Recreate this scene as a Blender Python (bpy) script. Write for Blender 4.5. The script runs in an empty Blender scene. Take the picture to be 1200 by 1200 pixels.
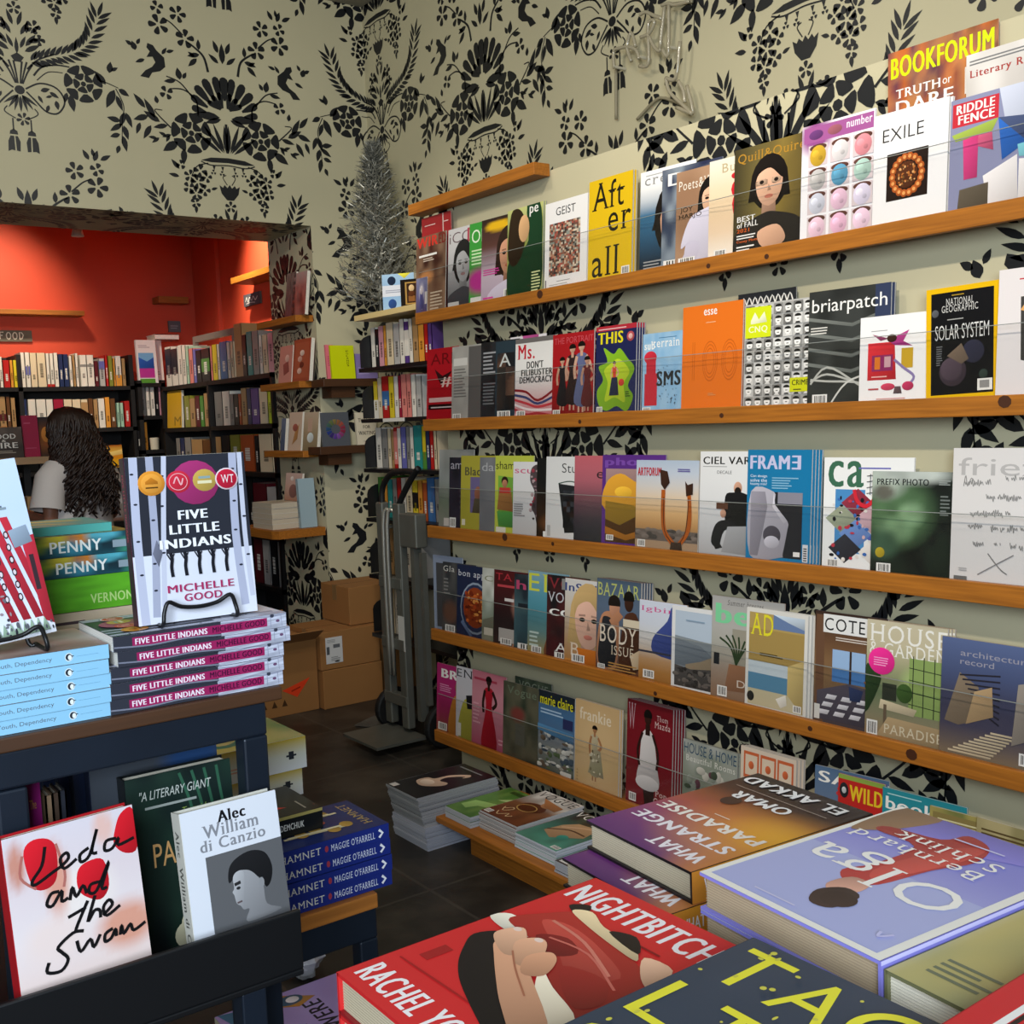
import bpy, math, random
import numpy as np
from mathutils import Matrix, Vector
random.seed(7)
C = bpy.context.scene.collection
# ---------------------------------------------------------------- camera
EYE = 1.45
YAW, PITCH, ROLL, FPX = 0.6307758, 0.0847500, 0.0393581, 1290.0
def cam_axes():
    cy, sy = math.cos(YAW), math.sin(YAW)
    f = np.array([sy, cy, 0.]); r = np.array([cy, -sy, 0.]); u = np.array([0, 0, 1.])
    cp, sp = math.cos(PITCH), math.sin(PITCH)
    f2 = f*cp-u*sp; u2 = u*cp+f*sp
    cr, sr = math.cos(ROLL), math.sin(ROLL)
    return r*cr-u2*sr, u2*cr+r*sr, f2
CR, CU, CF = cam_axes()
cam = bpy.data.objects.new('camera', bpy.data.cameras.new('camera'))
cam.data.sensor_width = 36; cam.data.lens = 36*FPX/1200; cam.data.clip_start = .02
m = Matrix.Identity(4)
for i in range(3):
    m[i][0] = CR[i]; m[i][1] = CU[i]; m[i][2] = -CF[i]
m[2][3] = EYE
cam.matrix_world = m
C.objects.link(cam); bpy.context.scene.camera = cam
# ---------------------------------------------------------------- world, lights, exposure
sc = bpy.context.scene
sc.view_settings.view_transform = 'Standard'; sc.view_settings.look = 'None'
sc.view_settings.gamma = 1; sc.view_settings.exposure = 0.0; sc.view_settings.use_curve_mapping = False
wd = bpy.data.worlds.new('world'); sc.world = wd; wd.use_nodes = True
wd.node_tree.nodes['Background'].inputs[0].default_value = (.55, .75, 1, 1)
wd.node_tree.nodes['Background'].inputs[1].default_value = .05
def light(name, kind, loc, target, energy, col, size=.1, size_y=None, spot=None, blend=.5):
    l = bpy.data.lights.new(name, kind); l.energy = energy; l.color = col
    if kind == 'AREA':
        l.size = size
        if size_y: l.shape = 'RECTANGLE'; l.size_y = size_y
    else: l.shadow_soft_size = size
    if kind == 'SPOT': l.spot_size = math.radians(spot); l.spot_blend = blend
    o = bpy.data.objects.new(name, l); o.location = loc
    o.rotation_euler = (Vector(target)-Vector(loc)).to_track_quat('-Z', 'Y').to_euler()
    C.objects.link(o); return o
WARM = (1, .90, .76)
# daylight through the shop front behind the photographer
light('shop_front_daylight', 'AREA', (-1.2, -1.35, 2.05), (.9, 1.6, 1.1), 165, (.76, .88, 1), 1.7, 1.5)
# overhead fill added for ambient light, then track spots aimed at the magazine wall
light('overhead_fill', 'AREA', (.7, 2.4, 3.68), (.7, 2.4, 0), 20, (1, .95, .86), 2.4, 2.4)
light('track_spot_wall', 'SPOT', (.15, .75, 3.15), (2.4, 1.45, 1.9), 180, WARM, .05, spot=78, blend=1)
light('track_spot_wall_back', 'SPOT', (.9, 2.0, 3.35), (2.4, 2.75, 1.75), 66, WARM, .05, spot=90, blend=1)
light('track_spot_rack', 'SPOT', (1.7, 3.6, 3.45), (2.75, 4.8, 1.6), 62, WARM, .05, spot=64, blend=.8)
light('track_spot_far_wall', 'SPOT', (1.0, 2.6, 3.3), (1.5, 5.4, 2.9), 84, (1, .95, .84), .1, spot=115, blend=1)
light('upper_wall_fill', 'SPOT', (.9, 3.2, 3.2), (3.1, 3.6, 3.1), 36, (1, .94, .82), .1, spot=120, blend=1)  # extra fill spot, added to brighten the upper right wall
# spots of the red room
light('red_room_spot_left', 'SPOT', (1.75, 7.6, 3.3), (1.72, 8.6, 2.2), 135, (1, .86, .62), .05, spot=68, blend=1)
light('red_room_spot_right', 'SPOT', (2.5, 7.0, 3.3), (3.24, 7.1, 2.5), 300, (1, .92, .66), .05, spot=62, blend=1)
light('red_room_spot_case', 'SPOT', (1.3, 6.6, 3.2), (2.72, 7.75, 1.65), 170, (1, .87, .7), .05, spot=48, blend=1)
light('red_room_spot_books', 'SPOT', (1.9, 6.7, 3.2), (1.9, 8.3, 1.65), 62, (1, .87, .7), .05, spot=46, blend=1)
# ---------------------------------------------------------------- pixel measurement onto real planes
def ray(px, py):
    a, b = (px-600)/FPX, (py-600)/FPX
    return CF + a*CR - b*CU
O = np.array([0, 0, EYE])
def onX(px, py, X): r = ray(px, py); return O + r*(X/r[0])
def onY(px, py, Y): r = ray(px, py); return O + r*(Y/r[1])
def onZ(px, py, Z): r = ray(px, py); return O + r*((Z-EYE)/r[2])
def proj(P):
    d = np.asarray(P, float)-O; z = d@CF
    return 600+FPX*(d@CR)/z, 600-FPX*(d@CU)/z
# ---------------------------------------------------------------- colour and materials
def lin(h):
    if not isinstance(h, str): return np.array(h, float)
    v = np.array([int(h[i:i+2], 16)/255 for i in (0, 2, 4)])
    return np.where(v <= .04045, v/12.92, ((v+.055)/1.055)**2.4)
MATS = {}
def mat(name, col='808080', rough=.5, metal=0, noise=0, nscale=8, spec=.5, attr=False, stretch=None, bump=0, col2=None):
    if name in MATS: return MATS[name]
    mt = bpy.data.materials.new(name); mt.use_nodes = True; nt = mt.node_tree; N = nt.nodes; L = nt.links
    b = N['Principled BSDF']; b.inputs['Roughness'].default_value = rough; b.inputs['Metallic'].default_value = metal
    b.inputs['Specular IOR Level'].default_value = spec
    if attr:
        a = N.new('ShaderNodeVertexColor'); a.layer_name = 'Col'; src = a.outputs['Color']
    else:
        r = N.new('ShaderNodeRGB'); r.outputs[0].default_value = (*lin(col), 1); src = r.outputs[0]
    if noise or bump:
        tc = N.new('ShaderNodeTexCoord'); mp = N.new('ShaderNodeMapping'); L.new(tc.outputs['Object'], mp.inputs[0])
        if stretch: mp.inputs['Scale'].default_value = stretch
        nz = N.new('ShaderNodeTexNoise'); nz.inputs['Scale'].default_value = nscale; nz.inputs['Detail'].default_value = 5
        L.new(mp.outputs[0], nz.inputs[0])
        if noise:
            mx = N.new('ShaderNodeMix'); mx.data_type = 'RGBA'
            rp = N.new('ShaderNodeValToRGB'); rp.color_ramp.elements[0].position = .35; rp.color_ramp.elements[1].position = .68
            L.new(nz.outputs['Fac'], rp.inputs[0])
            ml = N.new('ShaderNodeMath'); ml.operation = 'MULTIPLY'; ml.inputs[1].default_value = noise
            L.new(rp.outputs[0], ml.inputs[0]); L.new(ml.outputs[0], mx.inputs['Factor'])
            L.new(src, mx.inputs['A']); mx.inputs['B'].default_value = (*lin(col2 or '000000'), 1)
            src = mx.outputs['Result']
        if bump:
            bp = N.new('ShaderNodeBump'); bp.inputs['Strength'].default_value = bump; bp.inputs['Distance'].default_value = .01
            L.new(nz.outputs['Fac'], bp.inputs['Height']); L.new(bp.outputs[0], b.inputs['Normal'])
    L.new(src, b.inputs['Base Color'])
    MATS[name] = mt; return mt
PRINT = mat('printed_cover', attr=True, rough=.32, spec=.35)
MATTE = mat('matte_paper', attr=True, rough=.75, spec=.2)
PAINTED = mat('painted_surface', attr=True, rough=.45, spec=.4)
WOOD = mat('pine_shelf', 'b06c24', .5, noise=.6, nscale=6, stretch=(14, .8, 22), col2='7a4718', spec=.3)
WOODX = mat('pine_board', 'ab6a2c', .5, noise=.55, nscale=6, stretch=(.8, 14, 22), col2='70411a', spec=.3)
KNOT = mat('wood_knot', '43200a', .6)
WALNUT = mat('brown_shelf', '4c2e18', .5, noise=.5, nscale=6, stretch=(1, 10, 20), col2='3c2411')
CREAM = mat('wallpaper_ground', 'c4bc9c', .6, noise=.18, nscale=2.5, col2='b0a888', spec=.3)
INK = mat('wallpaper_ink', '15171b', .45, spec=.5)
RED = mat('red_paint', 'd64c30', .6, noise=.12, nscale=3, col2='b83a22')
CEIL = mat('ceiling_paint', '8d8877', .8)
BLACK = mat('black_metal', '111214', .4, spec=.4)
STEEL = mat('blue_black_steel', '1b2431', .42, metal=.3, noise=.4, nscale=9, col2='10161f')
DARKWOOD = mat('dark_bookcase', '14100e', .5)
CARD = mat('cardboard', '9c6b38', .8, noise=.3, nscale=3, col2='845629')
ALU = mat('worn_aluminium', '77776f', .45, metal=.55, noise=.35, nscale=10, col2='5a5a52')
RUBBER = mat('black_rubber', '0c0c0d', .6)
TINSEL = mat('silver_tinsel', '85857d', .38, metal=.35)
SKIN = mat('skin', '8a5a44', .55)
HAIR = mat('dark_brown_hair', '1d0f09', .5, noise=.6, nscale=30, stretch=(6, 6, 1), col2='3a2012')
SHIRT = mat('white_shirt', 'cfc5bf', .8, bump=.3, nscale=9)
TROUSER = mat('dark_trousers', '17181c', .8)
def acrylic():
    mt = bpy.data.materials.new('clear_acrylic'); mt.use_nodes = True; nt = mt.node_tree; N = nt.nodes; L = nt.links
    N.remove(N['Principled BSDF'])
    t = N.new('ShaderNodeBsdfTransparent'); t.inputs[0].default_value = (.97, .97, .97, 1)
    g = N.new('ShaderNodeBsdfGlossy'); g.inputs['Roughness'].default_value = .08
    lw = N.new('ShaderNodeLayerWeight'); lw.inputs[0].default_value = .5
    pw = N.new('ShaderNodeMath'); pw.operation = 'POWER'; pw.inputs[1].default_value = 4; L.new(lw.outputs['Facing'], pw.inputs[0])
    fr = N.new('ShaderNodeMath'); fr.operation = 'MULTIPLY_ADD'; fr.inputs[1].default_value = .35; fr.inputs[2].default_value = .025; L.new(pw.outputs[0], fr.inputs[0])
    x = N.new('ShaderNodeMixShader'); L.new(fr.outputs[0], x.inputs[0]); L.new(t.outputs[0], x.inputs[1]); L.new(g.outputs[0], x.inputs[2])
    L.new(x.outputs[0], N['Material Output'].inputs[0]); return mt
ACRYL = acrylic()
# ---------------------------------------------------------------- object helpers
def tag(o, label=None, cat=None, group=None, kind=None):
    if label: o['label'] = label
    if cat: o['category'] = cat
    if group: o['group'] = group
    if kind: o['kind'] = kind
    return o
def thing(name, label, cat, mtx=None, group=None):
    o = bpy.data.objects.new(name, None); o.empty_display_size = .02; C.objects.link(o)
    if mtx is not None: o.matrix_world = mtx
    return tag(o, label, cat, group)
def axes(org, x, y, z):
    m = Matrix.Identity(4)
    for i in range(3):
        m[i][0] = x[i]; m[i][1] = y[i]; m[i][2] = z[i]; m[i][3] = org[i]
    return m
def frame(org, yaw=0, lean=0, roll=0):
    """local x right, z up, -y the front; yaw about Z, then lean back about x, then roll in the own plane"""
    return Matrix.Translation(Vector(org)) @ Matrix.Rotation(yaw, 4, 'Z') @ Matrix.Rotation(-lean, 4, 'X') @ Matrix.Rotation(roll, 4, 'Y')
class G:
    def __init__(s): s.V = []; s.F = []; s.K = []; s.MI = []; s.n = 0
    def add(s, pts, faces, c='ffffff', mi=0):
        pts = np.asarray(pts, float); k = lin(c) if isinstance(c, str) else np.asarray(c, float)
        if k.ndim == 1: k = np.tile(k, (len(pts), 1))
        s.V.append(pts); s.K.append(k)
        s.F += [tuple(i+s.n for i in f) for f in faces]; s.MI += [mi]*len(faces); s.n += len(pts); return s
    def poly(s, pts, c='ffffff', mi=0): return s.add(pts, [tuple(range(len(pts)))], c, mi)
    def box(s, a, b, c='ffffff', mi=0, T=None):
        x0, y0, z0 = a; x1, y1, z1 = b
        p = np.array([(x0, y0, z0), (x1, y0, z0), (x1, y1, z0), (x0, y1, z0), (x0, y0, z1), (x1, y0, z1), (x1, y1, z1), (x0, y1, z1)], float)
        if T is not None: p = np.array([tuple(T @ Vector(q)) for q in p])
        return s.add(p, [(0, 3, 2, 1), (4, 5, 6, 7), (0, 1, 5, 4), (1, 2, 6, 5), (2, 3, 7, 6), (3, 0, 4, 7)], c, mi)
    def tube(s, pts, r, c='ffffff', n=8, mi=0, cap=True):
        P = [np.array(p, float) for p in pts]; R = r if hasattr(r, '__len__') else [r]*len(P)
        rings = []; up = None
        for i, p in enumerate(P):
            t = P[min(i+1, len(P)-1)]-P[max(i-1, 0)]; t = t/(np.linalg.norm(t)+1e-12)
            if up is None:
                up = np.array([0, 0, 1.]) if abs(t[2]) < .9 else np.array([1., 0, 0])
            a = np.cross(t, up); a /= np.linalg.norm(a)+1e-12; b = np.cross(a, t); up = b
            rings += [p+R[i]*(math.cos(2*math.pi*k/n)*a+math.sin(2*math.pi*k/n)*b) for k in range(n)]
        f = [(i*n+k, i*n+(k+1) % n, (i+1)*n+(k+1) % n, (i+1)*n+k) for i in range(len(P)-1) for k in range(n)]
        if cap: f += [tuple(range(n))[::-1], tuple((len(P)-1)*n+k for k in range(n))]
        return s.add(rings, f, c, mi)
    def build(s, name, mats, parent=None, mtx=None, smooth=False, bevel=0):
        me = bpy.data.meshes.new(name)
        V = np.concatenate(s.V); K = np.concatenate(s.K)
        me.from_pydata(V.tolist(), [], s.F)
        a = me.color_attributes.new('Col', 'FLOAT_COLOR', 'POINT')
        a.data.foreach_set('color', np.c_[K, np.ones(len(K))].ravel())
        for m in (mats if isinstance(mats, (list, tuple)) else [mats]): me.materials.append(m)
        if any(s.MI): me.polygons.foreach_set('material_index', s.MI)
        if smooth: me.polygons.foreach_set('use_smooth', [True]*len(me.polygons))
        me.update()
        o = bpy.data.objects.new(name, me); C.objects.link(o)
        if parent is not None: o.parent = parent
        if mtx is not None: o.matrix_world = mtx
        if bevel:
            b = o.modifiers.new('bevel', 'BEVEL'); b.width = bevel; b.segments = 2; b.limit_method = 'ANGLE'
        return o
def copy_tree(o, parent=None):
    c = o.copy(); C.objects.link(c)
    if parent is not None: c.parent = parent
    for ch in list(o.children): copy_tree(ch, c)
    return c
def struct(o): o['kind'] = 'structure'; return o
# ---------------------------------------------------------------- lettering
TXT = {}
def text_polys(s, style=''):
    """glyph polygons fitted to the unit box; style: b bold, x slab serifs, i italic"""
    k = (s, style)
    if k in TXT: return TXT[k]
    cu = bpy.data.curves.new('t', 'FONT'); cu.body = s; cu.size = 1; cu.resolution_u = 3
    if 'l' in style: cu.offset = -.008
    if 'i' in style: cu.shear = .25
    if 'b' in style or 'h' in style: cu.space_character = 1.09 if 'b' in style else 1.13
    if 'x' in style: cu.space_character = 1.14
    ob = bpy.data.objects.new('t', cu); C.objects.link(ob)
    me = bpy.data.meshes.new_from_object(ob.evaluated_get(bpy.context.evaluated_depsgraph_get()))
    v = np.array([p.co[:2] for p in me.vertices]) if len(me.vertices) else np.zeros((3, 2))
    P = [v[list(p.vertices)] for p in me.polygons]
    SR = []
    if 'x' in style:
        cnt = {}; own = {}
        for p in me.polygons:
            for e in p.edge_keys: cnt[e] = cnt.get(e, 0)+1; own[e] = p.index
        for e, c in cnt.items():
            if c > 1: continue
            a, b = v[e[0]], v[e[1]]
            if abs(a[1]-b[1]) > .004 or not .025 < abs(a[0]-b[0]) < .2: continue
            cen = P[own[e]][:, 1].mean(); y = a[1]; x0, x1 = min(a[0], b[0])-.055, max(a[0], b[0])+.055
            if cen > y and y < .02: SR.append(np.array([(x0, y), (x1, y), (x1, y+.035), (x0, y+.035)]))
            elif cen < y and y > .3: SR.append(np.array([(x0, y-.035), (x1, y-.035), (x1, y), (x0, y)]))
    bpy.data.objects.remove(ob); bpy.data.curves.remove(cu); bpy.data.meshes.remove(me)
    P = [(q, .3) for q in SR]+[(q+np.array((sh, 0)), .1*k) for k, sh in enumerate((0, .022, .044) if 'b' in style else (0, .03, .06, .085) if 'h' in style else (0,)) for q in P]
    allv = np.concatenate([q for q, _ in P]); lo, hi = allv.min(0), allv.max(0); d = np.maximum(hi-lo, 1e-6)
    TXT[k] = [((q-lo)/d, e) for q, e in P]; return TXT[k]
# ---------------------------------------------------------------- printed art on a w x h canvas
def vnoise(u, v, sc_, seed):
    r = np.random.RandomState(seed).rand(70, 70); x = (u*sc_) % 68; y = (v*sc_) % 68
    i = x.astype(int); j = y.astype(int); fx = x-i; fy = y-j; fx = fx*fx*(3-2*fx); fy = fy*fy*(3-2*fy)
    return (r[i, j]*(1-fx)+r[i+1, j]*fx)*(1-fy)+(r[i, j+1]*(1-fx)+r[i+1, j+1]*fx)*fy
def ell(u, v, ru, rv, n=18, a0=0, a1=2*math.pi):
    return [(u+ru*math.cos(a0+(a1-a0)*k/n), v+rv*math.sin(a0+(a1-a0)*k/n)) for k in range(n+(a1-a0 < 6.2))]
def stroke(pts, wd, asp):
    """quads along a polyline in unit coords, asp = w/h so that the width stays even"""
    out = []; n = len(pts)
    P = [np.array((p[0]*asp, p[1])) for p in pts]; W = wd if hasattr(wd, '__len__') else [wd]*n
    nr = []
    for i in range(n):
        t = P[min(i+1, n-1)]-P[max(i-1, 0)]; t /= np.linalg.norm(t)+1e-9; nr.append(np.array((-t[1], t[0])))
    for i in range(n-1):
        q = [P[i]+nr[i]*W[i]/2, P[i]-nr[i]*W[i]/2, P[i+1]-nr[i+1]*W[i+1]/2, P[i+1]+nr[i+1]*W[i+1]/2]
        out.append([(x[0]/asp, x[1]) for x in q])
    return out
def smooth_path(pts, k=4):
    P = [np.array(p, float) for p in pts]; P = [P[0]]+P+[P[-1]]; out = []
    for i in range(1, len(P)-2):
        for j in range(k):
            t = j/k; a, b, c, d = P[i-1:i+3]
            out.append(.5*((2*b)+(-a+c)*t+(2*a-5*b+4*c-d)*t*t+(-a+3*b-3*c+d)*t**3))
    out.append(P[-2]); return [tuple(p) for p in out]
def smooth_loop(pts, k=4):
    P = [np.array(p, float) for p in pts]; n = len(P); out = []
    for i in range(n):
        a, b, c, d = P[i-1], P[i], P[(i+1) % n], P[(i+2) % n]
        for j in range(k):
            t = j/k; out.append(tuple(.5*((2*b)+(-a+c)*t+(2*a-5*b+4*c-d)*t*t+(-a+3*b-3*c+d)*t**3)))
    return out
def paint(g, w, h, ops, fmap, dl=.00007, mi=0, l0=0, grid=26):
    """ops drawn bottom to top; fmap(x, z, layer) -> 3-D point"""
    lay = l0
    ras = [o for o in ops if o[0] in ('bg', 'g', 'b', 'n', 'gh')]
    vec = [o for o in ops if o not in ras]
    nx = 2 if all(o[0] == 'bg' for o in ras) else grid; ny = nx if nx == 2 else int(grid*1.3)
    if all(o[0] in ('bg', 'g') for o in ras) and nx > 2: nx = 2; ny = 8
    uu, vv = np.meshgrid(np.linspace(0, 1, nx), np.linspace(0, 1, ny)); u = uu.ravel(); v = vv.ravel()
    col = np.ones((len(u), 3))*.8
    for o in ras:
        if o[0] == 'bg': col[:] = lin(o[1])
        elif o[0] == 'g':
            st = o[1:]; ks = np.linspace(0, 1, len(st)); cs = np.array([lin(c) for c in st])
            for i in range(3): col[:, i] = np.interp(v, ks, cs[:, i])
        elif o[0] == 'gh':
            st = o[1:]; ks = np.linspace(0, 1, len(st)); cs = np.array([lin(c) for c in st])
            for i in range(3): col[:, i] = np.interp(u, ks, cs[:, i])
        elif o[0] == 'b':
            _, bu, bv, ru, rv, c = o[:6]; hd = o[6] if len(o) > 6 else 2
            d = np.sqrt(((u-bu)/ru)**2+((v-bv)/rv)**2); a = np.clip((1-d)*hd, 0, 1)[:, None]; col = col*(1-a)+lin(c)*a
        elif o[0] == 'n':
            _, s_, amt, seed, c = o; a = (np.clip(vnoise(u, v, s_, seed)*1.6-.3, 0, 1)*amt)[:, None]; col = col*(1-a)+lin(c)*a
    pts = [fmap(a*w, b*h, lay*dl) for a, b in zip(u, v)]
    g.add(pts, [(j*nx+i, j*nx+i+1, (j+1)*nx+i+1, (j+1)*nx+i) for j in range(ny-1) for i in range(nx-1)], col, mi)
    dl = min(dl, .0026/(len(vec)+2))
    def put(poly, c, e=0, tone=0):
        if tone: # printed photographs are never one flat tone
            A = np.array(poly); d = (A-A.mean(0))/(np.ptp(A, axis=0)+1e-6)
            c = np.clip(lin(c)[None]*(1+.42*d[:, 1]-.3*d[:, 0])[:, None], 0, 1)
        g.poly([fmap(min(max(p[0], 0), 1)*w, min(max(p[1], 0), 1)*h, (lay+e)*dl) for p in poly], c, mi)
    for o in vec:
        k = o[0]; lay += k != 'T'
        if k in 'rT': put([(o[1], o[2]), (o[3], o[2]), (o[3], o[4]), (o[1], o[4])], o[5])
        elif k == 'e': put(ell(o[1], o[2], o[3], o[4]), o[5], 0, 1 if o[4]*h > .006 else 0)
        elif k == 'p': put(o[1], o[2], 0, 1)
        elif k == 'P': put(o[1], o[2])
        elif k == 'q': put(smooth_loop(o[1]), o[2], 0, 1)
        elif k == 's':
            for q in stroke(smooth_path(o[1]) if len(o[1]) > 2 else o[1], o[2], w/h): put(q, o[3])
        elif k == 'S':
            for q in stroke(o[1], o[2], w/h): put(q, o[3])
        elif k == 't':
            _, s_, u0, v0, u1, v1, c = o[:7]; st = o[7] if len(o) > 7 else ''
            for q, e in text_polys(s_, st):
                put([(u0+p[0]*(u1-u0), v0+p[1]*(v1-v0)) for p in q], c, e)
            lay += 1
        elif k == 'bar':   # barcode
            _, u0, v0, u1, v1 = o[:5]; put([(u0, v0), (u1, v0), (u1, v1), (u0, v1)], 'efece6'); lay += 1
            du = (u1-u0)
            for q in (.14, .24, .38, .5, .58, .72, .82):
                put([(u0+du*q, v0+(v1-v0)*.15), (u0+du*(q+.06), v0+(v1-v0)*.15), (u0+du*(q+.06), v1-(v1-v0)*.12), (u0+du*q, v1-(v1-v0)*.12)], '333333')
        elif k == 'lines': # rows of small print
            _, u0, v0, u1, v1, n_, c = o; dv = (v1-v0)/n_; rr = random.Random(int(u0*1000+v0*977+n_))
            for q in range(n_):
                e = u1-(u1-u0)*rr.random()*.4
                put([(u0, v0+dv*q), (e, v0+dv*q), (e, v0+dv*(q+.45)), (u0, v0+dv*(q+.45))], c)
    return lay
# ---------------------------------------------------------------- wallpaper stencil (units: crop pixels, y down, centre x = 0)
def leaf(x, y, ang, L, W, n=5):
    """pointed leaf from its stem end, ang in degrees (0 right, 90 up)"""
    a = math.radians(ang); ca, sa = math.cos(a), -math.sin(a); up = []; dn = []
    for i in range(n+1):
        t = i/n; w_ = W*.42*math.sin(math.pi*t**.8)
        up.append((x+ca*L*t-sa*w_, y+sa*L*t+ca*w_)); dn.append((x+ca*L*t+sa*w_, y+sa*L*t-ca*w_))
    return up+dn[::-1][1:-1]
def petal(x, y, ang, r0, r1, W):
    a = math.radians(ang); ca, sa = math.cos(a), -math.sin(a); P = []
    for t, w_ in ((0, .25), (.45, .8), (.75, 1), (.93, .75), (1, .25)): P.append((r0+(r1-r0)*t, w_*W/2))
    P = P+[(q, -w_) for q, w_ in P[::-1]]
    return [(x+ca*q-sa*w_, y+sa*q+ca*w_) for q, w_ in P]
def flower(x, y, r, n=5, rot=0): return [petal(x, y, rot+360*k/n, r*.22, r, r*1.02*2.6/n*1.1) for k in range(n)]
def rose(x, y, r):
    o = [petal(x, y, 20+360*k/7, r*.6, r*1.1, r*.86) for k in range(7)]
    o += [petal(x, y-r*.04, 45+72*k, r*.2, r*.57, r*.6) for k in range(5)]
    o.append([(x+r*.16*math.cos(t*.9), y+r*.16*math.sin(t*.9)) for t in range(7)]); return o
def ribbon(pts, w0, w1):
    P = smooth_path(pts, 5); W = [w0+(w1-w0)*i/(len(P)-1) for i in range(len(P))]
    a, b = [], []
    for i, p in enumerate(P):
        t = np.array(P[min(i+1, len(P)-1)])-np.array(P[max(i-1, 0)]); t = t/(np.linalg.norm(t)+1e-9)
        a.append((p[0]-t[1]*W[i]/2, p[1]+t[0]*W[i]/2)); b.append((p[0]+t[1]*W[i]/2, p[1]-t[0]*W[i]/2))
    return a+b[::-1]
def feather(pts, n, L0, L1, W):
    P = smooth_path(pts, 8); o = []
    for k in range(n):
        f = (k+.5)/n; i = min(int(f*(len(P)-1)), len(P)-2)
        t = math.degrees(math.atan2(-(P[i+1][1]-P[i][1]), P[i+1][0]-P[i][0])); L = L0+(L1-L0)*f
        for s in (-1, 1):
            o.append(leaf(P[i][0]+s*3*math.sin(math.radians(t)), P[i][1]+s*3*math.cos(math.radians(t)), t-s*38, L, W))
    o.append(leaf(P[-1][0], P[-1][1], t, L1, W)); return o
def sprig(x, y, ang, s):
    o = []
    for k, (d, a, L) in enumerate(((0, 0, 42), (-2, 42, 34), (2, -42, 34), (24, 18, 40), (24, -24, 36))):
        q = math.radians(ang); o.append(leaf(x+s*(d*math.cos(q)+10*k*math.cos(q)), y-s*(d+10*k)*math.sin(q), ang+a, L*s, 17*s))
    return o
def mirror(o): return [[(-x, y) for x, y in p] for p in o]
def motif_basket():
    h = []
    h += rose(-122, 465, 62)
    h += sprig(-190, 478, 200, .8) + [leaf(-170, 500, 215, 62, 34), leaf(-150, 520, 265, 55, 26), leaf(-200, 448, 195, 50, 20)]
    h.append(ribbon([(-190, 455), (-240, 405), (-215, 400)], 5, 3))
    h += [leaf(-225, 440, 150, 60, 26), leaf(-240, 430, 118, 70, 24), leaf(-262, 425, 200, 52, 24), leaf(-270, 400, 130, 56, 22), leaf(-255, 455, 240, 55, 22), leaf(-290, 450, 250, 42, 18), leaf(-230, 380, 100, 26, 18)]
    h.append(ribbon([(-95, 400), (-100, 350), (-140, 322), (-185, 325)], 6, 4)); h += flower(-198, 340, 23, 4, 30)
    h.append(ribbon([(-110, 345), (-150, 300), (-195, 285)], 5, 4)); h += [leaf(-150, 290, 100, 40, 26), leaf(-140, 285, 60, 26, 16), leaf(-165, 296, 190, 40, 18)]
    # bird
    h.append([(-250, 185), (-232, 190), (-222, 205), (-198, 225), (-196, 255), (-214, 272), (-240, 280), (-252, 300), (-280, 298), (-262, 276), (-240, 262), (-228, 245), (-236, 228), (-256, 232), (-244, 212), (-254, 200)])
    h += [leaf(-262, 240, 205, 34, 15), leaf(-205, 215, 55, 30, 14), leaf(-290, 215, 110, 30, 24), leaf(-300, 200, 150, 24, 16), leaf(-285, 195, 60, 24, 14), leaf(-190, 205, 20, 28, 14)]
    # upper branches
    h.append(ribbon([(-52, 250), (-65, 200), (-100, 170), (-118, 160)], 9, 5)); h += flower(-125, 150, 32, 5, 10)
    h.append(ribbon([(-130, 140), (-165, 108), (-190, 95)], 5, 4)); h += flower(-210, 118, 34, 5, 40) + flower(-145, 72, 29, 5, 0) + flower(-212, 62, 22, 4, 20)
    h += [leaf(-205, 35, 110, 38, 20), leaf(-225, 30, 150, 38, 18), leaf(-190, 32, 60, 36, 18), leaf(-205, 20, 80, 26, 14)]
    h += [leaf(-78, 195, 195, 44, 20), leaf(-88, 210, 225, 44, 20), leaf(-80, 180, 90, 36, 18), leaf(-95, 205, 150, 26, 14)]
    # half of the thistle
    for a, L, W in ((100, 140, 34), (117, 140, 36), (134, 135, 36), (151, 125, 34), (168, 112, 30)): h.append(petal(-6, 400, a, 62, L, W*.82))
    for a, L, W in ((103, 66, 20), (128, 64, 20), (152, 62, 20)): h.append(petal(-5, 378, a, 12, L, W))
    h += [leaf(-20, 400, 178, 92, 34), leaf(-16, 405, 198, 60, 22)]
    # leaf spray
    h += [leaf(-4, 520, 92, 96, 20), leaf(-10, 520, 110, 108, 17), leaf(-14, 520, 127, 112, 18), leaf(-22, 522, 143, 108, 17)]
    # grape bunch under the rim
    h.append(ribbon([(-70, 560), (-110, 575), (-130, 610)], 4, 3))
    for x, y, r, n in ((-100, 590, 24, 4), (-135, 610, 22, 5), (-110, 628, 26, 5), (-142, 650, 20, 4), (-88, 655, 20, 4), (-118, 668, 24, 5), (-122, 700, 18, 4), (-78, 610, 18, 4), (-165, 575, 16, 3)): h += flower(x, y, r, n, x)
    h += [leaf(-170, 590, 130, 40, 18), leaf(-172, 615, 170, 36, 16), leaf(-120, 710, 265, 26, 14), leaf(-65, 650, 20, 24, 12)]
    h += [[(-56+30*k, 568), (-46+30*k, 568), (-51+30*k, 584)] for k in (0, 1)] + flower(-54, 590, 9, 3, 90) + flower(-24, 592, 9, 3, 90)
    h.append(ribbon([(-8, 630), (-22, 605), (-10, 596)], 3, 3))
    o = h+mirror(h)
    o += [leaf(0, 405, 90, 0.1, .1)] if 0 else []
    o.append(petal(0, 400, 90, 60, 140, 34)); o.append(ribbon([(0, 420), (0, 520)], 9, 9))
    o.append([(-95, 552), (-60, 540), (0, 536), (60, 540), (95, 552), (60, 556), (0, 553), (-60, 556)])
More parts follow.
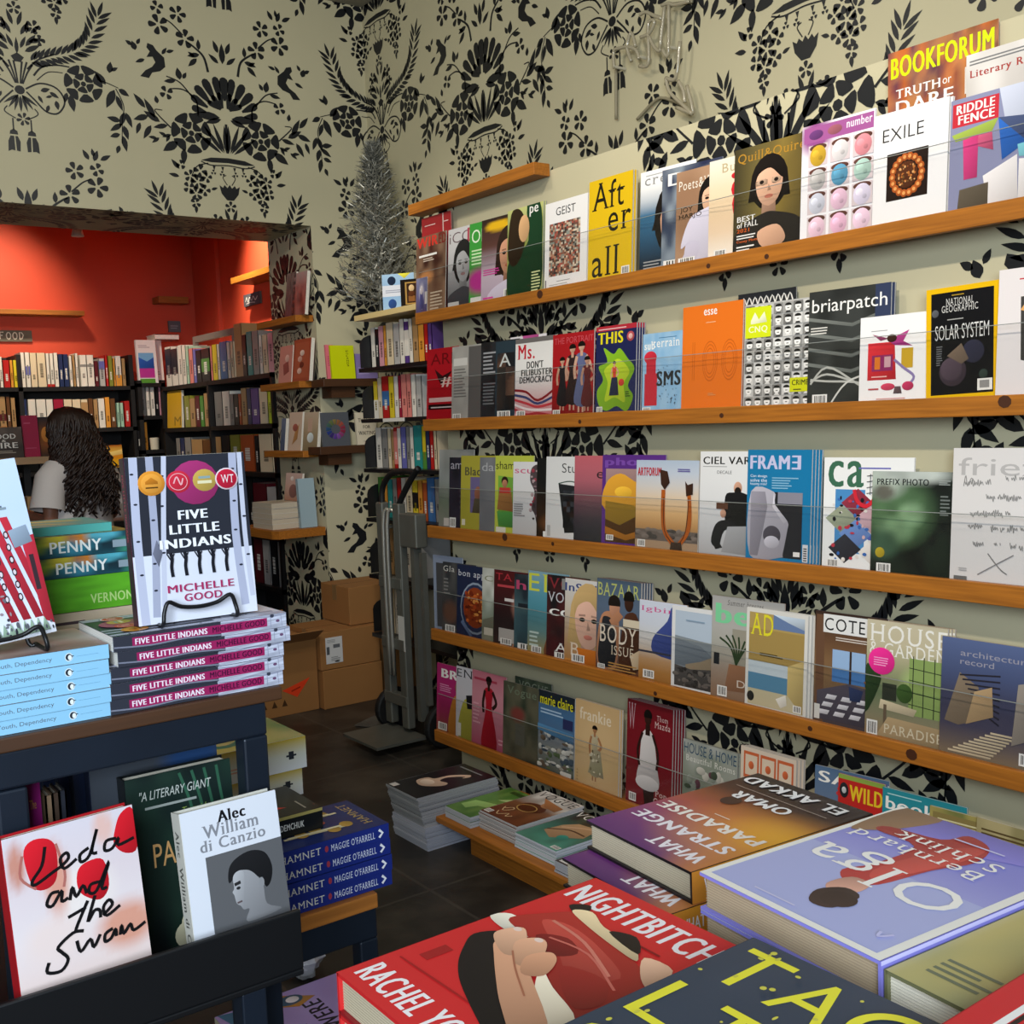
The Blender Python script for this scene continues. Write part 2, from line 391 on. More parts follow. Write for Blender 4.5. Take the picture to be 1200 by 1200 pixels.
    o.append(ribbon([(-95, 556), (-60, 566), (0, 562), (60, 566), (95, 556)], 4, 4))
    o.append([(-36, 632), (-24, 640), (-18, 630), (-8, 640), (0, 628), (8, 640), (18, 630), (24, 640), (36, 632), (30, 660), (12, 682), (-12, 682), (-30, 660)])
    o += flower(0, 705, 20, 5, 90)+[leaf(-14, 160+20, 110, 44, 20), leaf(14, 180, 70, 44, 20), leaf(0, 215, 90, 70, 26), leaf(-14, 215, 140, 44, 18), leaf(14, 215, 40, 44, 18)]
    return o
def motif_bow():
    h = []
    h += feather([(45, 160), (110, 135), (190, 105), (250, 50), (288, -45)], 17, 44, 62, 17)
    h.append(ribbon([(30, 190), (70, 150), (130, 120)], 7, 5))
    h.append(ribbon([(50, 210), (80, 175), (130, 160), (175, 160)], 7, 5)); h.append(ribbon([(60, 225), (100, 190), (150, 185)], 4, 3))
    h += rose(220, 215, 62)
    h += [leaf(170, 262, 280, 62, 32), leaf(160, 255, 255, 40, 20), leaf(315, 160, 80, 44, 28), leaf(322, 150, 30, 30, 16)]
    h.append(ribbon([(270, 190), (310, 200), (345, 212)], 4, 3)); h.append(ribbon([(335, 215), (360, 275), (352, 330), (345, 420)], 4, 3))
    for x, y, a, L, W in ((300, 205, 130, 60, 30), (330, 220, 245, 80, 36), (345, 215, 330, 44, 26), (335, 240, 290, 60, 24), (362, 300, 250, 62, 26), (366, 300, 290, 60, 24), (345, 335, 170, 50, 26), (350, 345, 215, 56, 24), (355, 350, 285, 55, 26), (340, 385, 200, 40, 22), (350, 390, 280, 60, 26), (335, 428, 250, 34, 20)): h.append(leaf(x, y, a, L, W))
    # bouquet crown
    for x, y, a, L, W in ((26, 128, 30, 62, 22), (30, 108, 52, 60, 20), (12, 118, 66, 50, 16), (40, 92, 20, 58, 20), (16, 70, 62, 56, 18), (36, 62, 84, 46, 18), (8, 38, 72, 56, 18), (50, 60, 48, 48, 16)): h.append(leaf(x, y, a, L, W))
    h += flower(60, 35, 26, 5, 0)+flower(78, 80, 20, 4, 0)
    for k, (x, y) in enumerate(((14, 165), (30, 165), (48, 172))): h.append(ribbon([(4+k*4, 245), (x*.6, 205), (x, y)], 5, 7))
    # bow
    h.append(ribbon([(20, 262), (70, 235), (125, 245), (150, 290), (125, 335), (85, 335), (50, 300), (22, 272)], 6, 6))
    h += [leaf(70, 262, 20, 34, 20), leaf(100, 262, 330, 36, 18), leaf(120, 290, 280, 34, 20), leaf(95, 310, 250, 30, 16), leaf(108, 275, 200, 24, 12), leaf(60, 280, 300, 30, 14)]
    for a in (285, 305, 325): h.append(leaf(6, 285, a, 62, 13))
    h.append(ribbon([(45, 330), (55, 350), (20, 372)], 4, 4))
    h.append(ribbon([(30, 372), (30, 415)], 5, 5))
    h.append([(16, 430), (18, 418), (30, 410), (42, 418), (44, 430)])
    h += [[(12, 490), (10, 455), (18, 436), (26, 436), (24, 488)], [(29, 488), (30, 436), (42, 436), (50, 455), (52, 492), (40, 486)]]
    o = h+mirror(h)
    o.append(ell(0, 268, 17, 16, 12)); o += flower(5, 372, 24, 6, 15); o.append(leaf(0, 288, 270, 60, 15)); o.append(leaf(0, 140, 90, 60, 16))
    o.append([(-22, 150), (0, 135), (22, 150), (10, 168), (-10, 168)])
    return o
def clip(poly, x0, y0, x1, y1):
    for ax, lim, sg in ((0, x0, 1), (0, x1, -1), (1, y0, 1), (1, y1, -1)):
        if not poly: return poly
        out = []
        for i in range(len(poly)):
            a, b = poly[i-1], poly[i]; ia, ib = sg*(a[ax]-lim) >= 0, sg*(b[ax]-lim) >= 0
            if ia != ib:
                t = (lim-a[ax])/(b[ax]-a[ax]); out.append((a[0]+t*(b[0]-a[0]), a[1]+t*(b[1]-a[1])))
            if ib: out.append(b)
        poly = out
    return poly
BASKET, BOW = motif_basket(), motif_bow()
def pattern(g, cols, rect, fmap, k, period, mi=1):
    """cols: (t, z of a basket rim, z of a bow knot) columns; rect in (t, z)"""
    for t, za, zb in cols:
        for mo, z0, yr, sc_ in ((BASKET, za, 548, 1), (BOW, zb, 268, .86)):
            for j in range(-3, 4):
                zz = z0+j*period
                if zz < rect[1]-1 or zz > rect[3]+1: continue
                for p in mo:
                    q = [(t+x*k*sc_, zz-(y-yr)*k*sc_*.96) for x, y in p]
                    q = clip(q, *rect)
                    if len(q) > 2: g.poly([fmap(*e) for e in q], '15171b', mi)
K = .00151; PER = 1.62; XW, YF, CZ = 3.10, 5.456, 3.72
def colz(n): # columns alternate by half a period
    return (2.81, 2.81+.235+.0 if 0 else 3.03-.81) if n % 2 else (2.81+.81, 3.03)
COLS = [(.32, *colz(1)), (1.30, *colz(0)), (2.28, *colz(1)), (3.262, *colz(0)), (4.212, *colz(1)), (5.13, *colz(0)), (6.09, *colz(1)), (7.05, *colz(0)), (8.0, *colz(1))]
# right wall
g = G(); g.box((XW, -1.6, 0), (XW+.1, YF, CZ))
pattern(g, COLS, (XW, 0, XW+YF+1.6, CZ), lambda t, z: (XW-.0015, YF-(t-XW), z), K, PER)
struct(g.build('wall_right', [CREAM, INK]))
# far wall with the wide opening
JX, HZ, YB = 2.725, 2.52, 6.02
g = G(); g.box((-3.2, YF, HZ), (XW+.1, YB, CZ)); g.box((JX, YF, 0), (XW+.1, YB, HZ)); g.box((-3.2, YF, 0), (.1, YB, HZ))
pattern(g, COLS, (-.4, HZ, XW, CZ), lambda t, z: (t, YF-.0015, z), K, PER)
pattern(g, COLS, (JX, 0, XW, HZ), lambda t, z: (t, YF-.0015, z), K, PER)
pattern(g, [(.35, *colz(0))], (0, 0, YB-YF, HZ), lambda t, z: (JX-.0015, YF+t, z), K, PER)
pattern(g, [(.3+.95*i, 1.0, 1.8) for i in range(3)], (.1, 0, JX, YB-YF), lambda t, z: (t, YF+z, HZ-.0015), K, PER)
struct(g.build('wall_far', [CREAM, INK]))
g = G(); g.box((-3.2, -1.6, CZ), (XW+.1, YB, CZ+.1)); struct(g.build('ceiling', CEIL))
g = G(); g.box((-3.3, -1.6, 0), (-3.2, YF, CZ)); struct(g.build('wall_left', CREAM))
# floor of slate tiles
def floor_mat():
    mt = bpy.data.materials.new('slate_tiles'); mt.use_nodes = True; nt = mt.node_tree; N = nt.nodes; L = nt.links
    b = N['Principled BSDF']; b.inputs['Roughness'].default_value = .42
    tc = N.new('ShaderNodeTexCoord'); mp = N.new('ShaderNodeMapping'); mp.inputs['Location'].default_value = (.12, .2, 0); L.new(tc.outputs['Object'], mp.inputs[0])
    br = N.new('ShaderNodeTexBrick'); br.offset = 0; br.inputs['Scale'].default_value = 1; br.inputs['Mortar Size'].default_value = .006
    br.inputs['Brick Width'].default_value = .61; br.inputs['Row Height'].default_value = .61
    br.inputs['Color1'].default_value = (*lin('2a2725'), 1); br.inputs['Color2'].default_value = (*lin('23211d'), 1); br.inputs['Mortar'].default_value = (*lin('3d3934'), 1)
    L.new(mp.outputs[0], br.inputs[0])
    nz = N.new('ShaderNodeTexNoise'); nz.inputs['Scale'].default_value = 3.2; nz.inputs['Detail'].default_value = 7; L.new(tc.outputs['Object'], nz.inputs[0])
    rp = N.new('ShaderNodeValToRGB'); rp.color_ramp.elements[0].position = .45; rp.color_ramp.elements[1].position = .72; L.new(nz.outputs[0], rp.inputs[0])
    mx = N.new('ShaderNodeMix'); mx.data_type = 'RGBA'; ml = N.new('ShaderNodeMath'); ml.operation = 'MULTIPLY'; ml.inputs[1].default_value = .5
    L.new(rp.outputs[0], ml.inputs[0]); L.new(ml.outputs[0], mx.inputs['Factor']); L.new(br.outputs[0], mx.inputs['A']); mx.inputs['B'].default_value = (*lin('645b50'), 1)
    L.new(mx.outputs['Result'], b.inputs['Base Color'])
    bp = N.new('ShaderNodeBump'); bp.inputs['Strength'].default_value = .25; bp.inputs['Distance'].default_value = .01; L.new(nz.outputs[0], bp.inputs['Height']); L.new(bp.outputs[0], b.inputs['Normal'])
    return mt
g = G(); g.box((-3.3, -1.6, -.1), (3.4, 8.7, 0)); struct(g.build('floor', floor_mat()))
# red room behind the opening
RX, RY = 3.24, 8.6
g = G(); g.box((-1.6, RY, 0), (RX+.1, RY+.1, 3.5)); struct(g.build('wall_back', RED))
g = G(); g.box((RX, YB, 0), (RX+.1, RY, 3.5)); struct(g.build('wall_side', RED))
g = G(); g.box((-1.7, YB, 0), (-1.6, RY+.1, 3.5)); struct(g.build('wall_end', RED))
g = G(); g.box((-1.7, YB, 3.5), (RX+.1, RY+.1, 3.6)); struct(g.build('ceiling_back', CEIL))
ys_ = onX(255, 330, RX)[1]; g = G(); g.box((RX-.03, ys_-.05, 1.2), (RX, ys_, 3.5)); struct(g.build('trim_1', RED))
# ---------------------------------------------------------------- magazine wall: panel, five shelves
PX, SY0, SY1 = 2.40, .55, 3.735
PZ = 2.285
g = G(); g.box((PX, SY0, .0), (PX+.035, 3.70, PZ))
PK = .00163; PP = 1.62*PK/K; a0 = 2.222-.14; S_ = .98*PK/K
pattern(g, [(2.01+S_*i, a0+(PP/2 if i % 2 else 0), a0-.585+(PP/2 if not i % 2 else PP)) for i in (-1, 0, 1, 2)], (SY0, 0, 3.70, PZ), lambda t, z: (PX-.0015, t, z), PK, PP)
# the stencil runs mirrored along Y, as on the wall
struct(g.build('wall_display', [CREAM, INK]))
SHZ = []
for (l, r), (lb, rb) in ((((486.5, 367), (1200, 230)), ((486.5, 381), (1200, 255))), (((496, 491), (1200, 463)), ((495, 505), (1200, 487))), (((501, 616), (1200, 688)), ((500, 631), (1200, 711))), (((505, 736), (1200, 907)), ((505, 749), (1200, 930))), (((509, 855), (690, 924)), ((509, 867.5), (690, 940)))):
    SHZ.append(((onX(*l, 2.30)[2]+onX(*r, 2.30)[2])/2, (onX(*lb, 2.30)[2]+onX(*rb, 2.30)[2])/2))
LEVEL = ['top', 'second', 'third', 'fourth', 'lowest']
for i, (zt, zb) in enumerate(SHZ):
    y1 = onX([486.5, 495.5, 500.5, 505, 509][i], [374, 498, 623, 742, 861][i], 2.30)[1]
    t = thing('magazine_shelf', f'{LEVEL[i]} of the five pine magazine shelves on the patterned display wall', 'shelf', Matrix.Translation((2.30, y1, zb)), 'pine magazine shelves')
    T = Matrix.Translation((-2.30, -y1, -zb))
    g = G(); g.box((2.32, SY0, zt-.03), (PX, y1-.004, zt-.012)); g.build('shelf_board', WOOD, t, None).matrix_local = T
    g = G(); g.box((2.30, SY0, zb), (2.32, y1, zt)); g.build('front_lip', WOOD, t, bevel=.002).matrix_local = T
    rr = random.Random(i)
    for q in range(3):
        yk = 1.0+rr.random()*2.3; zk = zb+(zt-zb)*(.25+.5*rr.random())
        g = G(); g.poly([(2.2993, yk+(.008+.008*(q == 0))*math.cos(a*.7), zk+(.007+.007*(q == 0))*math.sin(a*.7)) for a in range(9)], mi=0); g.build('knot', KNOT, t).matrix_local = T
    g = G(); g.box((2.308, SY0, zt+.0005), (2.3105, y1-.03, zt+.152)); ag = g.build('acrylic_guard', ACRYL, t); ag.matrix_local = T
    g = G(); g.box((2.3078, SY0, zt+.1522), (2.3107, y1-.03, zt+.1538)); g.build('edge_highlight', mat('highlight_grey', '8e918c', .25), ag)  # pale grey strip stands in for the highlight along the guard's top edge
# small bare shelf on the upper edge of the panel
pa, pb = onX(478, 243, 2.33), onX(625.5, 190.5, 2.33)
t = thing('wall_shelf', 'short bare brown shelf board above the left end of the magazine wall', 'shelf', Matrix.Translation((2.33, pb[1], 2.265)))
g = G(); g.box((0, 0, 0), (.068, pa[1]-pb[1], .042)); g.build('shelf_board', WOOD, t, bevel=.002)
# ---------------------------------------------------------------- magazines on the wall
def face(u, v, r, skin='caa083', hair='2a1a12', top='333333', asp=.76, long=1.0, turn=0):
    """a printed portrait: hair, neck, shoulders, face with eyes, nose and mouth"""
    a = r*1.0; b = r*1.28*asp
    dk = tuple(lin(skin)*.55); rd = tuple(lin(skin)*np.array([.75, .42, .42]))
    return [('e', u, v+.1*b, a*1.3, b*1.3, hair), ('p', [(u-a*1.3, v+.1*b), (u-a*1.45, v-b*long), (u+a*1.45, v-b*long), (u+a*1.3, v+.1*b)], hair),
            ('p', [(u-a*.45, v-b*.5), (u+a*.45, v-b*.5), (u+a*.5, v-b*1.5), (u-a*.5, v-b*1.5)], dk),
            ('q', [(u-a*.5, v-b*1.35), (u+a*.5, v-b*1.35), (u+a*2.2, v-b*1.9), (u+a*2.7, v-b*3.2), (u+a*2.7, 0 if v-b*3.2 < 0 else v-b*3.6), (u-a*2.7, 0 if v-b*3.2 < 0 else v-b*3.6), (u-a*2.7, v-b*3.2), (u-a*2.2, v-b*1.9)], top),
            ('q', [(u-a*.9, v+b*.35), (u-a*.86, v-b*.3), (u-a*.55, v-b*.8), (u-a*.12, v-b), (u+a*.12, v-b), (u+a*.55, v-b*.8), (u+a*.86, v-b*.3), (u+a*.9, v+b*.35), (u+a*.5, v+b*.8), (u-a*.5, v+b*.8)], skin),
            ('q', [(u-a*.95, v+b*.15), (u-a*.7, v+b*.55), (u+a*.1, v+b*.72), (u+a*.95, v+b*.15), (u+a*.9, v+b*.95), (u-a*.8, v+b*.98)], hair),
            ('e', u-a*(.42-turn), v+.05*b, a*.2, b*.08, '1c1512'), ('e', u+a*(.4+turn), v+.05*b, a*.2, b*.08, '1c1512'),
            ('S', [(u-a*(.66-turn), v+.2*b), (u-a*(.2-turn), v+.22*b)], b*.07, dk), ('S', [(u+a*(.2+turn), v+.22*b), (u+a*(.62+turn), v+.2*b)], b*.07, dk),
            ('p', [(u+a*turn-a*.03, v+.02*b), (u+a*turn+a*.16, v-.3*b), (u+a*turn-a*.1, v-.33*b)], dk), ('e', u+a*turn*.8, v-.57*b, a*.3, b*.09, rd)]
def figure(u, v0, v1, dress, skin='5a3826', asp=.76, w=1.0, hair='120c0a'):
    """a small printed standing figure between v0 (hem) and v1 (crown)"""
    h = v1-v0; k = h*w/asp*.5
    return [('p', [(u-.13*k, v0), (u-.05*k, v0), (u-.05*k, v0+.3*h), (u-.13*k, v0+.3*h)], skin), ('p', [(u+.05*k, v0), (u+.13*k, v0), (u+.13*k, v0+.3*h), (u+.05*k, v0+.3*h)], skin),
            ('q', [(u-.3*k, v0+.14*h), (u+.34*k, v0+.12*h), (u+.17*k, v0+.58*h), (u+.22*k, v0+.82*h), (u-.22*k, v0+.82*h), (u-.14*k, v0+.58*h)], dress),
            ('s', [(u+.2*k, v0+.8*h), (u+.4*k, v0+.65*h), (u+.2*k, v0+.56*h)], .09*k, skin), ('s', [(u-.2*k, v0+.8*h), (u-.3*k, v0+.62*h), (u-.26*k, v0+.48*h)], .09*k, skin),
            ('r', u-.06*k, v0+.8*h, u+.06*k, v0+.88*h, skin), ('e', u, v0+.935*h, .13*k, .062*h, skin), ('p', ell(u, v0+.95*h, .16*k, .06*h, 10, -.2, 3.4), hair)]
def dots(n, u0, v0, u1, v1, cols, ru, rv, seed=1):
    r = random.Random(seed); return [('e', u0+(u1-u0)*r.random(), v0+(v1-v0)*r.random(), ru*(.5+r.random()), rv*(.5+r.random()), r.choice(cols)) for _ in range(n)]
def tiles(n, m_, u0, v0, u1, v1, cols, seed=1):
    r = random.Random(seed); du, dv = (u1-u0)/n, (v1-v0)/m_
    return [('T', u0+i*du, v0+j*dv, u0+(i+1)*du, v0+(j+1)*dv, r.choice(cols)) for i in range(n) for j in range(m_)]
def magazine(w, h, t, ops, name='magazine', edge='d8d4cc', spine=None, grid=26):
    """parts of one upright magazine in its own axes: x 0..w, z 0..h, front at y 0, back at y t"""
    r = bpy.data.objects.new(name, None); r.empty_display_size = .02; C.objects.link(r)
    g = G(); g.box((.0012, .0006, .0005), (w-.0008, t-.0006, h-.0008), edge)
    n = max(2, min(9, int(t/.0018)))
    for q in range(n): # page signatures showing on the fore edge and the head
        y = .0008+(t-.0016)*(q+.5)/n; k = tuple(lin(edge)*.72)
        g.box((w-.001, y, .0005), (w-.0004, y+.0003, h-.0008), k); g.box((.0012, y, h-.0009), (w-.0008, y+.0003, h-.0004), k)
    g.build('pages', MATTE, r)
    g = G(); l = paint(g, w, h, ops, lambda x, z, d: (x, -.0002-d, z), grid=grid)
    bc = spine or (ops[0][1] if isinstance(ops[0][1], str) else 'dddddd')
    g.box((0, 0, 0), (w, .0004, h), bc); g.box((0, t-.0004, 0), (w, t, h), bc); g.box((0, 0, 0), (.0006, t, h), bc)
    g.build('cover', PRINT, r); return r
def z_at(px, X, zs):
    lo, hi = -2.0, 5.4
    for _ in range(50):
        y = (lo+hi)/2
        if proj((X, y, zs))[0] > px: lo = y
        else: hi = y
    return y
def h_at(py, X, Y, zs):
    lo, hi = zs, zs+.6
    for _ in range(40):
        z = (lo+hi)/2
        if proj((X+(z-zs)*(.07 if X < 2.34 else .025), Y, z))[1] > py: lo = z
        else: hi = z
    return z-zs
WALLG = 'magazines on the wall shelves'
def hand(u, v, n, s=.021, sl=.012, seed=1, wd=.006, c='8a8886'):
    r = random.Random(seed); out = []; run = []; up = 1
    for i in range(n):
        if r.random() < .13 and len(run) > 3: out.append(('s', run, wd, c)); run = []; u += s*.8
        run.append((u, v+up*(.008+.022*r.random()**3))); u += s*(.25 if i % 3 == 1 else .6); v += sl*s*10*.12; up = -up
    if len(run) > 1: out.append(('s', run, wd, c))
    return out
def fill_shelf(k, items):
    zs = SHZ[k][0]-.0115
    for it in items: it['Y'] = z_at(it['x'], it.get('X', 2.326), zs)
    for i, it in enumerate(items):
        X = it.get('X', 2.326); Y = it['Y']; h = h_at(it['y'], X, Y, zs)/math.cos(math.radians(4))
        w = it.get('w') or (Y-z_at(it['xr'], X, zs) if 'xr' in it else min(.215, h*.77))
        t = it.get('t', .004); p = 9
        if X < 2.34 and i+1 < len(items):
            nx = [q for q in items[i+1:] if q.get('X', 2.326) < 2.34]
            if nx: p = Y-nx[0]['Y']
        th = math.asin(min(.26, (t+.003)/p)) if p < w+.004 else 0
        if 'turn' in it: th = math.radians(it['turn'])
        r = magazine(w, h, t, it['ops'], edge=it.get('edge', 'd8d4cc'), spine=it.get('sp'), grid=it.get('grid', 26))
        M_ = frame((X, Y, zs), -math.pi/2+th, math.radians(4.0 if X < 2.34 else 1.4), math.radians(it.get('roll', 0)))
        r.matrix_world = M_
        tag(r, it['l'], 'magazine', WALLG)
        for c in range(it.get('n', 0)): # further copies of the same issue standing behind it
            c_ = copy_tree(r); s = c+1
            c_.matrix_world = M_ @ Matrix.Translation((.005*s, (t+.0012)*s, 0))
            tag(c_, 'copy tucked behind the '+' '.join(it['l'].replace('front copy of the ', '').split()[:12]), 'magazine', it['g'])
W_, K_ = 'f2efe9', '141414'
def I(x, y, l, ops, **k): return dict(x=x, y=y, l=l, ops=ops, **k)
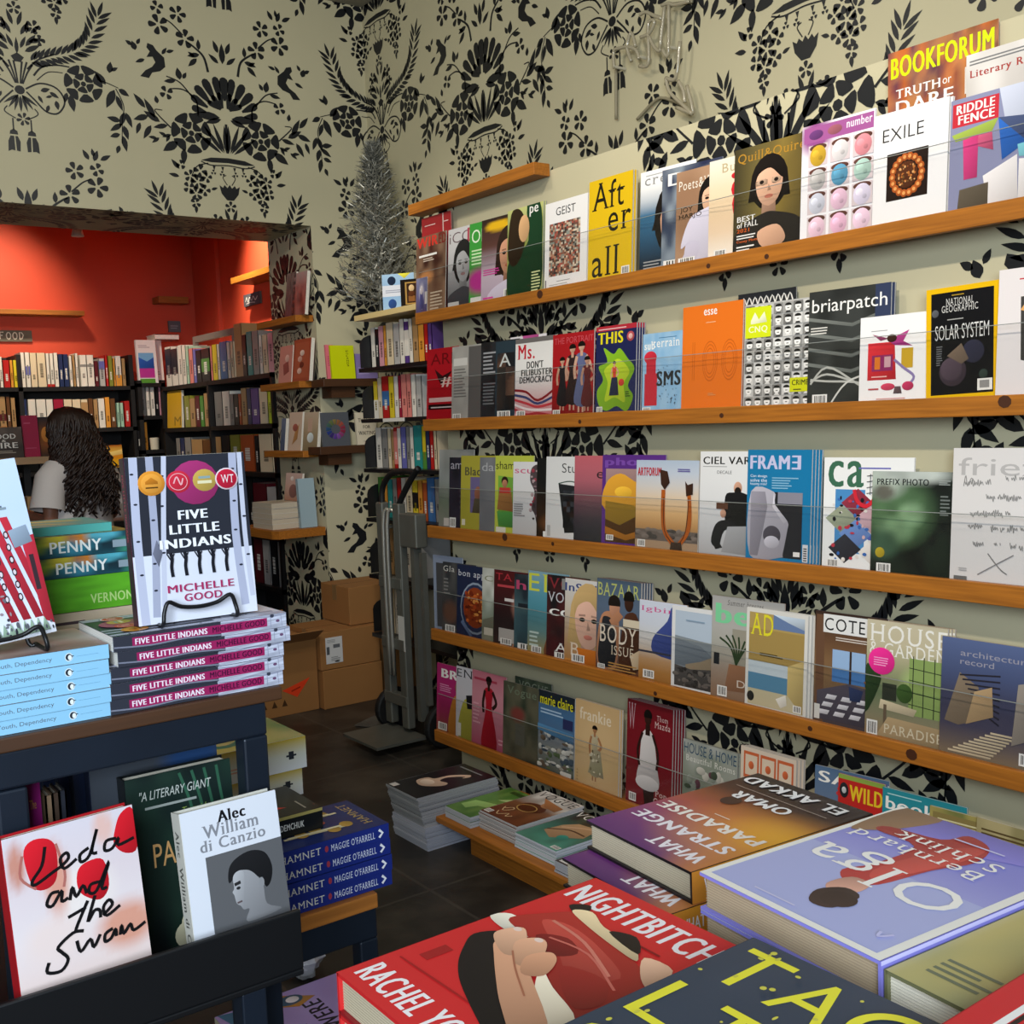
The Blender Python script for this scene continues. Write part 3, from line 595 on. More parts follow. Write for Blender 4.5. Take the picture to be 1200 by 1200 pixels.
# ---- top shelf
fill_shelf(0, [
 I(1040, 64, 'tall tabloid paper with fat lime-yellow title at the upper right of the magazine wall', [('bg', 'c8682c'), ('n', 9, .9, 3, '4a2a1c'), ('n', 12, .8, 8, '1c1a4c'), ('n', 14, .5, 2, 'e09a5a'), ('b', .75, .2, .3, .3, '15161a'), ('t', 'BOOKFORUM', .03, .85, .97, .965, 'd6e812', 'h'), ('t', 'TRUTH', .08, .735, .5, .785, W_, 'bx'), ('t', 'or', .52, .745, .6, .775, W_, ''), ('t', 'DARE', .08, .645, .62, .72, W_, 'bx'), ('r', .72, .66, .98, .8, 'e6e2dc'), ('t', 'Y', .76, .68, .92, .78, '222222', 'b')], X=2.372, xr=1166, t=.003, turn=1),
 I(1131, 66, 'tall pale grey review with a thin red serif title above the geometric cover', [('g', 'bfb6ae', 'd9d2ca', 'e8e3dd'), ('n', 5, .5, 4, 'a79d95'), ('lines', .03, .93, .9, .97, 2, '777777'), ('t', 'Literary Review of Canada', .03, .84, 1.25, .90, 'a8423c', 'bx'), ('b', .5, .6, .4, .12, 'b2a9a1')], X=2.364, w=.27, t=.003, turn=1),
 I(497, 257, 'magazine with a plain red banner peeking out behind the far left end of top shelf', [('bg', 'a3262b'), ('r', .72, .8, .75, 1, 'd9c9c0'), ('lines', .1, .91, .65, .93, 1, 'e6c6c0'), ('lines', .76, .91, .95, .93, 1, 'e6c6c0'), ('b', .5, .3, .6, .4, '3a2320')], X=2.352, w=.2, t=.003, turn=2),
 I(487, 280, 'dark red-brown magazine with chunky red capitals, leftmost large cover on top shelf', [('g', '7d6550', '6b4a38', '3a1a14', '571a18'), ('n', 6, .6, 5, 'a58468'), ('b', .35, .48, .3, .1, 'c98a55'), ('t', 'WIR', .02, .86, .74, .985, 'd9362b', 'h'), ('t', 'ED', .76, .86, 1, .985, '7d1d1a', 'h'), ('lines', .1, .74, .8, .80, 1, W_), ('lines', .25, .68, .75, .73, 2, 'd8c8b8'), ('lines', .5, .06, .95, .3, 6, 'cdb9a0')]),
 I(524.5, 270, 'pale grey magazine with a black-and-white profile portrait on the top shelf', [('g', '5c5b5c', '8d8c8e', 'c9c6c6', 'd4d0cf'), ('t', 'iCON', .04, .82, .98, .95, '6d5a5e', 'l'), ('r', .56, .8, 1, .97, 'b34a5a'), ('t', 'N', .62, .83, .9, .94, 'e8dcdc', 'b'), *face(.45, .55, .22, 'a3a2a3', '1d1d1f', '3c3c40', long=.3), ('r', .02, .02, .34, .1, 'c9c6c2')]),
 I(549.5, 263, 'bright green magazine strip on the top shelf beside the grey portrait cover', [('bg', '3f9c3d'), ('b', .3, .3, .5, .2, 'b8338a'), ('t', 'OPERA', .06, .76, 1.0, .92, 'e6f3d8', ''), ('lines', .06, .5, .6, .7, 5, 'cfe8b8'), ('r', .04, .03, .4, .11, 'e4e0da')]),
 I(563.5, 259, 'magazine with a yellow blurred title over a woman in white on the top shelf', [('g', 'b9a6bb', 'd0bcc9', '5d3a33', '30211d'), ('b', .45, .9, .4, .07, 'eeb91a', 3), *face(.72, .55, .24, 'c58e70', '2b1a14', 'cdc3d4'), ('lines', .06, .34, .5, .42, 3, 'e03fa0'), ('lines', .06, .06, .5, .1, 1, 'e03fa0'), ('bar', .62, .03, .9, .14)]),
 I(593.5, 248, 'sunlit green magazine with a woman in dark green, left of the mosaic cover', [('g', '4c5a22', '8f9440', '6d7a35', 'c2c67a'), ('n', 6, .5, 2, 'cfd08a'), ('q', [(.55, 1), (.9, 1), (.98, .6), (.9, 0), (.1, 0), (.02, .38), (.3, .5), (.6, .62)], '123c22'), ('q', [(.1, .95), (.35, .98), (.52, .8), (.45, .5), (.2, .36), (.02, .5)], '2c1d10'), ('e', .47, .76, .15, .15, 'd6a878'), ('t', 'pe', .62, .87, .86, .98, W_, 'b'), ('lines', .7, .05, .97, .28, 7, 'd8dca0')], sp='28482a', xr=636, n=1, g='green magazine copies at the left of the top shelf'),
 I(487.5, 327, 'little violet-blue paperback with a face, propped at the far left end of the top shelf', [('g', '4a3f63', '6a648c', '8587a8'), ('b', .5, .62, .3, .3, 'b8b2c4'), ('p', [(.3, .2), (.7, .2), (.62, .62), (.36, .62)], '4d4e80'), ('e', .48, .68, .14, .12, 'd2c8cc'), ('r', .8, .3, 1, .62, 'c8c2c0')], X=2.3215, w=.078, t=.005, turn=1),
 I(637.6, 240, 'white magazine with a square brown mosaic picture and thin black capitals on top shelf', [('bg', 'efecea'), ('t', 'GEIST', .26, .84, .72, .93, '26282a', ''), *tiles(18, 26, .11, .17, .84, .76, ['8c5a48', 'b9866a', '6e4a40', 'c9b29a', '54423a', 'a84f42', '8a8f86', 'd6c6b0', '3e3230'], 3), ('lines', .3, .105, .65, .12, 1, '777777'), ('lines', .12, .05, .8, .09, 2, 'aaaaaa'), ('r', .02, .04, .05, .14, '777777')], t=.005, xr=687, n=1, g='white mosaic magazine copies on the top shelf'),
 I(688.5, 214, 'front copy of the thick yellow journal with big black serif letters on top shelf', [('bg', 'e3ba14'), ('t', 'Aft', .08, .70, .82, .965, '18150f', 'x'), ('t', 'er', .46, .47, .97, .65, '18150f', 'x'), ('t', 'all', .10, .06, .72, .34, '18150f', 'x'), ('bar', .78, .04, .96, .12)], t=.007, xr=739.5, n=1, g='copies of the yellow journal', edge='cfcac2', sp='cdb02a'),
 I(749, 203, 'white and blue magazine of a face with red glowing eyes on the top shelf', [('g', '131518', '20384e', '2f5d7d', '35688a', 'f0eeec', 'f0eeec'), ('t', 'create', .08, .86, .9, .94, '8c8c8c', 'x'), ('lines', .1, .95, .9, .97, 1, 'aaaaaa'), *face(.66, .47, .3, 'cf9d80', '15100e', '14161a', long=.2), ('e', .56, .49, .13, .06, 'b3272a'), ('e', .82, .49, .12, .06, 'b3272a'), ('lines', .08, .05, .5, .14, 3, '9a9a9a')]),
 I(774.5, 200, 'dark navy magazine strip with a large white serif D on the top shelf', [('g', '6b7a88', '39445a', '222b46', '242a4a'), ('n', 7, .6, 6, 'a8b4bd'), ('t', 'D', .1, .83, .42, .95, W_, 'bx'), ('bar', .04, .02, .44, .1)]),
 I(791, 203, 'tan magazine of a smiling dark-haired woman in a pale shirt on the top shelf', [('bg', 'b08a6c'), ('b', .2, .6, .4, .5, '9a7458'), ('t', 'Poets&Writers', .04, .80, .99, .9, 'ece2d2', 'x'), *face(.62, .66, .17, 'd9ab8c', '14100f', 'cdc6d8', long=1.3), ('q', [(.1, .2), (.22, .45), (.42, .55), (.95, .55), (1, 0), (.4, 0), (.45, .2), (.28, .26)], 'd4cede'), ('t', 'JOY', .08, .56, .3, .62, '2a1d14', ''), ('t', 'HARJO', .06, .49, .46, .55, '2a1d14', ''), ('bar', .06, .02, .36, .1)]),
 I(829.5, 190, 'cream magazine with a big red footprint on the top shelf', [('bg', 'eee0c4'), ('g', 'f2ece0', 'e9c9a4', 'e8d0ac', 'efe6d4'), ('t', 'Buddhadharma', .2, .86, 1.6, .95, 'b8a67e', 'x'), ('p', ell(.62, .68, .26, .13), 'c2202c'), ('q', [(.4, .6), (.86, .62), (.8, .4), (.84, .25), (.7, .16), (.52, .18), (.46, .3)], 'c2202c'), *[('e', .42+.11*i, .81-.01*i*i*.6+.012*i, .06, .03, 'c2202c') for i in range(5)], ('s', [(.66, .62), (.6, .45), (.66, .25)], .012, 'dc6a5e'), ('bar', .1, .03, .3, .11)]),
 I(858.5, 177, 'olive-gold magazine of a dark-haired woman in glasses on the top shelf', [('gh', '3c3622', '77693a', '8a7436', '5a4c28'), ('n', 4, .4, 7, '4a4128'), ('t', 'Quill&Quire', .05, .85, .97, .95, 'b8862c', 'x'), *face(.5, .62, .2, 'd8a98c', '17110f', '26221f', long=.7), ('S', [(.32, .64), (.48, .64)], .045, '9c8068'), ('e', .4, .645, .07, .028, 'b89880'), ('e', .6, .645, .07, .028, 'b89880'), ('e', .4, .645, .03, .018, '221a16'), ('e', .6, .645, .03, .018, '221a16'), ('q', [(.36, .2), (.62, .24), (.74, .12), (.66, .05), (.42, .06)], 'd0a284'), ('t', 'BEST', .06, .32, .32, .37, W_, 'b'), ('t', 'of FALL', .06, .265, .36, .315, W_, 'b'), ('t', '2021', .06, .22, .24, .255, 'd8642a', 'b'), ('lines', .06, .16, .34, .21, 2, W_), ('t', 'Casey Plett', .06, .12, .36, .15, 'd8642a', 'b'), ('lines', .06, .05, .36, .11, 2, W_)], xr=941),
 I(937, 150, 'white magazine with a grid of coloured balls under a purple band on top shelf', [('bg', 'f1eef0'), ('r', .03, .85, .98, .98, 'a75a98'), ('b', .2, .9, .3, .2, '9a4f90'), ('t', 'number', .62, .9, .96, .97, 'f2e6ee', 'b'), ('e', .2, .91, .1, .04, '6a3a74'), ('e', .46, .915, .1, .04, '9c5a66')] + [o for i in range(3) for j in range(4) for c in [['c8a032', 'd8d2d2', 'd88a92', 'b8b4b2', '5a98b8', 'a8c4b8', 'c9cad6', 'e0b8cc', 'd9cfe2', 'e6c2d2', 'e2b2ca', 'e8c8da'][i+3*j if 0 else (i+3*(3-j)) % 12]] for o in (('r', .1+.31*i, .045+.2*j, .37+.31*i, .225+.2*j, 'd6c6c8'), ('e', .235+.31*i, .2+.2*j, .12, .03, '5f3b33'), ('e', .235+.31*i, .13+.2*j, .115, .088, c), ('e', .2+.31*i, .15+.2*j, .05, .03, tuple(np.minimum(lin(c)*1.35, 1))), ('e', .27+.31*i, .11+.2*j, .03, .02, tuple(lin(c)*.7)))], xr=1020, t=.005),
 I(1021.5, 137, 'white magazine with a small black square of orange rings, upper right of wall', [('bg', 'f4f1f0'), ('t', 'EXILE', .12, .75, .68, .86, '222222', 'l'), ('r', .19, .235, .75, .64, '241613'), *[('e', .47+.2*math.cos(a*.35), .435+.155*math.sin(a*.35), .045, .033, 'b85a24') for a in range(18)], *[('e', .47+.2*math.cos(a*.35), .435+.155*math.sin(a*.35), .022, .016, 'f0a860') for a in range(18)], ('e', .47, .435, .15, .115, '5a2f1a'), *dots(40, .36, .35, .58, .52, ['c87838', '7a5a30', 'e8b070'], .012, .009, 4)], xr=1108, t=.006, n=1, g='white ring magazine copies on the top shelf'),
 I(1110.5, 119, 'magazine of angular coloured shapes with a red title block, right end of the top shelf', [('bg', '8d8fae'), ('p', [(.5, 1), (.76, 1), (1, .78), (1, .5), (.6, .6)], 'b8bccb'), ('p', [(.76, 1), (1, 1), (1, .72)], 'e6e4e6'), ('r', .02, .76, .5, .96, 'c92f3c'), ('t', 'RIDDLE', .06, .87, .46, .945, W_, 'h'), ('t', 'FENCE', .08, .78, .46, .855, W_, 'h'), ('p', [(.02, .7), (.5, .76), (.44, .66), (.06, .64)], '9db04a'), ('p', [(.14, .64), (.3, .66), (.3, .3), (.16, .3)], 'd03f7c'), ('p', [(.3, .66), (.44, .66), (.46, .5), (.3, .56)], 'c8577a'), ('p', [(.5, .76), (.7, .64), (.78, .5), (.55, .4)], '2a5fae'), ('p', [(.5, .76), (1, .7), (1, .5), (.78, .52)], '3f4a6a'), ('p', [(.7, .5), (1, .52), (.98, .36), (.72, .4)], '74b6c0'), ('p', [(.36, .3), (.7, .42), (.72, .04), (.42, .04)], 'e2dcda'), ('p', [(.1, .04), (.42, .04), (.42, .24), (.12, .22)], '5c5244'), ('p', [(.72, .38), (1, .34), (1, .03), (.72, .04)], 'd4cfcd'), ('lines', .86, .84, 1, .96, 5, 'c48a98')], w=.23),
])
# ---- second shelf
fill_shelf(1, [
 I(866, 346, 'dark magazine with looping white line drawing peeking out behind the tiny faces cover', [('bg', '2b2c30'), *[('s', [(.1*i, .8), (.1*i+.1, .96), (.1*i+.16, .82), (.1*i+.05, .74), (.1*i-.02, .9)], .012, 'e8e4dc') for i in range(9)]], X=2.366, w=.2, t=.004, turn=1),
 I(600, 396, 'magazine with a white and pink head peeking out on the second shelf', [('bg', 'e6dfe2'), ('p', [(.35, 1), (.8, 1), (.75, .8), (.5, .7)], 'b04a86'), ('t', 'M', .7, .85, .95, .97, '2a2a2a', 'x')], X=2.362, w=.2, t=.003, turn=2),
 I(499.8, 410, 'red magazine with a black bird, leftmost of the second shelf', [('bg', 'a81520'), ('t', 'ARP', .12, .78, .98, .93, '6a0c12', ''), ('p', [(.25, .72), (.5, .62), (.8, .68), (.6, .55), (.45, .5), (.35, .6)], '2a0f12'), ('t', '#', .45, .47, .78, .6, 'd9b9b0', 'b'), ('r', .08, .27, .96, .33, 'd8b4b0'), ('r', .06, .17, 1, .24, '1c0c0e'), ('lines', .14, .19, .9, .225, 1, 'ccbbbb')]),
 I(529, 407, 'newsprint grey magazine with a column of text on the second shelf', [('bg', 'aaa69f'), ('r', .5, .02, 1, .98, '5d5a58'), ('n', 7, .5, 4, '8b8883'), ('lines', .06, .32, .45, .72, 10, '6f6c68'), ('r', .05, .74, .46, .84, 'd0ccc5'), ('bar', .04, .03, .28, .1)]),
 I(563, 402, 'black magazine with small grey lettering on the second shelf', [('bg', '1a1b1e'), ('n', 6, .5, 3, '35363b'), ('lines', .06, .6, .4, .9, 6, '9b9b9e'), ('lines', .06, .2, .4, .5, 7, '6d6d70')]),
 I(580, 401, 'blue-black magazine of small photo panels, left of the white fist-print cover', [('bg', '2a3a44'), *tiles(2, 4, .04, .12, .5, .85, ['4a4038', '332a26', '7a5a48', '5a5450'], 2), ('t', 'A', .1, .68, .4, .84, 'c9ccc8', ''), ('bar', .06, .02, .4, .11)]),
 I(603, 398, 'white magazine with bold black slogan and red ribbons on the second shelf', [('bg', 'e8e4e0'), ('g', 'c25a62', 'd6b0b0', 'e6e2de', 'e8e5e1', 'e0dcd8'), ('r', 0, .94, 1, 1, '6d6866'), ('t', 'Ms.', .06, .74, .5, .92, 'c22030', 'bx'), ('t', "DON'T", .3, .62, .72, .71, '1a1a1c', 'h'), ('t', 'FILIBUSTER', .16, .53, .95, .61, '1a1a1c', 'h'), ('t', 'DEMOCRACY', .12, .44, .95, .52, '1a1a1c', 'h'), *[('s', [(0, .36-.06*i), (.3, .33-.07*i), (.6, .22-.04*i), (1, .34-.08*i)], .03, c) for i, c in enumerate(['8a1c26', '3b4270', 'c23a44', 'e8d8d8', 'a32832', 'd0a0a4'])], ('bar', .05, .02, .28, .1)]),
 I(646.5, 393, 'red magazine of four standing people on the second shelf', [('bg', 'a5141c'), ('g', '7c0f15', 'a8161e', 'ad1820'), ('t', 'THE PORTRAIT', .04, .88, .98, .955, 'c8505a', ''), *figure(.25, .08, .72, '1c1a20', 'c89a80'), *figure(.5, .08, .86, '2a1c1e', 'c99c84'), *figure(.72, .05, .88, '5d6488', 'd0a48c'), *figure(.86, .06, .7, '5a1a20', 'b98a74'), ('bar', .04, .02, .22, .09)], t=.005),
 I(697, 384, 'front copy of the dark blue magazine with a yellow title and a green splash', [('bg', '1a2150'), ('r', 0, .945, 1, 1, 'b52a38'), ('lines', .06, .96, .8, .985, 1, 'e8c0c0'), ('t', 'THIS', .05, .8, .68, .93, 'e8d818', 'h'), ('e', .86, .86, .09, .055, 'b04a50'), ('e', .86, .86, .05, .03, 'e0b0a8'), ('q', [(.1, .12), (.3, .05), (.55, .1), (.8, .04), (.95, .2), (.82, .32), (.97, .5), (.8, .62), (.6, .74), (.45, .68), (.2, .76), (.3, .6), (.08, .55), (.2, .4), (.05, .28)], '7fae22'), ('q', [(.25, .16), (.5, .2), (.75, .14), (.72, .34), (.85, .48), (.6, .62), (.4, .58), (.22, .5), (.32, .36)], 'b5cc2c'), *figure(.48, .22, .6, 'd0442c', 'd9a688'), ('p', [(.36, .22), (.6, .22), (.56, .42), (.42, .42)], '1c2340'), ('e', .66, .36, .07, .04, 'c83a30'), ('lines', .76, .2, .9, .27, 3, '2a3a18'), ('bar', .05, .02, .2, .1)], t=.005, xr=744, n=3, g='copies of the dark blue green-splash magazine', sp='2a3060'),
 I(752, 392, 'front copy of the pale blue magazine with a red figure shape and big black letters', [('bg', '86b2d4'), ('n', 12, .35, 5, 'b4d0e2'), ('t', 'sub', .04, .8, .3, .9, W_, 'bx'), ('t', 'terrain', .26, .82, .92, .92, W_, 'x'), ('lines', .4, .93, .95, .95, 1, '4a7aa0'), ('p', ell(.2, .7, .16, .08)+[], 'c2283a'), ('r', .06, .1, .38, .5, 'c2283a'), ('r', .1, .5, .34, .66, 'c2283a'), ('t', 'SMS', .36, .34, .96, .52, '2a2c30', 'h'), *dots(40, .35, .1, .9, .6, ['2f3a44', '5a6a78'], .012, .008, 9), ('bar', .03, .01, .24, .08)], xr=797, t=.004, n=1, g='pale blue magazine copies on the second shelf', sp='5d8cb4'),
 I(798, 361, 'plain orange magazine with faint line numerals on the second shelf', [('bg', 'e8741f'), ('t', 'esse', .36, .9, .58, .955, W_, 'b'), ('r', .4, .83, .56, .835, 'f0c8a0'), *[('s', [(.2, .3), (.2, .66)], .03-.012*i, c) for i, c in ((0, 'c25a14'), (1, 'e8741f'))], *[('P', ell(.48, .47, .13-.025*i, .19-.03*i), c) for i, c in ((0, 'cc6018'), (.4, 'e8741f'), (1, 'cc6018'), (1.4, 'e8741f'), (2.2, 'cc6018'), (2.6, 'e8741f'))], *[('P', ell(.8, .47, .13-.025*i, .19-.03*i), c) for i, c in ((0, 'cc6018'), (.4, 'e8741f'), (1, 'cc6018'), (1.4, 'e8741f'), (2.2, 'cc6018'), (2.6, 'e8741f'))], ('lines', .46, .15, .6, .18, 2, 'd9975e')], xr=868, t=.006),
 I(870.5, 358, 'magazine of many tiny black-and-white drawn faces with a lime square on second shelf', [('bg', 'b9b7b3'), *[o for i in range(7) for j in range(9) for q in [((i*7+j*3) % 5)] for o in (('r', .015+.14*i, .02+.108*j, .145+.14*i, .12+.108*j, ['8d8b88', 'd2d0cc', 'a3a19d', 'c4c2be', '777572'][q]), ('P', ell(.08+.14*i, .072+.108*j, .044, .036, 10), 'f0ede8'), ('P', ell(.08+.14*i, .09+.108*j, .046, .022, 8, -.2, 3.3), '1a1a1a'), ('P', [(.04+.14*i, .022+.108*j), (.12+.14*i, .022+.108*j), (.1+.14*i, .04+.108*j), (.06+.14*i, .04+.108*j)], ['2a2a2a', 'e0ddd8', '555555'][(i+j) % 3]), ('S', [(.065+.14*i, .063+.108*j), (.095+.14*i, .063+.108*j)], .007, '333333'))], ('r', .02, .68, .4, .97, 'd6e21c'), ('t', 'CNQ', .07, .72, .35, .79, 'f0f2c8', 'b'), ('p', [(.1, .84), (.16, .92), (.22, .85), (.3, .92), (.34, .82), (.1, .81)], 'f0f2c8'), ('r', .69, .15, .98, .28, 'd6d81c'), ('t', 'CRIME', .72, .21, .95, .26, '26261a', 'b'), ('lines', .74, .165, .92, .19, 1, '5a5a20')], xr=949, t=.006),
 I(945.5, 343, 'dark grey magazine of slate ridges with coiled wire, white lower-case title', [('bg', '3b3d3b'), ('n', 5, .6, 6, '1a1b1b'), *[('p', [(0, .78-.13*i), (.55, .7-.13*i), (1, .8-.13*i), (1, .78-.13*i), (.55, .67-.13*i), (0, .75-.13*i)], '70736e') for i in range(4)], ('r', .82, .0, 1, 1, '343d58'), ('t', 'briarpatch', .04, .78, .96, .93, W_, ''), ('lines', .03, .63, .3, .7, 3, 'd8d4cc'), *[('s', [(.04, .2+.02*q), (.25, .34-.06*q), (.6, .2), (.9, .04+.05*q)], .018, 'b9b8b0') for q in range(3)], *[('s', [(.3, .02), (.5, .2), (.8, .26), (1, .2)], .016, 'd0cec6')], ('bar', .07, .02, .26, .11)], xr=1037, t=.006, n=1, g='dark grey slate magazine copies on second shelf', sp='39415c'),
 I(1006, 373, 'white magazine with a red bottle and insect drawing, leaning on the second shelf', [('bg', 'efecea'), ('lines', .16, .83, .42, .85, 1, '999999'), ('p', [(.12, .28), (.12, .7), (.5, .7), (.53, .28)], 'c82c34'), ('r', .18, .38, .48, .56, '8a2a5c'), ('r', .22, .4, .3, .54, 'd8742a'), ('r', .36, .42, .45, .54, 'c89aa0'), ('lines', .18, .31, .46, .34, 1, 'e8b0a8'), ('p', [(.4, .72), (.7, .82), (.62, .7), (.75, .64), (.5, .66)], 'a8387c'), ('p', [(.42, .74), (.18, .8), (.3, .72)], '8a3a60'), ('e', .46, .74, .07, .045, '3a2018'), ('r', .6, .4, .76, .62, 'c8a02c'), ('s', [(.5, .5), (.64, .4), (.78, .3), (.7, .2)], .03, '8a7aa8'), ('e', .42, .2, .1, .04, 'c8405a'), ('e', .7, .2, .08, .05, 'b8355a'), ('p', [(.52, .2), (.6, .2), (.62, .12), (.5, .12)], '5a4a4c'), ('lines', .14, .17, .34, .21, 1, 'b8474a'), ('lines', .26, .06, .7, .09, 1, 'd8a6a0')], xr=1087, t=.004, X=2.3225, turn=2.5),
 I(1085, 340, 'front copy of the yellow-bordered black magazine of planets on the second shelf', [('bg', 'e6b40c'), ('r', .07, .06, .93, .955, '101014'), ('t', 'NATIONAL', .28, .84, .66, .9, 'c9c6c0', 'x'), ('t', 'GEOGRAPHIC', .22, .78, .72, .84, 'c9c6c0', 'x'), ('lines', .36, .92, .56, .94, 1, 'a8862c'), ('lines', .3, .71, .66, .73, 1, '9c9a96'), ('t', 'SOLAR SYSTEM', .13, .54, .87, .67, 'd6d4d0', 'l'), *[('e', .13+.0*i, .78, .05, .034, '55565a') for i in range(1)], ('e', .38, .26, .19, .13, '3a3038'), ('e', .36, .28, .15, .1, '4c3f48'), ('e', .66, .42, .15, .1, '2c2c3c'), ('p', [(.3, .4), (.5, .5), (.6, .36), (.5, .32)], '6a5a4c'), ('lines', .15, .32, .24, .5, 9, '6a6a6c'), ('e', .8, .22, .06, .04, '2f3a34'), ('r', .72, .08, .92, .18, 'e4e0d8'), ('r', .75, .1, .88, .165, '8c8a86')], xr=1168, t=.005, n=1, roll=-1.5, g='copies of the yellow-bordered magazine'),
 I(1166, 317, 'white magazine with red brush capitals over a dark painting, right end of second shelf', [('bg', 'e2dad8'), ('t', 'TADDLE', .22, .84, 1.3, .92, 'c23a44', 'b'), ('p', [(.24, .78), (1, .8), (1, .26), (.8, .3), (.6, .24), (.26, .3)], '3a3836'), ('p', [(.24, .68), (.4, .64), (.6, .66), (.8, .56), (1, .6), (1, .7), (.6, .74), (.3, .74)], 'd0995c'), ('p', [(.4, .6), (.62, .56), (1, .5), (1, .56), (.7, .62)], 'b06a3c'), ('lines', .5, .14, .8, .17, 1, '666666')], w=.215),
])
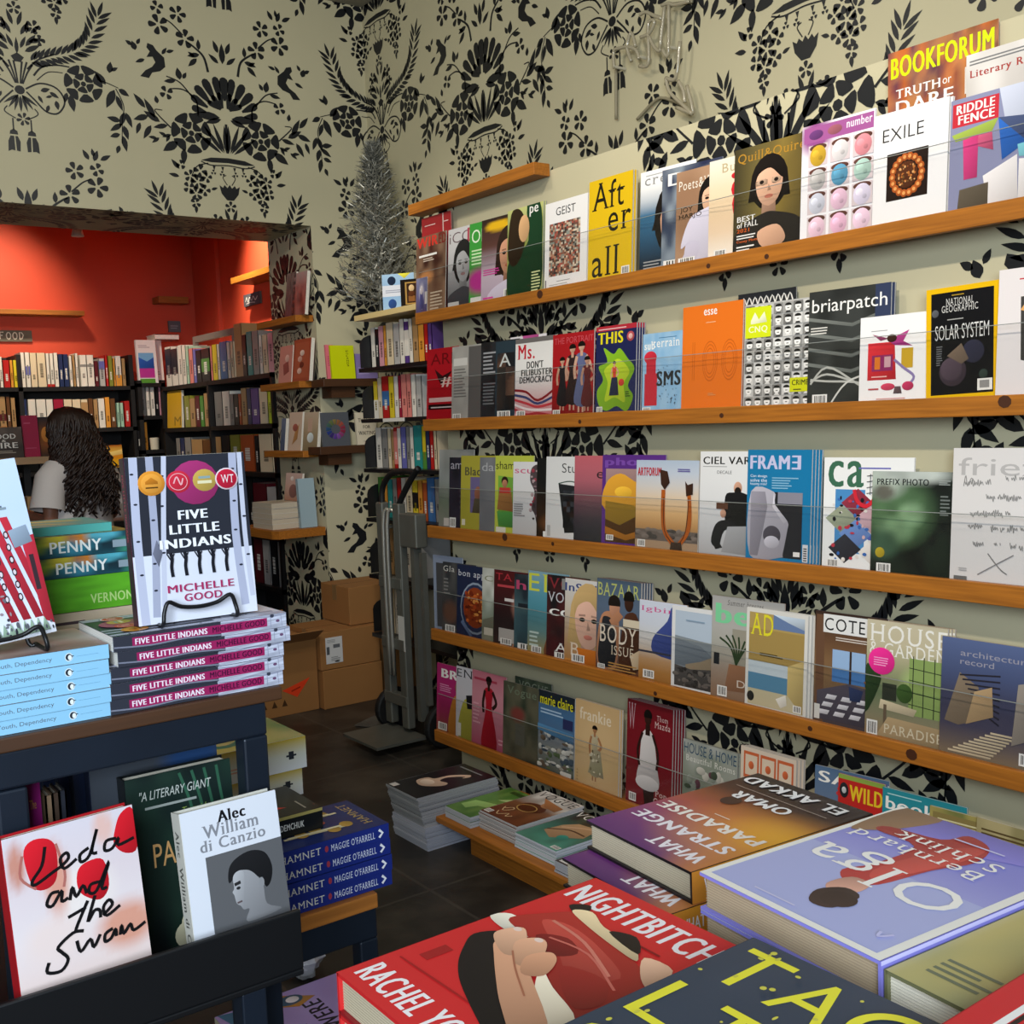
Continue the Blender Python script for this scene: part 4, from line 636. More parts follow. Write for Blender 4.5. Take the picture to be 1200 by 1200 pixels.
# ---- third shelf
def sky(*c): return ('g',)+c
fill_shelf(2, [
 I(514, 527, 'soft grey-green magazine, leftmost of the third shelf', [('g', '8d8a80', '6f7a66', '8f9290', 'a4a39e'), ('n', 5, .5, 2, '5a5e58'), ('r', .15, .04, .7, .14, 'c8c0b8')]),
 I(526, 536, 'near-black magazine with faint white lower-case title at the left of the third shelf', [('bg', '1a1a22'), ('n', 5, .5, 4, '3a3544'), ('t', 'amc', .04, .84, .5, .92, 'a09ca6', ''), ('lines', .3, .3, .8, .6, 4, '44424c'), ('bar', .02, .03, .2, .17)]),
 I(539.5, 534, 'olive-yellow magazine with a small inset photo of a person on the third shelf', [('bg', 'a9a03a'), ('t', 'Black', .12, .74, .72, .85, '4c4a3a', 'b'), ('r', .28, .25, .72, .72, '6a6088'), ('e', .5, .5, .1, .1, '8a5a48'), ('p', [(.34, .25), (.66, .25), (.6, .44), (.4, .44)], '504838'), ('r', .04, .08, .14, .16, 'e0d8c0')]),
 I(561.5, 536, 'grey magazine of a bare-armed figure on the third shelf', [('bg', '7c7d80'), ('n', 4, .5, 4, '5c5d62'), ('t', 'dance', .06, .82, .9, .93, 'b0b0b2', ''), ('b', .75, .5, .2, .3, '8a6a5a')]),
 I(579.5, 534, 'lime magazine with a drawn woman in red and green on the third shelf', [('bg', 'bcc44a'), ('t', 'shameless', .02, .83, .98, .93, '2a2a18', ''), ('p', [(.08, .75), (.6, .72), (.55, .1), (.1, .1)], '6a9a3a'), ('p', [(.12, .6), (.42, .6), (.5, .3), (.06, .32)], '9a6a3c'), ('e', .26, .68, .09, .06, '2a1a14'), ('e', .26, .65, .07, .05, 'b0785a'), ('r', .12, .53, .4, .6, 'c03a34'), ('p', [(.06, .3), (.5, .3), (.7, .1), (.1, .12)], '4a8a40'), ('r', .04, .02, .3, .1, 'e0dcc8')]),
 I(600.5, 541, 'white magazine with a pink title and tangled dark sculpture on the third shelf', [('bg', 'd8d6d6'), ('g', 'c2c0c0', 'd8d6d6', 'e2e0e0'), ('t', 'sculpture', .04, .82, 1.5, .93, 'd0507a', ''), ('q', [(.5, .92), (.7, .95), (.75, .7), (.66, .5), (.78, .3), (.7, .06), (.6, .3), (.5, .4), (.58, .6), (.46, .75)], '4a3f42'), *dots(26, .48, .1, .74, .9, ['8a7478', '2c2628', 'b09a9c', '9c3a4a'], .03, .022, 6), ('lines', .04, .28, .36, .46, 6, '8a8888')]),
 I(628.5, 537, 'black magazine with a brown glow, narrow strip on the third shelf', [('g', '1c120c', '2c1a10', '121214', '0e0f12'), ('b', .4, .2, .4, .15, '6a4020'), ('bar', .15, .03, .6, .1)]),
 I(639, 535, 'white magazine of a dark glass tumbler on the third shelf', [('bg', 'dedddb'), ('t', 'Studio', .38, .81, 1.1, .92, '2c2c2e', 'l'), ('p', [(.3, .68), (.98, .64), (.86, .12), (.46, .1)], '1e2024'), *tiles(5, 7, .42, .16, .84, .6, ['2a2d33', '4a4d55', '1a1b20', '3a2a28'], 5), ('s', [(.3, .68), (.6, .71), (.98, .65)], .012, '2a4a3a'), ('r', .04, .05, .12, .18, 'b8b6b2')]),
 I(672, 534, 'magazine fading from pink down to charcoal on the third shelf', [('g', '26252c', '34323a', '6d4a54', 'b5626e', 'c4626c'), ('t', 'esp', .5, .71, 1.05, .82, '2e2228', 'x')]),
 I(704.5, 533, 'purple-bordered magazine of a fiery orange hillside on the third shelf', [('bg', '5a2c82'), ('t', 'photo', .04, .86, .9, .97, '7a4aa6', 'h'), ('r', .06, .05, .94, .85, 'c88a2c')] + [('p', [(.06, .85), (.94, .85), (.94, .6), (.06, .58)], '9a7a78'), ('q', [(.06, .68), (.3, .8), (.6, .7), (.94, .74), (.94, .4), (.06, .4)], 'd89a30'), ('e', .35, .6, .14, .06, 'f0b83a'), ('p', [(.06, .5), (.5, .46), (.94, .36), (.94, .2), (.06, .2)], '8a6a20'), ('p', [(.06, .3), (.3, .24), (.6, .36), (.94, .46), (.94, .05), (.06, .05)], '4a2c10'), ('p', [(.06, .22), (.4, .14), (.94, .28), (.94, .2), (.4, .08), (.06, .14)], 'a4661c'), ('bar', .08, .07, .2, .13)], xr=775, t=.004),
 I(744, 539, 'front copy of the sunset magazine with two raised orange excavator arms', [('g', 'a08468', '6d5a4c', 'd8a060', 'e6c08c', 'd8cdc0', 'c6cdd8', 'b4c2d4'), ('r', 0, .05, 1, .24, '6b5f58'), ('r', 0, 0, 1, .12, 'a88c70'), *dots(30, 0, .14, 1, .24, ['4a4440', '7a6e66'], .05, .02, 3), ('t', 'ARTFORUM', .03, .83, .42, .92, 'c0202c', 'h'), ('lines', .68, .88, .9, .92, 2, '5a4a9a'), ('s', [(.68, .06), (.5, .22), (.46, .4), (.46, .68)], .06, 'b0581c'), ('s', [(.68, .06), (.84, .22), (.88, .4), (.86, .66)], .055, 'b0581c'), ('s', [(.66, .08), (.49, .24), (.47, .6)], .012, '5a2a10'), ('s', [(.7, .08), (.82, .24), (.86, .6)], .012, '5a2a10'), ('p', [(.4, .9), (.52, .88), (.56, .76), (.48, .68), (.42, .74)], '3a2218'), ('p', [(.8, .78), (.84, .74), (.92, .76), (.92, .64), (.82, .62)], '3a2218'), ('p', [(.58, .02), (.78, .02), (.76, .12), (.6, .12)], '3a2a22'), ('bar', .05, .04, .18, .12)], xr=817, t=.005, n=3, g='copies of the excavator magazine'),
 I(818.5, 529, 'white magazine of a bearded man in black holding a book on the third shelf', [('g', 'a8a8aa', 'd2d1d2', 'e2e1e0', 'e6e5e4'), ('t', 'CIEL VARIABLE', .05, .88, 1.35, .95, '161616', 'b'), ('lines', .05, .855, .5, .865, 1, '666666'), ('t', 'DECALE', .3, .79, .55, .82, '555555', ''), ('e', .66, .66, .07, .06, 'c4957c'), ('e', .66, .63, .055, .04, '1c1614'), ('q', [(.45, .58), (.6, .62), (.74, .62), (.92, .55), (.95, .3), (.5, .3)], '17171a'), ('q', [(.5, .36), (.3, .32), (.22, .15), (.35, .1), (.45, .26), (.7, .3)], '1c1c20'), ('p', [(.22, .16), (.3, .08), (.42, .1), (.3, .2)], '15151a'), ('r', .3, .46, .5, .52, '5a3a2c'), ('e', .42, .42, .05, .04, 'c4957c'), ('p', [(.5, .3), (.98, .32), (1, .04), (.4, .06)], '9a9a9c')]),
 I(873.5, 527, 'front copy of the blue magazine with a grey stone nose on its cover', [('bg', '1878a8'), ('t', 'FRAM', .04, .83, .67, .95, 'c8c6e4', 'h'), ('t', 'E', .84, .83, .70, .95, 'c8c6e4', 'h'), *[('t', x, .05, .75-.035*i, .32, .78-.035*i, 'e6ecf2', '') for i, x in enumerate(('Can design', 'solve the', 'housing crisis?'))], ('lines', .4, .66, .82, .77, 5, '8ab8d2'), ('r', .07, .06, .88, .63, '26262c'), ('r', .5, .53, .88, .63, '8a8894'), ('q', [(.07, .63), (.44, .63), (.46, .52), (.66, .38), (.66, .3), (.6, .1), (.56, .06), (.07, .06)], 'a7a3ad'), ('p', [(.07, .63), (.3, .63), (.34, .5), (.28, .3), (.2, .06), (.07, .06)], '8b8792'), ('p', [(.44, .63), (.46, .52), (.66, .38), (.6, .36), (.42, .5)], 'cac6cf'), ('e', .42, .25, .14, .085, '4a4650'), ('e', .42, .19, .12, .055, 'c0bcc6'), ('r', .76, .08, .86, .12, 'e8e4e0'), ('r', .9, .04, .98, .19, 'd8d6d8'), *[('r', .915, .05+.02*i, .965, .06+.02*i, '333333') for i in range(6)]], t=.006, xr=948, n=3, g='copies of the blue stone-nose magazine', sp='2a80ae'),
 I(963, 536, 'white magazine with big green lower-case letters and folded paper diamonds on third shelf', [('bg', 'ecebe8'), ('t', 'ca', .05, .74, .46, .97, '3d6a52', 'bx'), ('lines', .4, .9, .95, .93, 1, '6a6ab0'), ('r', .14, .16, .48, .72, '4a8ac0'), *[('p', [(u-.19, v), (u, v+.13), (u+.19, v), (u, v-.13)], c) for u, v, c in ((.4, .6, '8a3040'), (.22, .46, '9aa088'), (.56, .47, 'c4a0a8'), (.38, .33, '6a88c0'), (.7, .3, '4a5aa0'), (.6, .18, 'e0d8d0'), (.26, .2, '303038'))], *dots(60, .1, .1, .75, .7, ['1c1c22', 'c03a4a', 'e4dcd4', '3a6ab0', 'd8b0b0'], .02, .014, 12), ('s', [(.36, .72), (.4, .62), (.5, .58), (.6, .66), (.6, .74)], .035, 'd02a38'), *[('S', [(.5, .84-.05*i), (.58, .85-.05*i)], .006, '222222') for i in range(4)], ('S', [(.54, .86), (.54, .68)], .006, '222222'), ('bar', .06, .03, .2, .1)], xr=1064, t=.005),
 I(1019.5, 552, 'dark magazine of billowing green smoke with a black capital title on the third shelf', [('bg', '1c1f1e'), ('n', 4, .5, 9, '101211'), ('b', .3, .62, .55, .4, '5a7a54', 2), ('b', .15, .9, .35, .2, 'b8c4b4'), ('b', .5, .98, .6, .12, 'c4cac2'), ('b', .3, .45, .28, .16, '7a9a72'), ('b', .15, .3, .25, .18, '44604a'), ('b', .5, .6, .2, .14, '86a67e'), ('b', .15, .8, .18, .1, '6d6a60'), ('n', 8, .35, 5, '2a3a2c'), ('t', 'PREFIX PHOTO', .06, .87, .7, .93, '14181a', 'b'), ('lines', .82, .88, .97, .93, 3, '9aa09c'), ('lines', .84, .6, .96, .8, 6, '6a706c'), ('e', .12, .22, .06, .05, 'b09a2c'), ('bar', .08, .03, .26, .12)], xr=1113, t=.005),
 I(1112.5, 525, 'white magazine covered in pencil handwriting, right end of the third shelf', [('bg', 'd9d4d1'), ('t', 'frieze', .06, .80, 1.12, .93, 'b4b0ae', ''), ('s', [(.12, .72), (.14, .8), (.16, .72), (.2, .78), (.24, .74)], .007, '8a8684')] + [o for q, (u, v, n_) in enumerate(((.13, .74, 26), (.55, .78, 28), (.36, .64, 34), (.2, .52, 40), (.18, .43, 16), (.42, .42, 38), (.24, .3, 12), (.46, .31, 6), (.62, .3, 28))) for o in hand(u, v, n_, seed=q)] + [('s', [(.3, .08), (.5, .17), (.66, .24)], .008, '7d7a79'), ('s', [(.4, .24), (.52, .14), (.6, .1)], .008, '7d7a79'), ('s', [(.9, .2), (1, .28)], .008, '7d7a79'), ('r', .05, .03, .19, .06, '6a6866'), ('lines', .1, .1, .2, .13, 2, 'aaa6a4')], w=.235, t=.006),
])
# ---- fourth shelf
fill_shelf(3, [
 I(509.5, 650, 'pale blue bordered magazine, tallest at the left end of the fourth shelf', [('bg', '8d97ac'), ('r', .1, .04, .96, .9, '4a4a4c'), ('b', .4, .2, .3, .2, 'a07a5a')], X=2.345, w=.2, t=.004, turn=3),
 I(518, 658, 'dark grey magazine with a white serif title at the left of the fourth shelf', [('bg', '35373a'), ('n', 6, .7, 3, '5c5a58'), ('t', 'Gla', .02, .87, .36, .95, 'c9c6c0', 'x'), ('lines', .04, .55, .25, .8, 5, '7c7a78'), ('b', .25, .3, .3, .2, '6a4a3c'), ('bar', .1, .02, .4, .12)]),
 I(535, 661, 'navy food magazine with a plate of red pasta on the fourth shelf', [('bg', '232c48'), ('t', 'bon appetit', .03, .82, 1.2, .93, 'd6d8de', 'x'), ('e', .56, .42, .45, .36, '8793a4'), ('e', .56, .42, .42, .33, '2a3450'), ('e', .56, .43, .36, .28, '8a3a1c'), *dots(70, .28, .24, .84, .64, ['c0602a', 'a8401c', '7a2a14', 'd89048', '6a2414'], .045, .02, 5), ('p', [(.14, .2), (.2, .24), (.5, .04), (.44, .02)], '5a6a8a')]),
 I(564.5, 665, 'white-edged country magazine with pale greens on the fourth shelf', [('g', '8a8270', '7c8a74', 'b9c0b4', 'dcdad2', 'e2e0d8'), ('n', 6, .5, 5, '5f6a50'), ('t', 'Cottage', .06, .8, 1.4, .9, '8a8a6c', 'x'), ('p', [(.02, .3), (.4, .38), (.9, .3), (.9, .1), (.02, .12)], '6a6a5a'), ('r', .06, .1, .3, .2, 'c8c0ae')]),
 I(578, 667, 'dark red magazine of a woman with a hand at her cheek on the fourth shelf', [('g', '3a2a28', '2c2022', '40191c', '55181c'), ('t', 'TA', .05, .87, .5, .96, 'b5323c', 'x'), ('lines', .1, .78, .9, .85, 1, 'c0444c'), ('b', .75, .55, .3, .25, 'c08a78'), ('p', [(.5, .0), (.7, .35), (1, .45), (1, 0)], 'b48468'), ('r', .3, .6, .55, .64, 'd8d0cc'), ('r', .15, .06, .6, .24, 'b9b2ac'), ('bar', .2, .03, .5, .11)]),
 I(602, 672, 'teal-black magazine with a pink word on the fourth shelf', [('g', '2c3c42', '34505a', '1f2c36', '22242c'), ('t', 'her', .05, .8, .9, .92, 'b8466a', 'b'), ('n', 7, .5, 7, '5a7a80'), ('r', .1, .56, .9, .62, '20242c'), ('bar', .1, .02, .7, .1)]),
 I(618, 668, 'turquoise magazine of a swimmer with yellow capitals on the fourth shelf', [('g', 'a89050', '6a8c88', '4a8a98', '5a9aac', '86a8b4'), ('t', 'ELLE', .02, .76, 1.4, .97, 'd2d448', 'x'), ('q', [(.42, .02), (.55, .35), (.6, .6), (.95, .62), (.98, .1)], '7a4a30'), ('p', [(.7, .2), (1, .3), (1, .05), (.62, .05)], 'd8b83a'), ('e', .78, .68, .12, .08, '1c1414'), ('lines', .05, .1, .36, .3, 4, 'c8d8d0'), ('bar', .1, .02, .35, .1)]),
 I(640, 673, 'black-and-red magazine strip with white capitals on the fourth shelf', [('bg', '17171b'), ('n', 6, .6, 4, '5c1d22'), ('t', 'VOGUE', .04, .84, 1.4, .97, '8a2a32', 'x'), ('r', .35, .84, .7, .97, '8c8986'), ('t', 'COLL', .06, .52, 1.0, .6, W_, 'h'), ('t', 'VOC', .02, .68, .6, .8, 'c8c8cc', 'x'), ('t', 'A', .2, .1, .5, .2, W_, 'x'), ('bar', .2, .02, .7, .09)]),
 I(661, 677, 'close-up portrait of a blonde young woman on a magazine, fourth shelf', [('g', 'b07a3c', 'c4a07c', 'd0c4b4', 'd8d4d0'), ('t', 'InStyle', .0, .82, .9, .95, '3a4a80', 'b'), *face(.55, .52, .33, 'dcae98', 'c2a06a', 'c8843c', long=.9), ('t', 'Beau', .14, .1, 1.0, .25, 'ecd8c0', 'x'), ('p', [(.3, .2), (.9, .2), (.8, 0), (.4, 0)], 'c06a20'), ('bar', .18, .03, .48, .12)], t=.005),
 I(698, 677, 'front copy of the swimsuit magazine of two models with big white serif words', [('g', '6a4028', '4a4c54', '5a6a80', '4f6072'), ('t', 'BAZAAR', .02, .82, .97, .96, 'b8bc6a', 'x'), ('q', [(.55, .06), (.6, .5), (.7, .66), (.95, .62), (1, .1)], '4a2a1c'), ('q', [(.04, .08), (.08, .55), (.3, .66), (.52, .56), (.46, .06)], 'b07a5a'), ('q', [(.06, .1), (.12, .5), (.2, .6), (.42, .52), (.44, .1)], '23242a'), ('e', .42, .7, .12, .1, 'c0886a'), ('p', ell(.41, .75, .14, .09, 10, -.3, 3.5), '1c1210'), ('e', .74, .77, .1, .09, '3a2016'), ('p', ell(.74, .82, .12, .08, 10, -.3, 3.5), '0f0b0a'), ('r', .62, .52, .98, .6, 'd8c8ae'), ('p', [(.78, .22), (1, .3), (1, .1), (.86, .08)], 'c8b090'), ('p', [(.3, .56), (.5, .68), (.62, .62), (.4, .48)], 'b07a5a'), ('t', 'BODY', .08, .32, .93, .51, 'ecdcc8', 'x'), ('t', 'ISSUE', .36, .2, .86, .3, 'd8c8b0', 'x'), ('lines', .3, .04, .95, .13, 3, 'b8884a'), ('bar', .05, .03, .22, .08)], t=.006, xr=747, n=4, g='copies of the two-model swimsuit magazine'),
 I(748, 702, 'white and blue watercolour magazine with a pink title on the fourth shelf', [('g', 'a06a30', 'b88448', 'd8d2ca', 'cfd4e0', 'd4d8e4'), ('t', 'lgbine', .04, .85, .95, .93, 'd04a8a', 'x'), ('q', [(.35, .36), (1, .38), (1, .92), (.7, .96), (.6, .78), (.3, .55)], '3c4a88'), ('p', [(.7, .9), (.9, .9), (.86, .72), (.68, .7)], '5a6aa8'), ('r', .0, .36, 1, .385, '3a3a48'), ('bar', .1, .05, .34, .15)], t=.005),
 I(786, 709, 'white-bordered magazine of a misty blue mountain lake on the fourth shelf', [('bg', 'e4e2e0'), ('r', .07, .05, .97, .95, 'b9c6d4'), ('p', [(.07, .65), (.97, .6), (.97, .05), (.07, .05)], '7a8288'), ('p', [(.07, .62), (.6, .56), (.97, .4), (.97, .3), (.07, .3)], '6a727a'), ('p', [(.3, .32), (.6, .38), (.97, .5), (.97, .05), (.3, .05)], '8a7a64'), ('p', [(.07, .3), (.4, .27), (.97, .32), (.97, .05), (.07, .05)], '4a4644'), *dots(40, .1, .07, .95, .27, ['34302f', '6a625c'], .05, .02, 8), ('lines', .3, .84, .8, .87, 1, '8aa0b4')], t=.004),
 I(832.5, 697, 'grey magazine with a mint-green word and a potted plant on the fourth shelf', [('g', '8a6a52', '9a8270', 'a8a69a', 'b4b0aa', 'a9a6a2'), ('t', 'Summer breezes', .22, .92, .72, .97, '5a5856', 'xi'), ('t', 'be', .05, .74, .55, .93, '7ed09a', 'h'), ('r', .3, .36, .98, .7, '9a9484'), ('r', .6, .46, .74, .66, '88a878'), ('p', [(.2, .1), (.7, .12), (.64, .36), (.26, .36)], '8a6248'), *[('s', [(.36, .36), (.36+.04*i, .52), (.3+.09*i, .64-.01*i*i)], .02, '2f4028') for i in range(-2, 4)], ('r', .04, .34, .12, .45, '26282c'), ('t', 'DECO', .38, .15, .9, .22, 'd8c8b8', 'x'), ('bar', .1, .04, .24, .14)], xr=913, t=.004),
 I(872.5, 711, 'front copy of the magazine of a beige room opening onto the sea', [('bg', 'e0dcd4'), ('r', .05, .04, .95, .96, 'b59a5c'), ('r', .45, .82, .95, .96, '6a80a8'), ('p', [(.45, .96), (.95, .96), (.95, .85), (.7, .9)], 'c0ccd8'), ('r', .05, .45, .95, .8, 'a88c50'), ('r', .05, .1, .7, .48, 'c9d4da'), ('r', .05, .2, .7, .36, '5a8aa8'), ('r', .05, .04, .95, .2, 'c8bc9a'), ('p', [(.7, .48), (.95, .56), (.95, .04), (.7, .2)], 'c4ac70'), ('t', 'AD', .08, .74, .45, .95, 'e8dc30', 'x'), ('lines', .24, .54, .62, .58, 2, '4a3c1c'), ('p', [(.52, .14), (.68, .2), (.7, .1), (.6, .06)], 'e2dcd0'), ('e', .1, .12, .06, .05, '2a2a28'), ('bar', .8, .05, .93, .12)], t=.007, xr=944, n=2, g='copies of the beige sea-room magazine'),
 I(952.5, 715, 'magazine of a patio lounge with a black and white carpet on the fourth shelf', [('g', '4a4248', '6a5440', '8a6a48', '6a4a34', '3a2a24'), ('r', .02, .02, .14, .97, '6b4c38'), ('r', .12, .82, .98, .98, 'e8e6e2'), ('t', 'COTEOUEST', .14, .84, 1.4, .95, '1c1c1e', 'x'), ('lines', .3, .76, .95, .8, 2, 'd8ccc0'), ('r', .26, .4, .86, .68, '9ab8dc'), ('r', .26, .4, .86, .52, '4a78b0'), ('r', .5, .4, .53, .68, '3a2c24'), ('r', .72, .4, .78, .68, '2c221c'), ('p', [(.05, .3), (.5, .4), (1, .36), (1, .05), (.05, .05)], '4c4650'), *[('p', [(.2+.22*i-.05*j, .28-.07*j), (.34+.22*i-.05*j, .28-.07*j), (.31+.22*i-.05*j, .24-.07*j), (.17+.22*i-.05*j, .24-.07*j)], 'd0ccd0') for i in range(4) for j in range(3)], ('p', [(.5, .38), (.7, .36), (.66, .26), (.52, .26)], '2e3858'), ('p', [(.7, .44), (.9, .5), (.84, .36)], '8a5a38'), ('e', .9, .16, .12, .1, '28344a'), ('r', .02, .05, .1, .18, 'd8d4cc')], t=.005),
 I(1013, 725, 'front copy of the green conservatory magazine with a bright pink dot', [('g', '9a7a58', '8a8468', '6a7a58', '9a9a74', 'c4b898', 'cabfa2'), ('t', 'HOUSE', .04, .82, 1.0, .97, 'f0ece2', 'x'), ('t', '& GARDEN', .04, .71, 1.0, .82, 'ece8dc', 'x'), ('r', .55, .25, 1, .72, '8aa05c'), ('b', .7, .5, .3, .2, 'a8bc78'), *[('S', [(.6+.13*i, .25), (.6+.13*i, .74)], .008, '2a3026') for i in range(4)], *[('S', [(.55, .34+.1*i), (1, .32+.1*i)], .006, '2a3026') for i in range(4)], ('q', [(.0, .2), (.2, .5), (.1, .58), (0, .6)], '2c4026'), ('p', [(.2, .34), (.66, .3), (.62, .24), (.18, .26)], 'c8b898'), ('r', .24, .1, .28, .3, '6a5a48'), ('r', .22, .34, .4, .48, '34382e'), ('e', .5, .42, .1, .08, '3f5a2c'), ('p', [(.15, .02), (1, .02), (1, .18), (.3, .2)], 'a8906c'), ('t', 'PARADISE', .25, .06, .97, .14, 'd8ccb0', 'x'), ('e', .2, .66, .17, .115, 'e8308e'), ('lines', .1, .62, .3, .7, 4, 'f8a0cc'), ('bar', .03, .02, .17, .15)], t=.006, xr=1104, n=2, g='copies of the green conservatory magazine'),
 I(1100, 745, 'dark violet magazine of a stepped stone building, right end of the fourth shelf', [('g', '8a765c', '4a4658', '3f3f54', '4a5578', '5a6890'), ('t', 'architectural', .2, .86, .95, .91, '9c98a4', ''), ('t', 'record', .2, .79, .55, .84, '9c98a4', ''), ('p', [(.05, .3), (.2, .72), (.4, .62), (.45, .36), (.2, .28)], '7a6a58'), *[('S', [(.2+.03*i, .7-.035*i), (.62, .74-.05*i)], .014, '2a2832') for i in range(9)], ('p', [(.28, .3), (.56, .4), (.54, .64), (.36, .58)], 'a88c68'), *[('p', [(.1+.055*i, .05+.026*i), (.55+.03*i, .05+.026*i), (.55+.03*i, .067+.026*i), (.1+.055*i, .067+.026*i)], 'c4b294') for i in range(9)], ('p', [(.75, .2), (1, .3), (1, .75), (.8, .7)], '8a8076'), ('bar', .83, .06, .98, .16)], w=.24, t=.006),
])
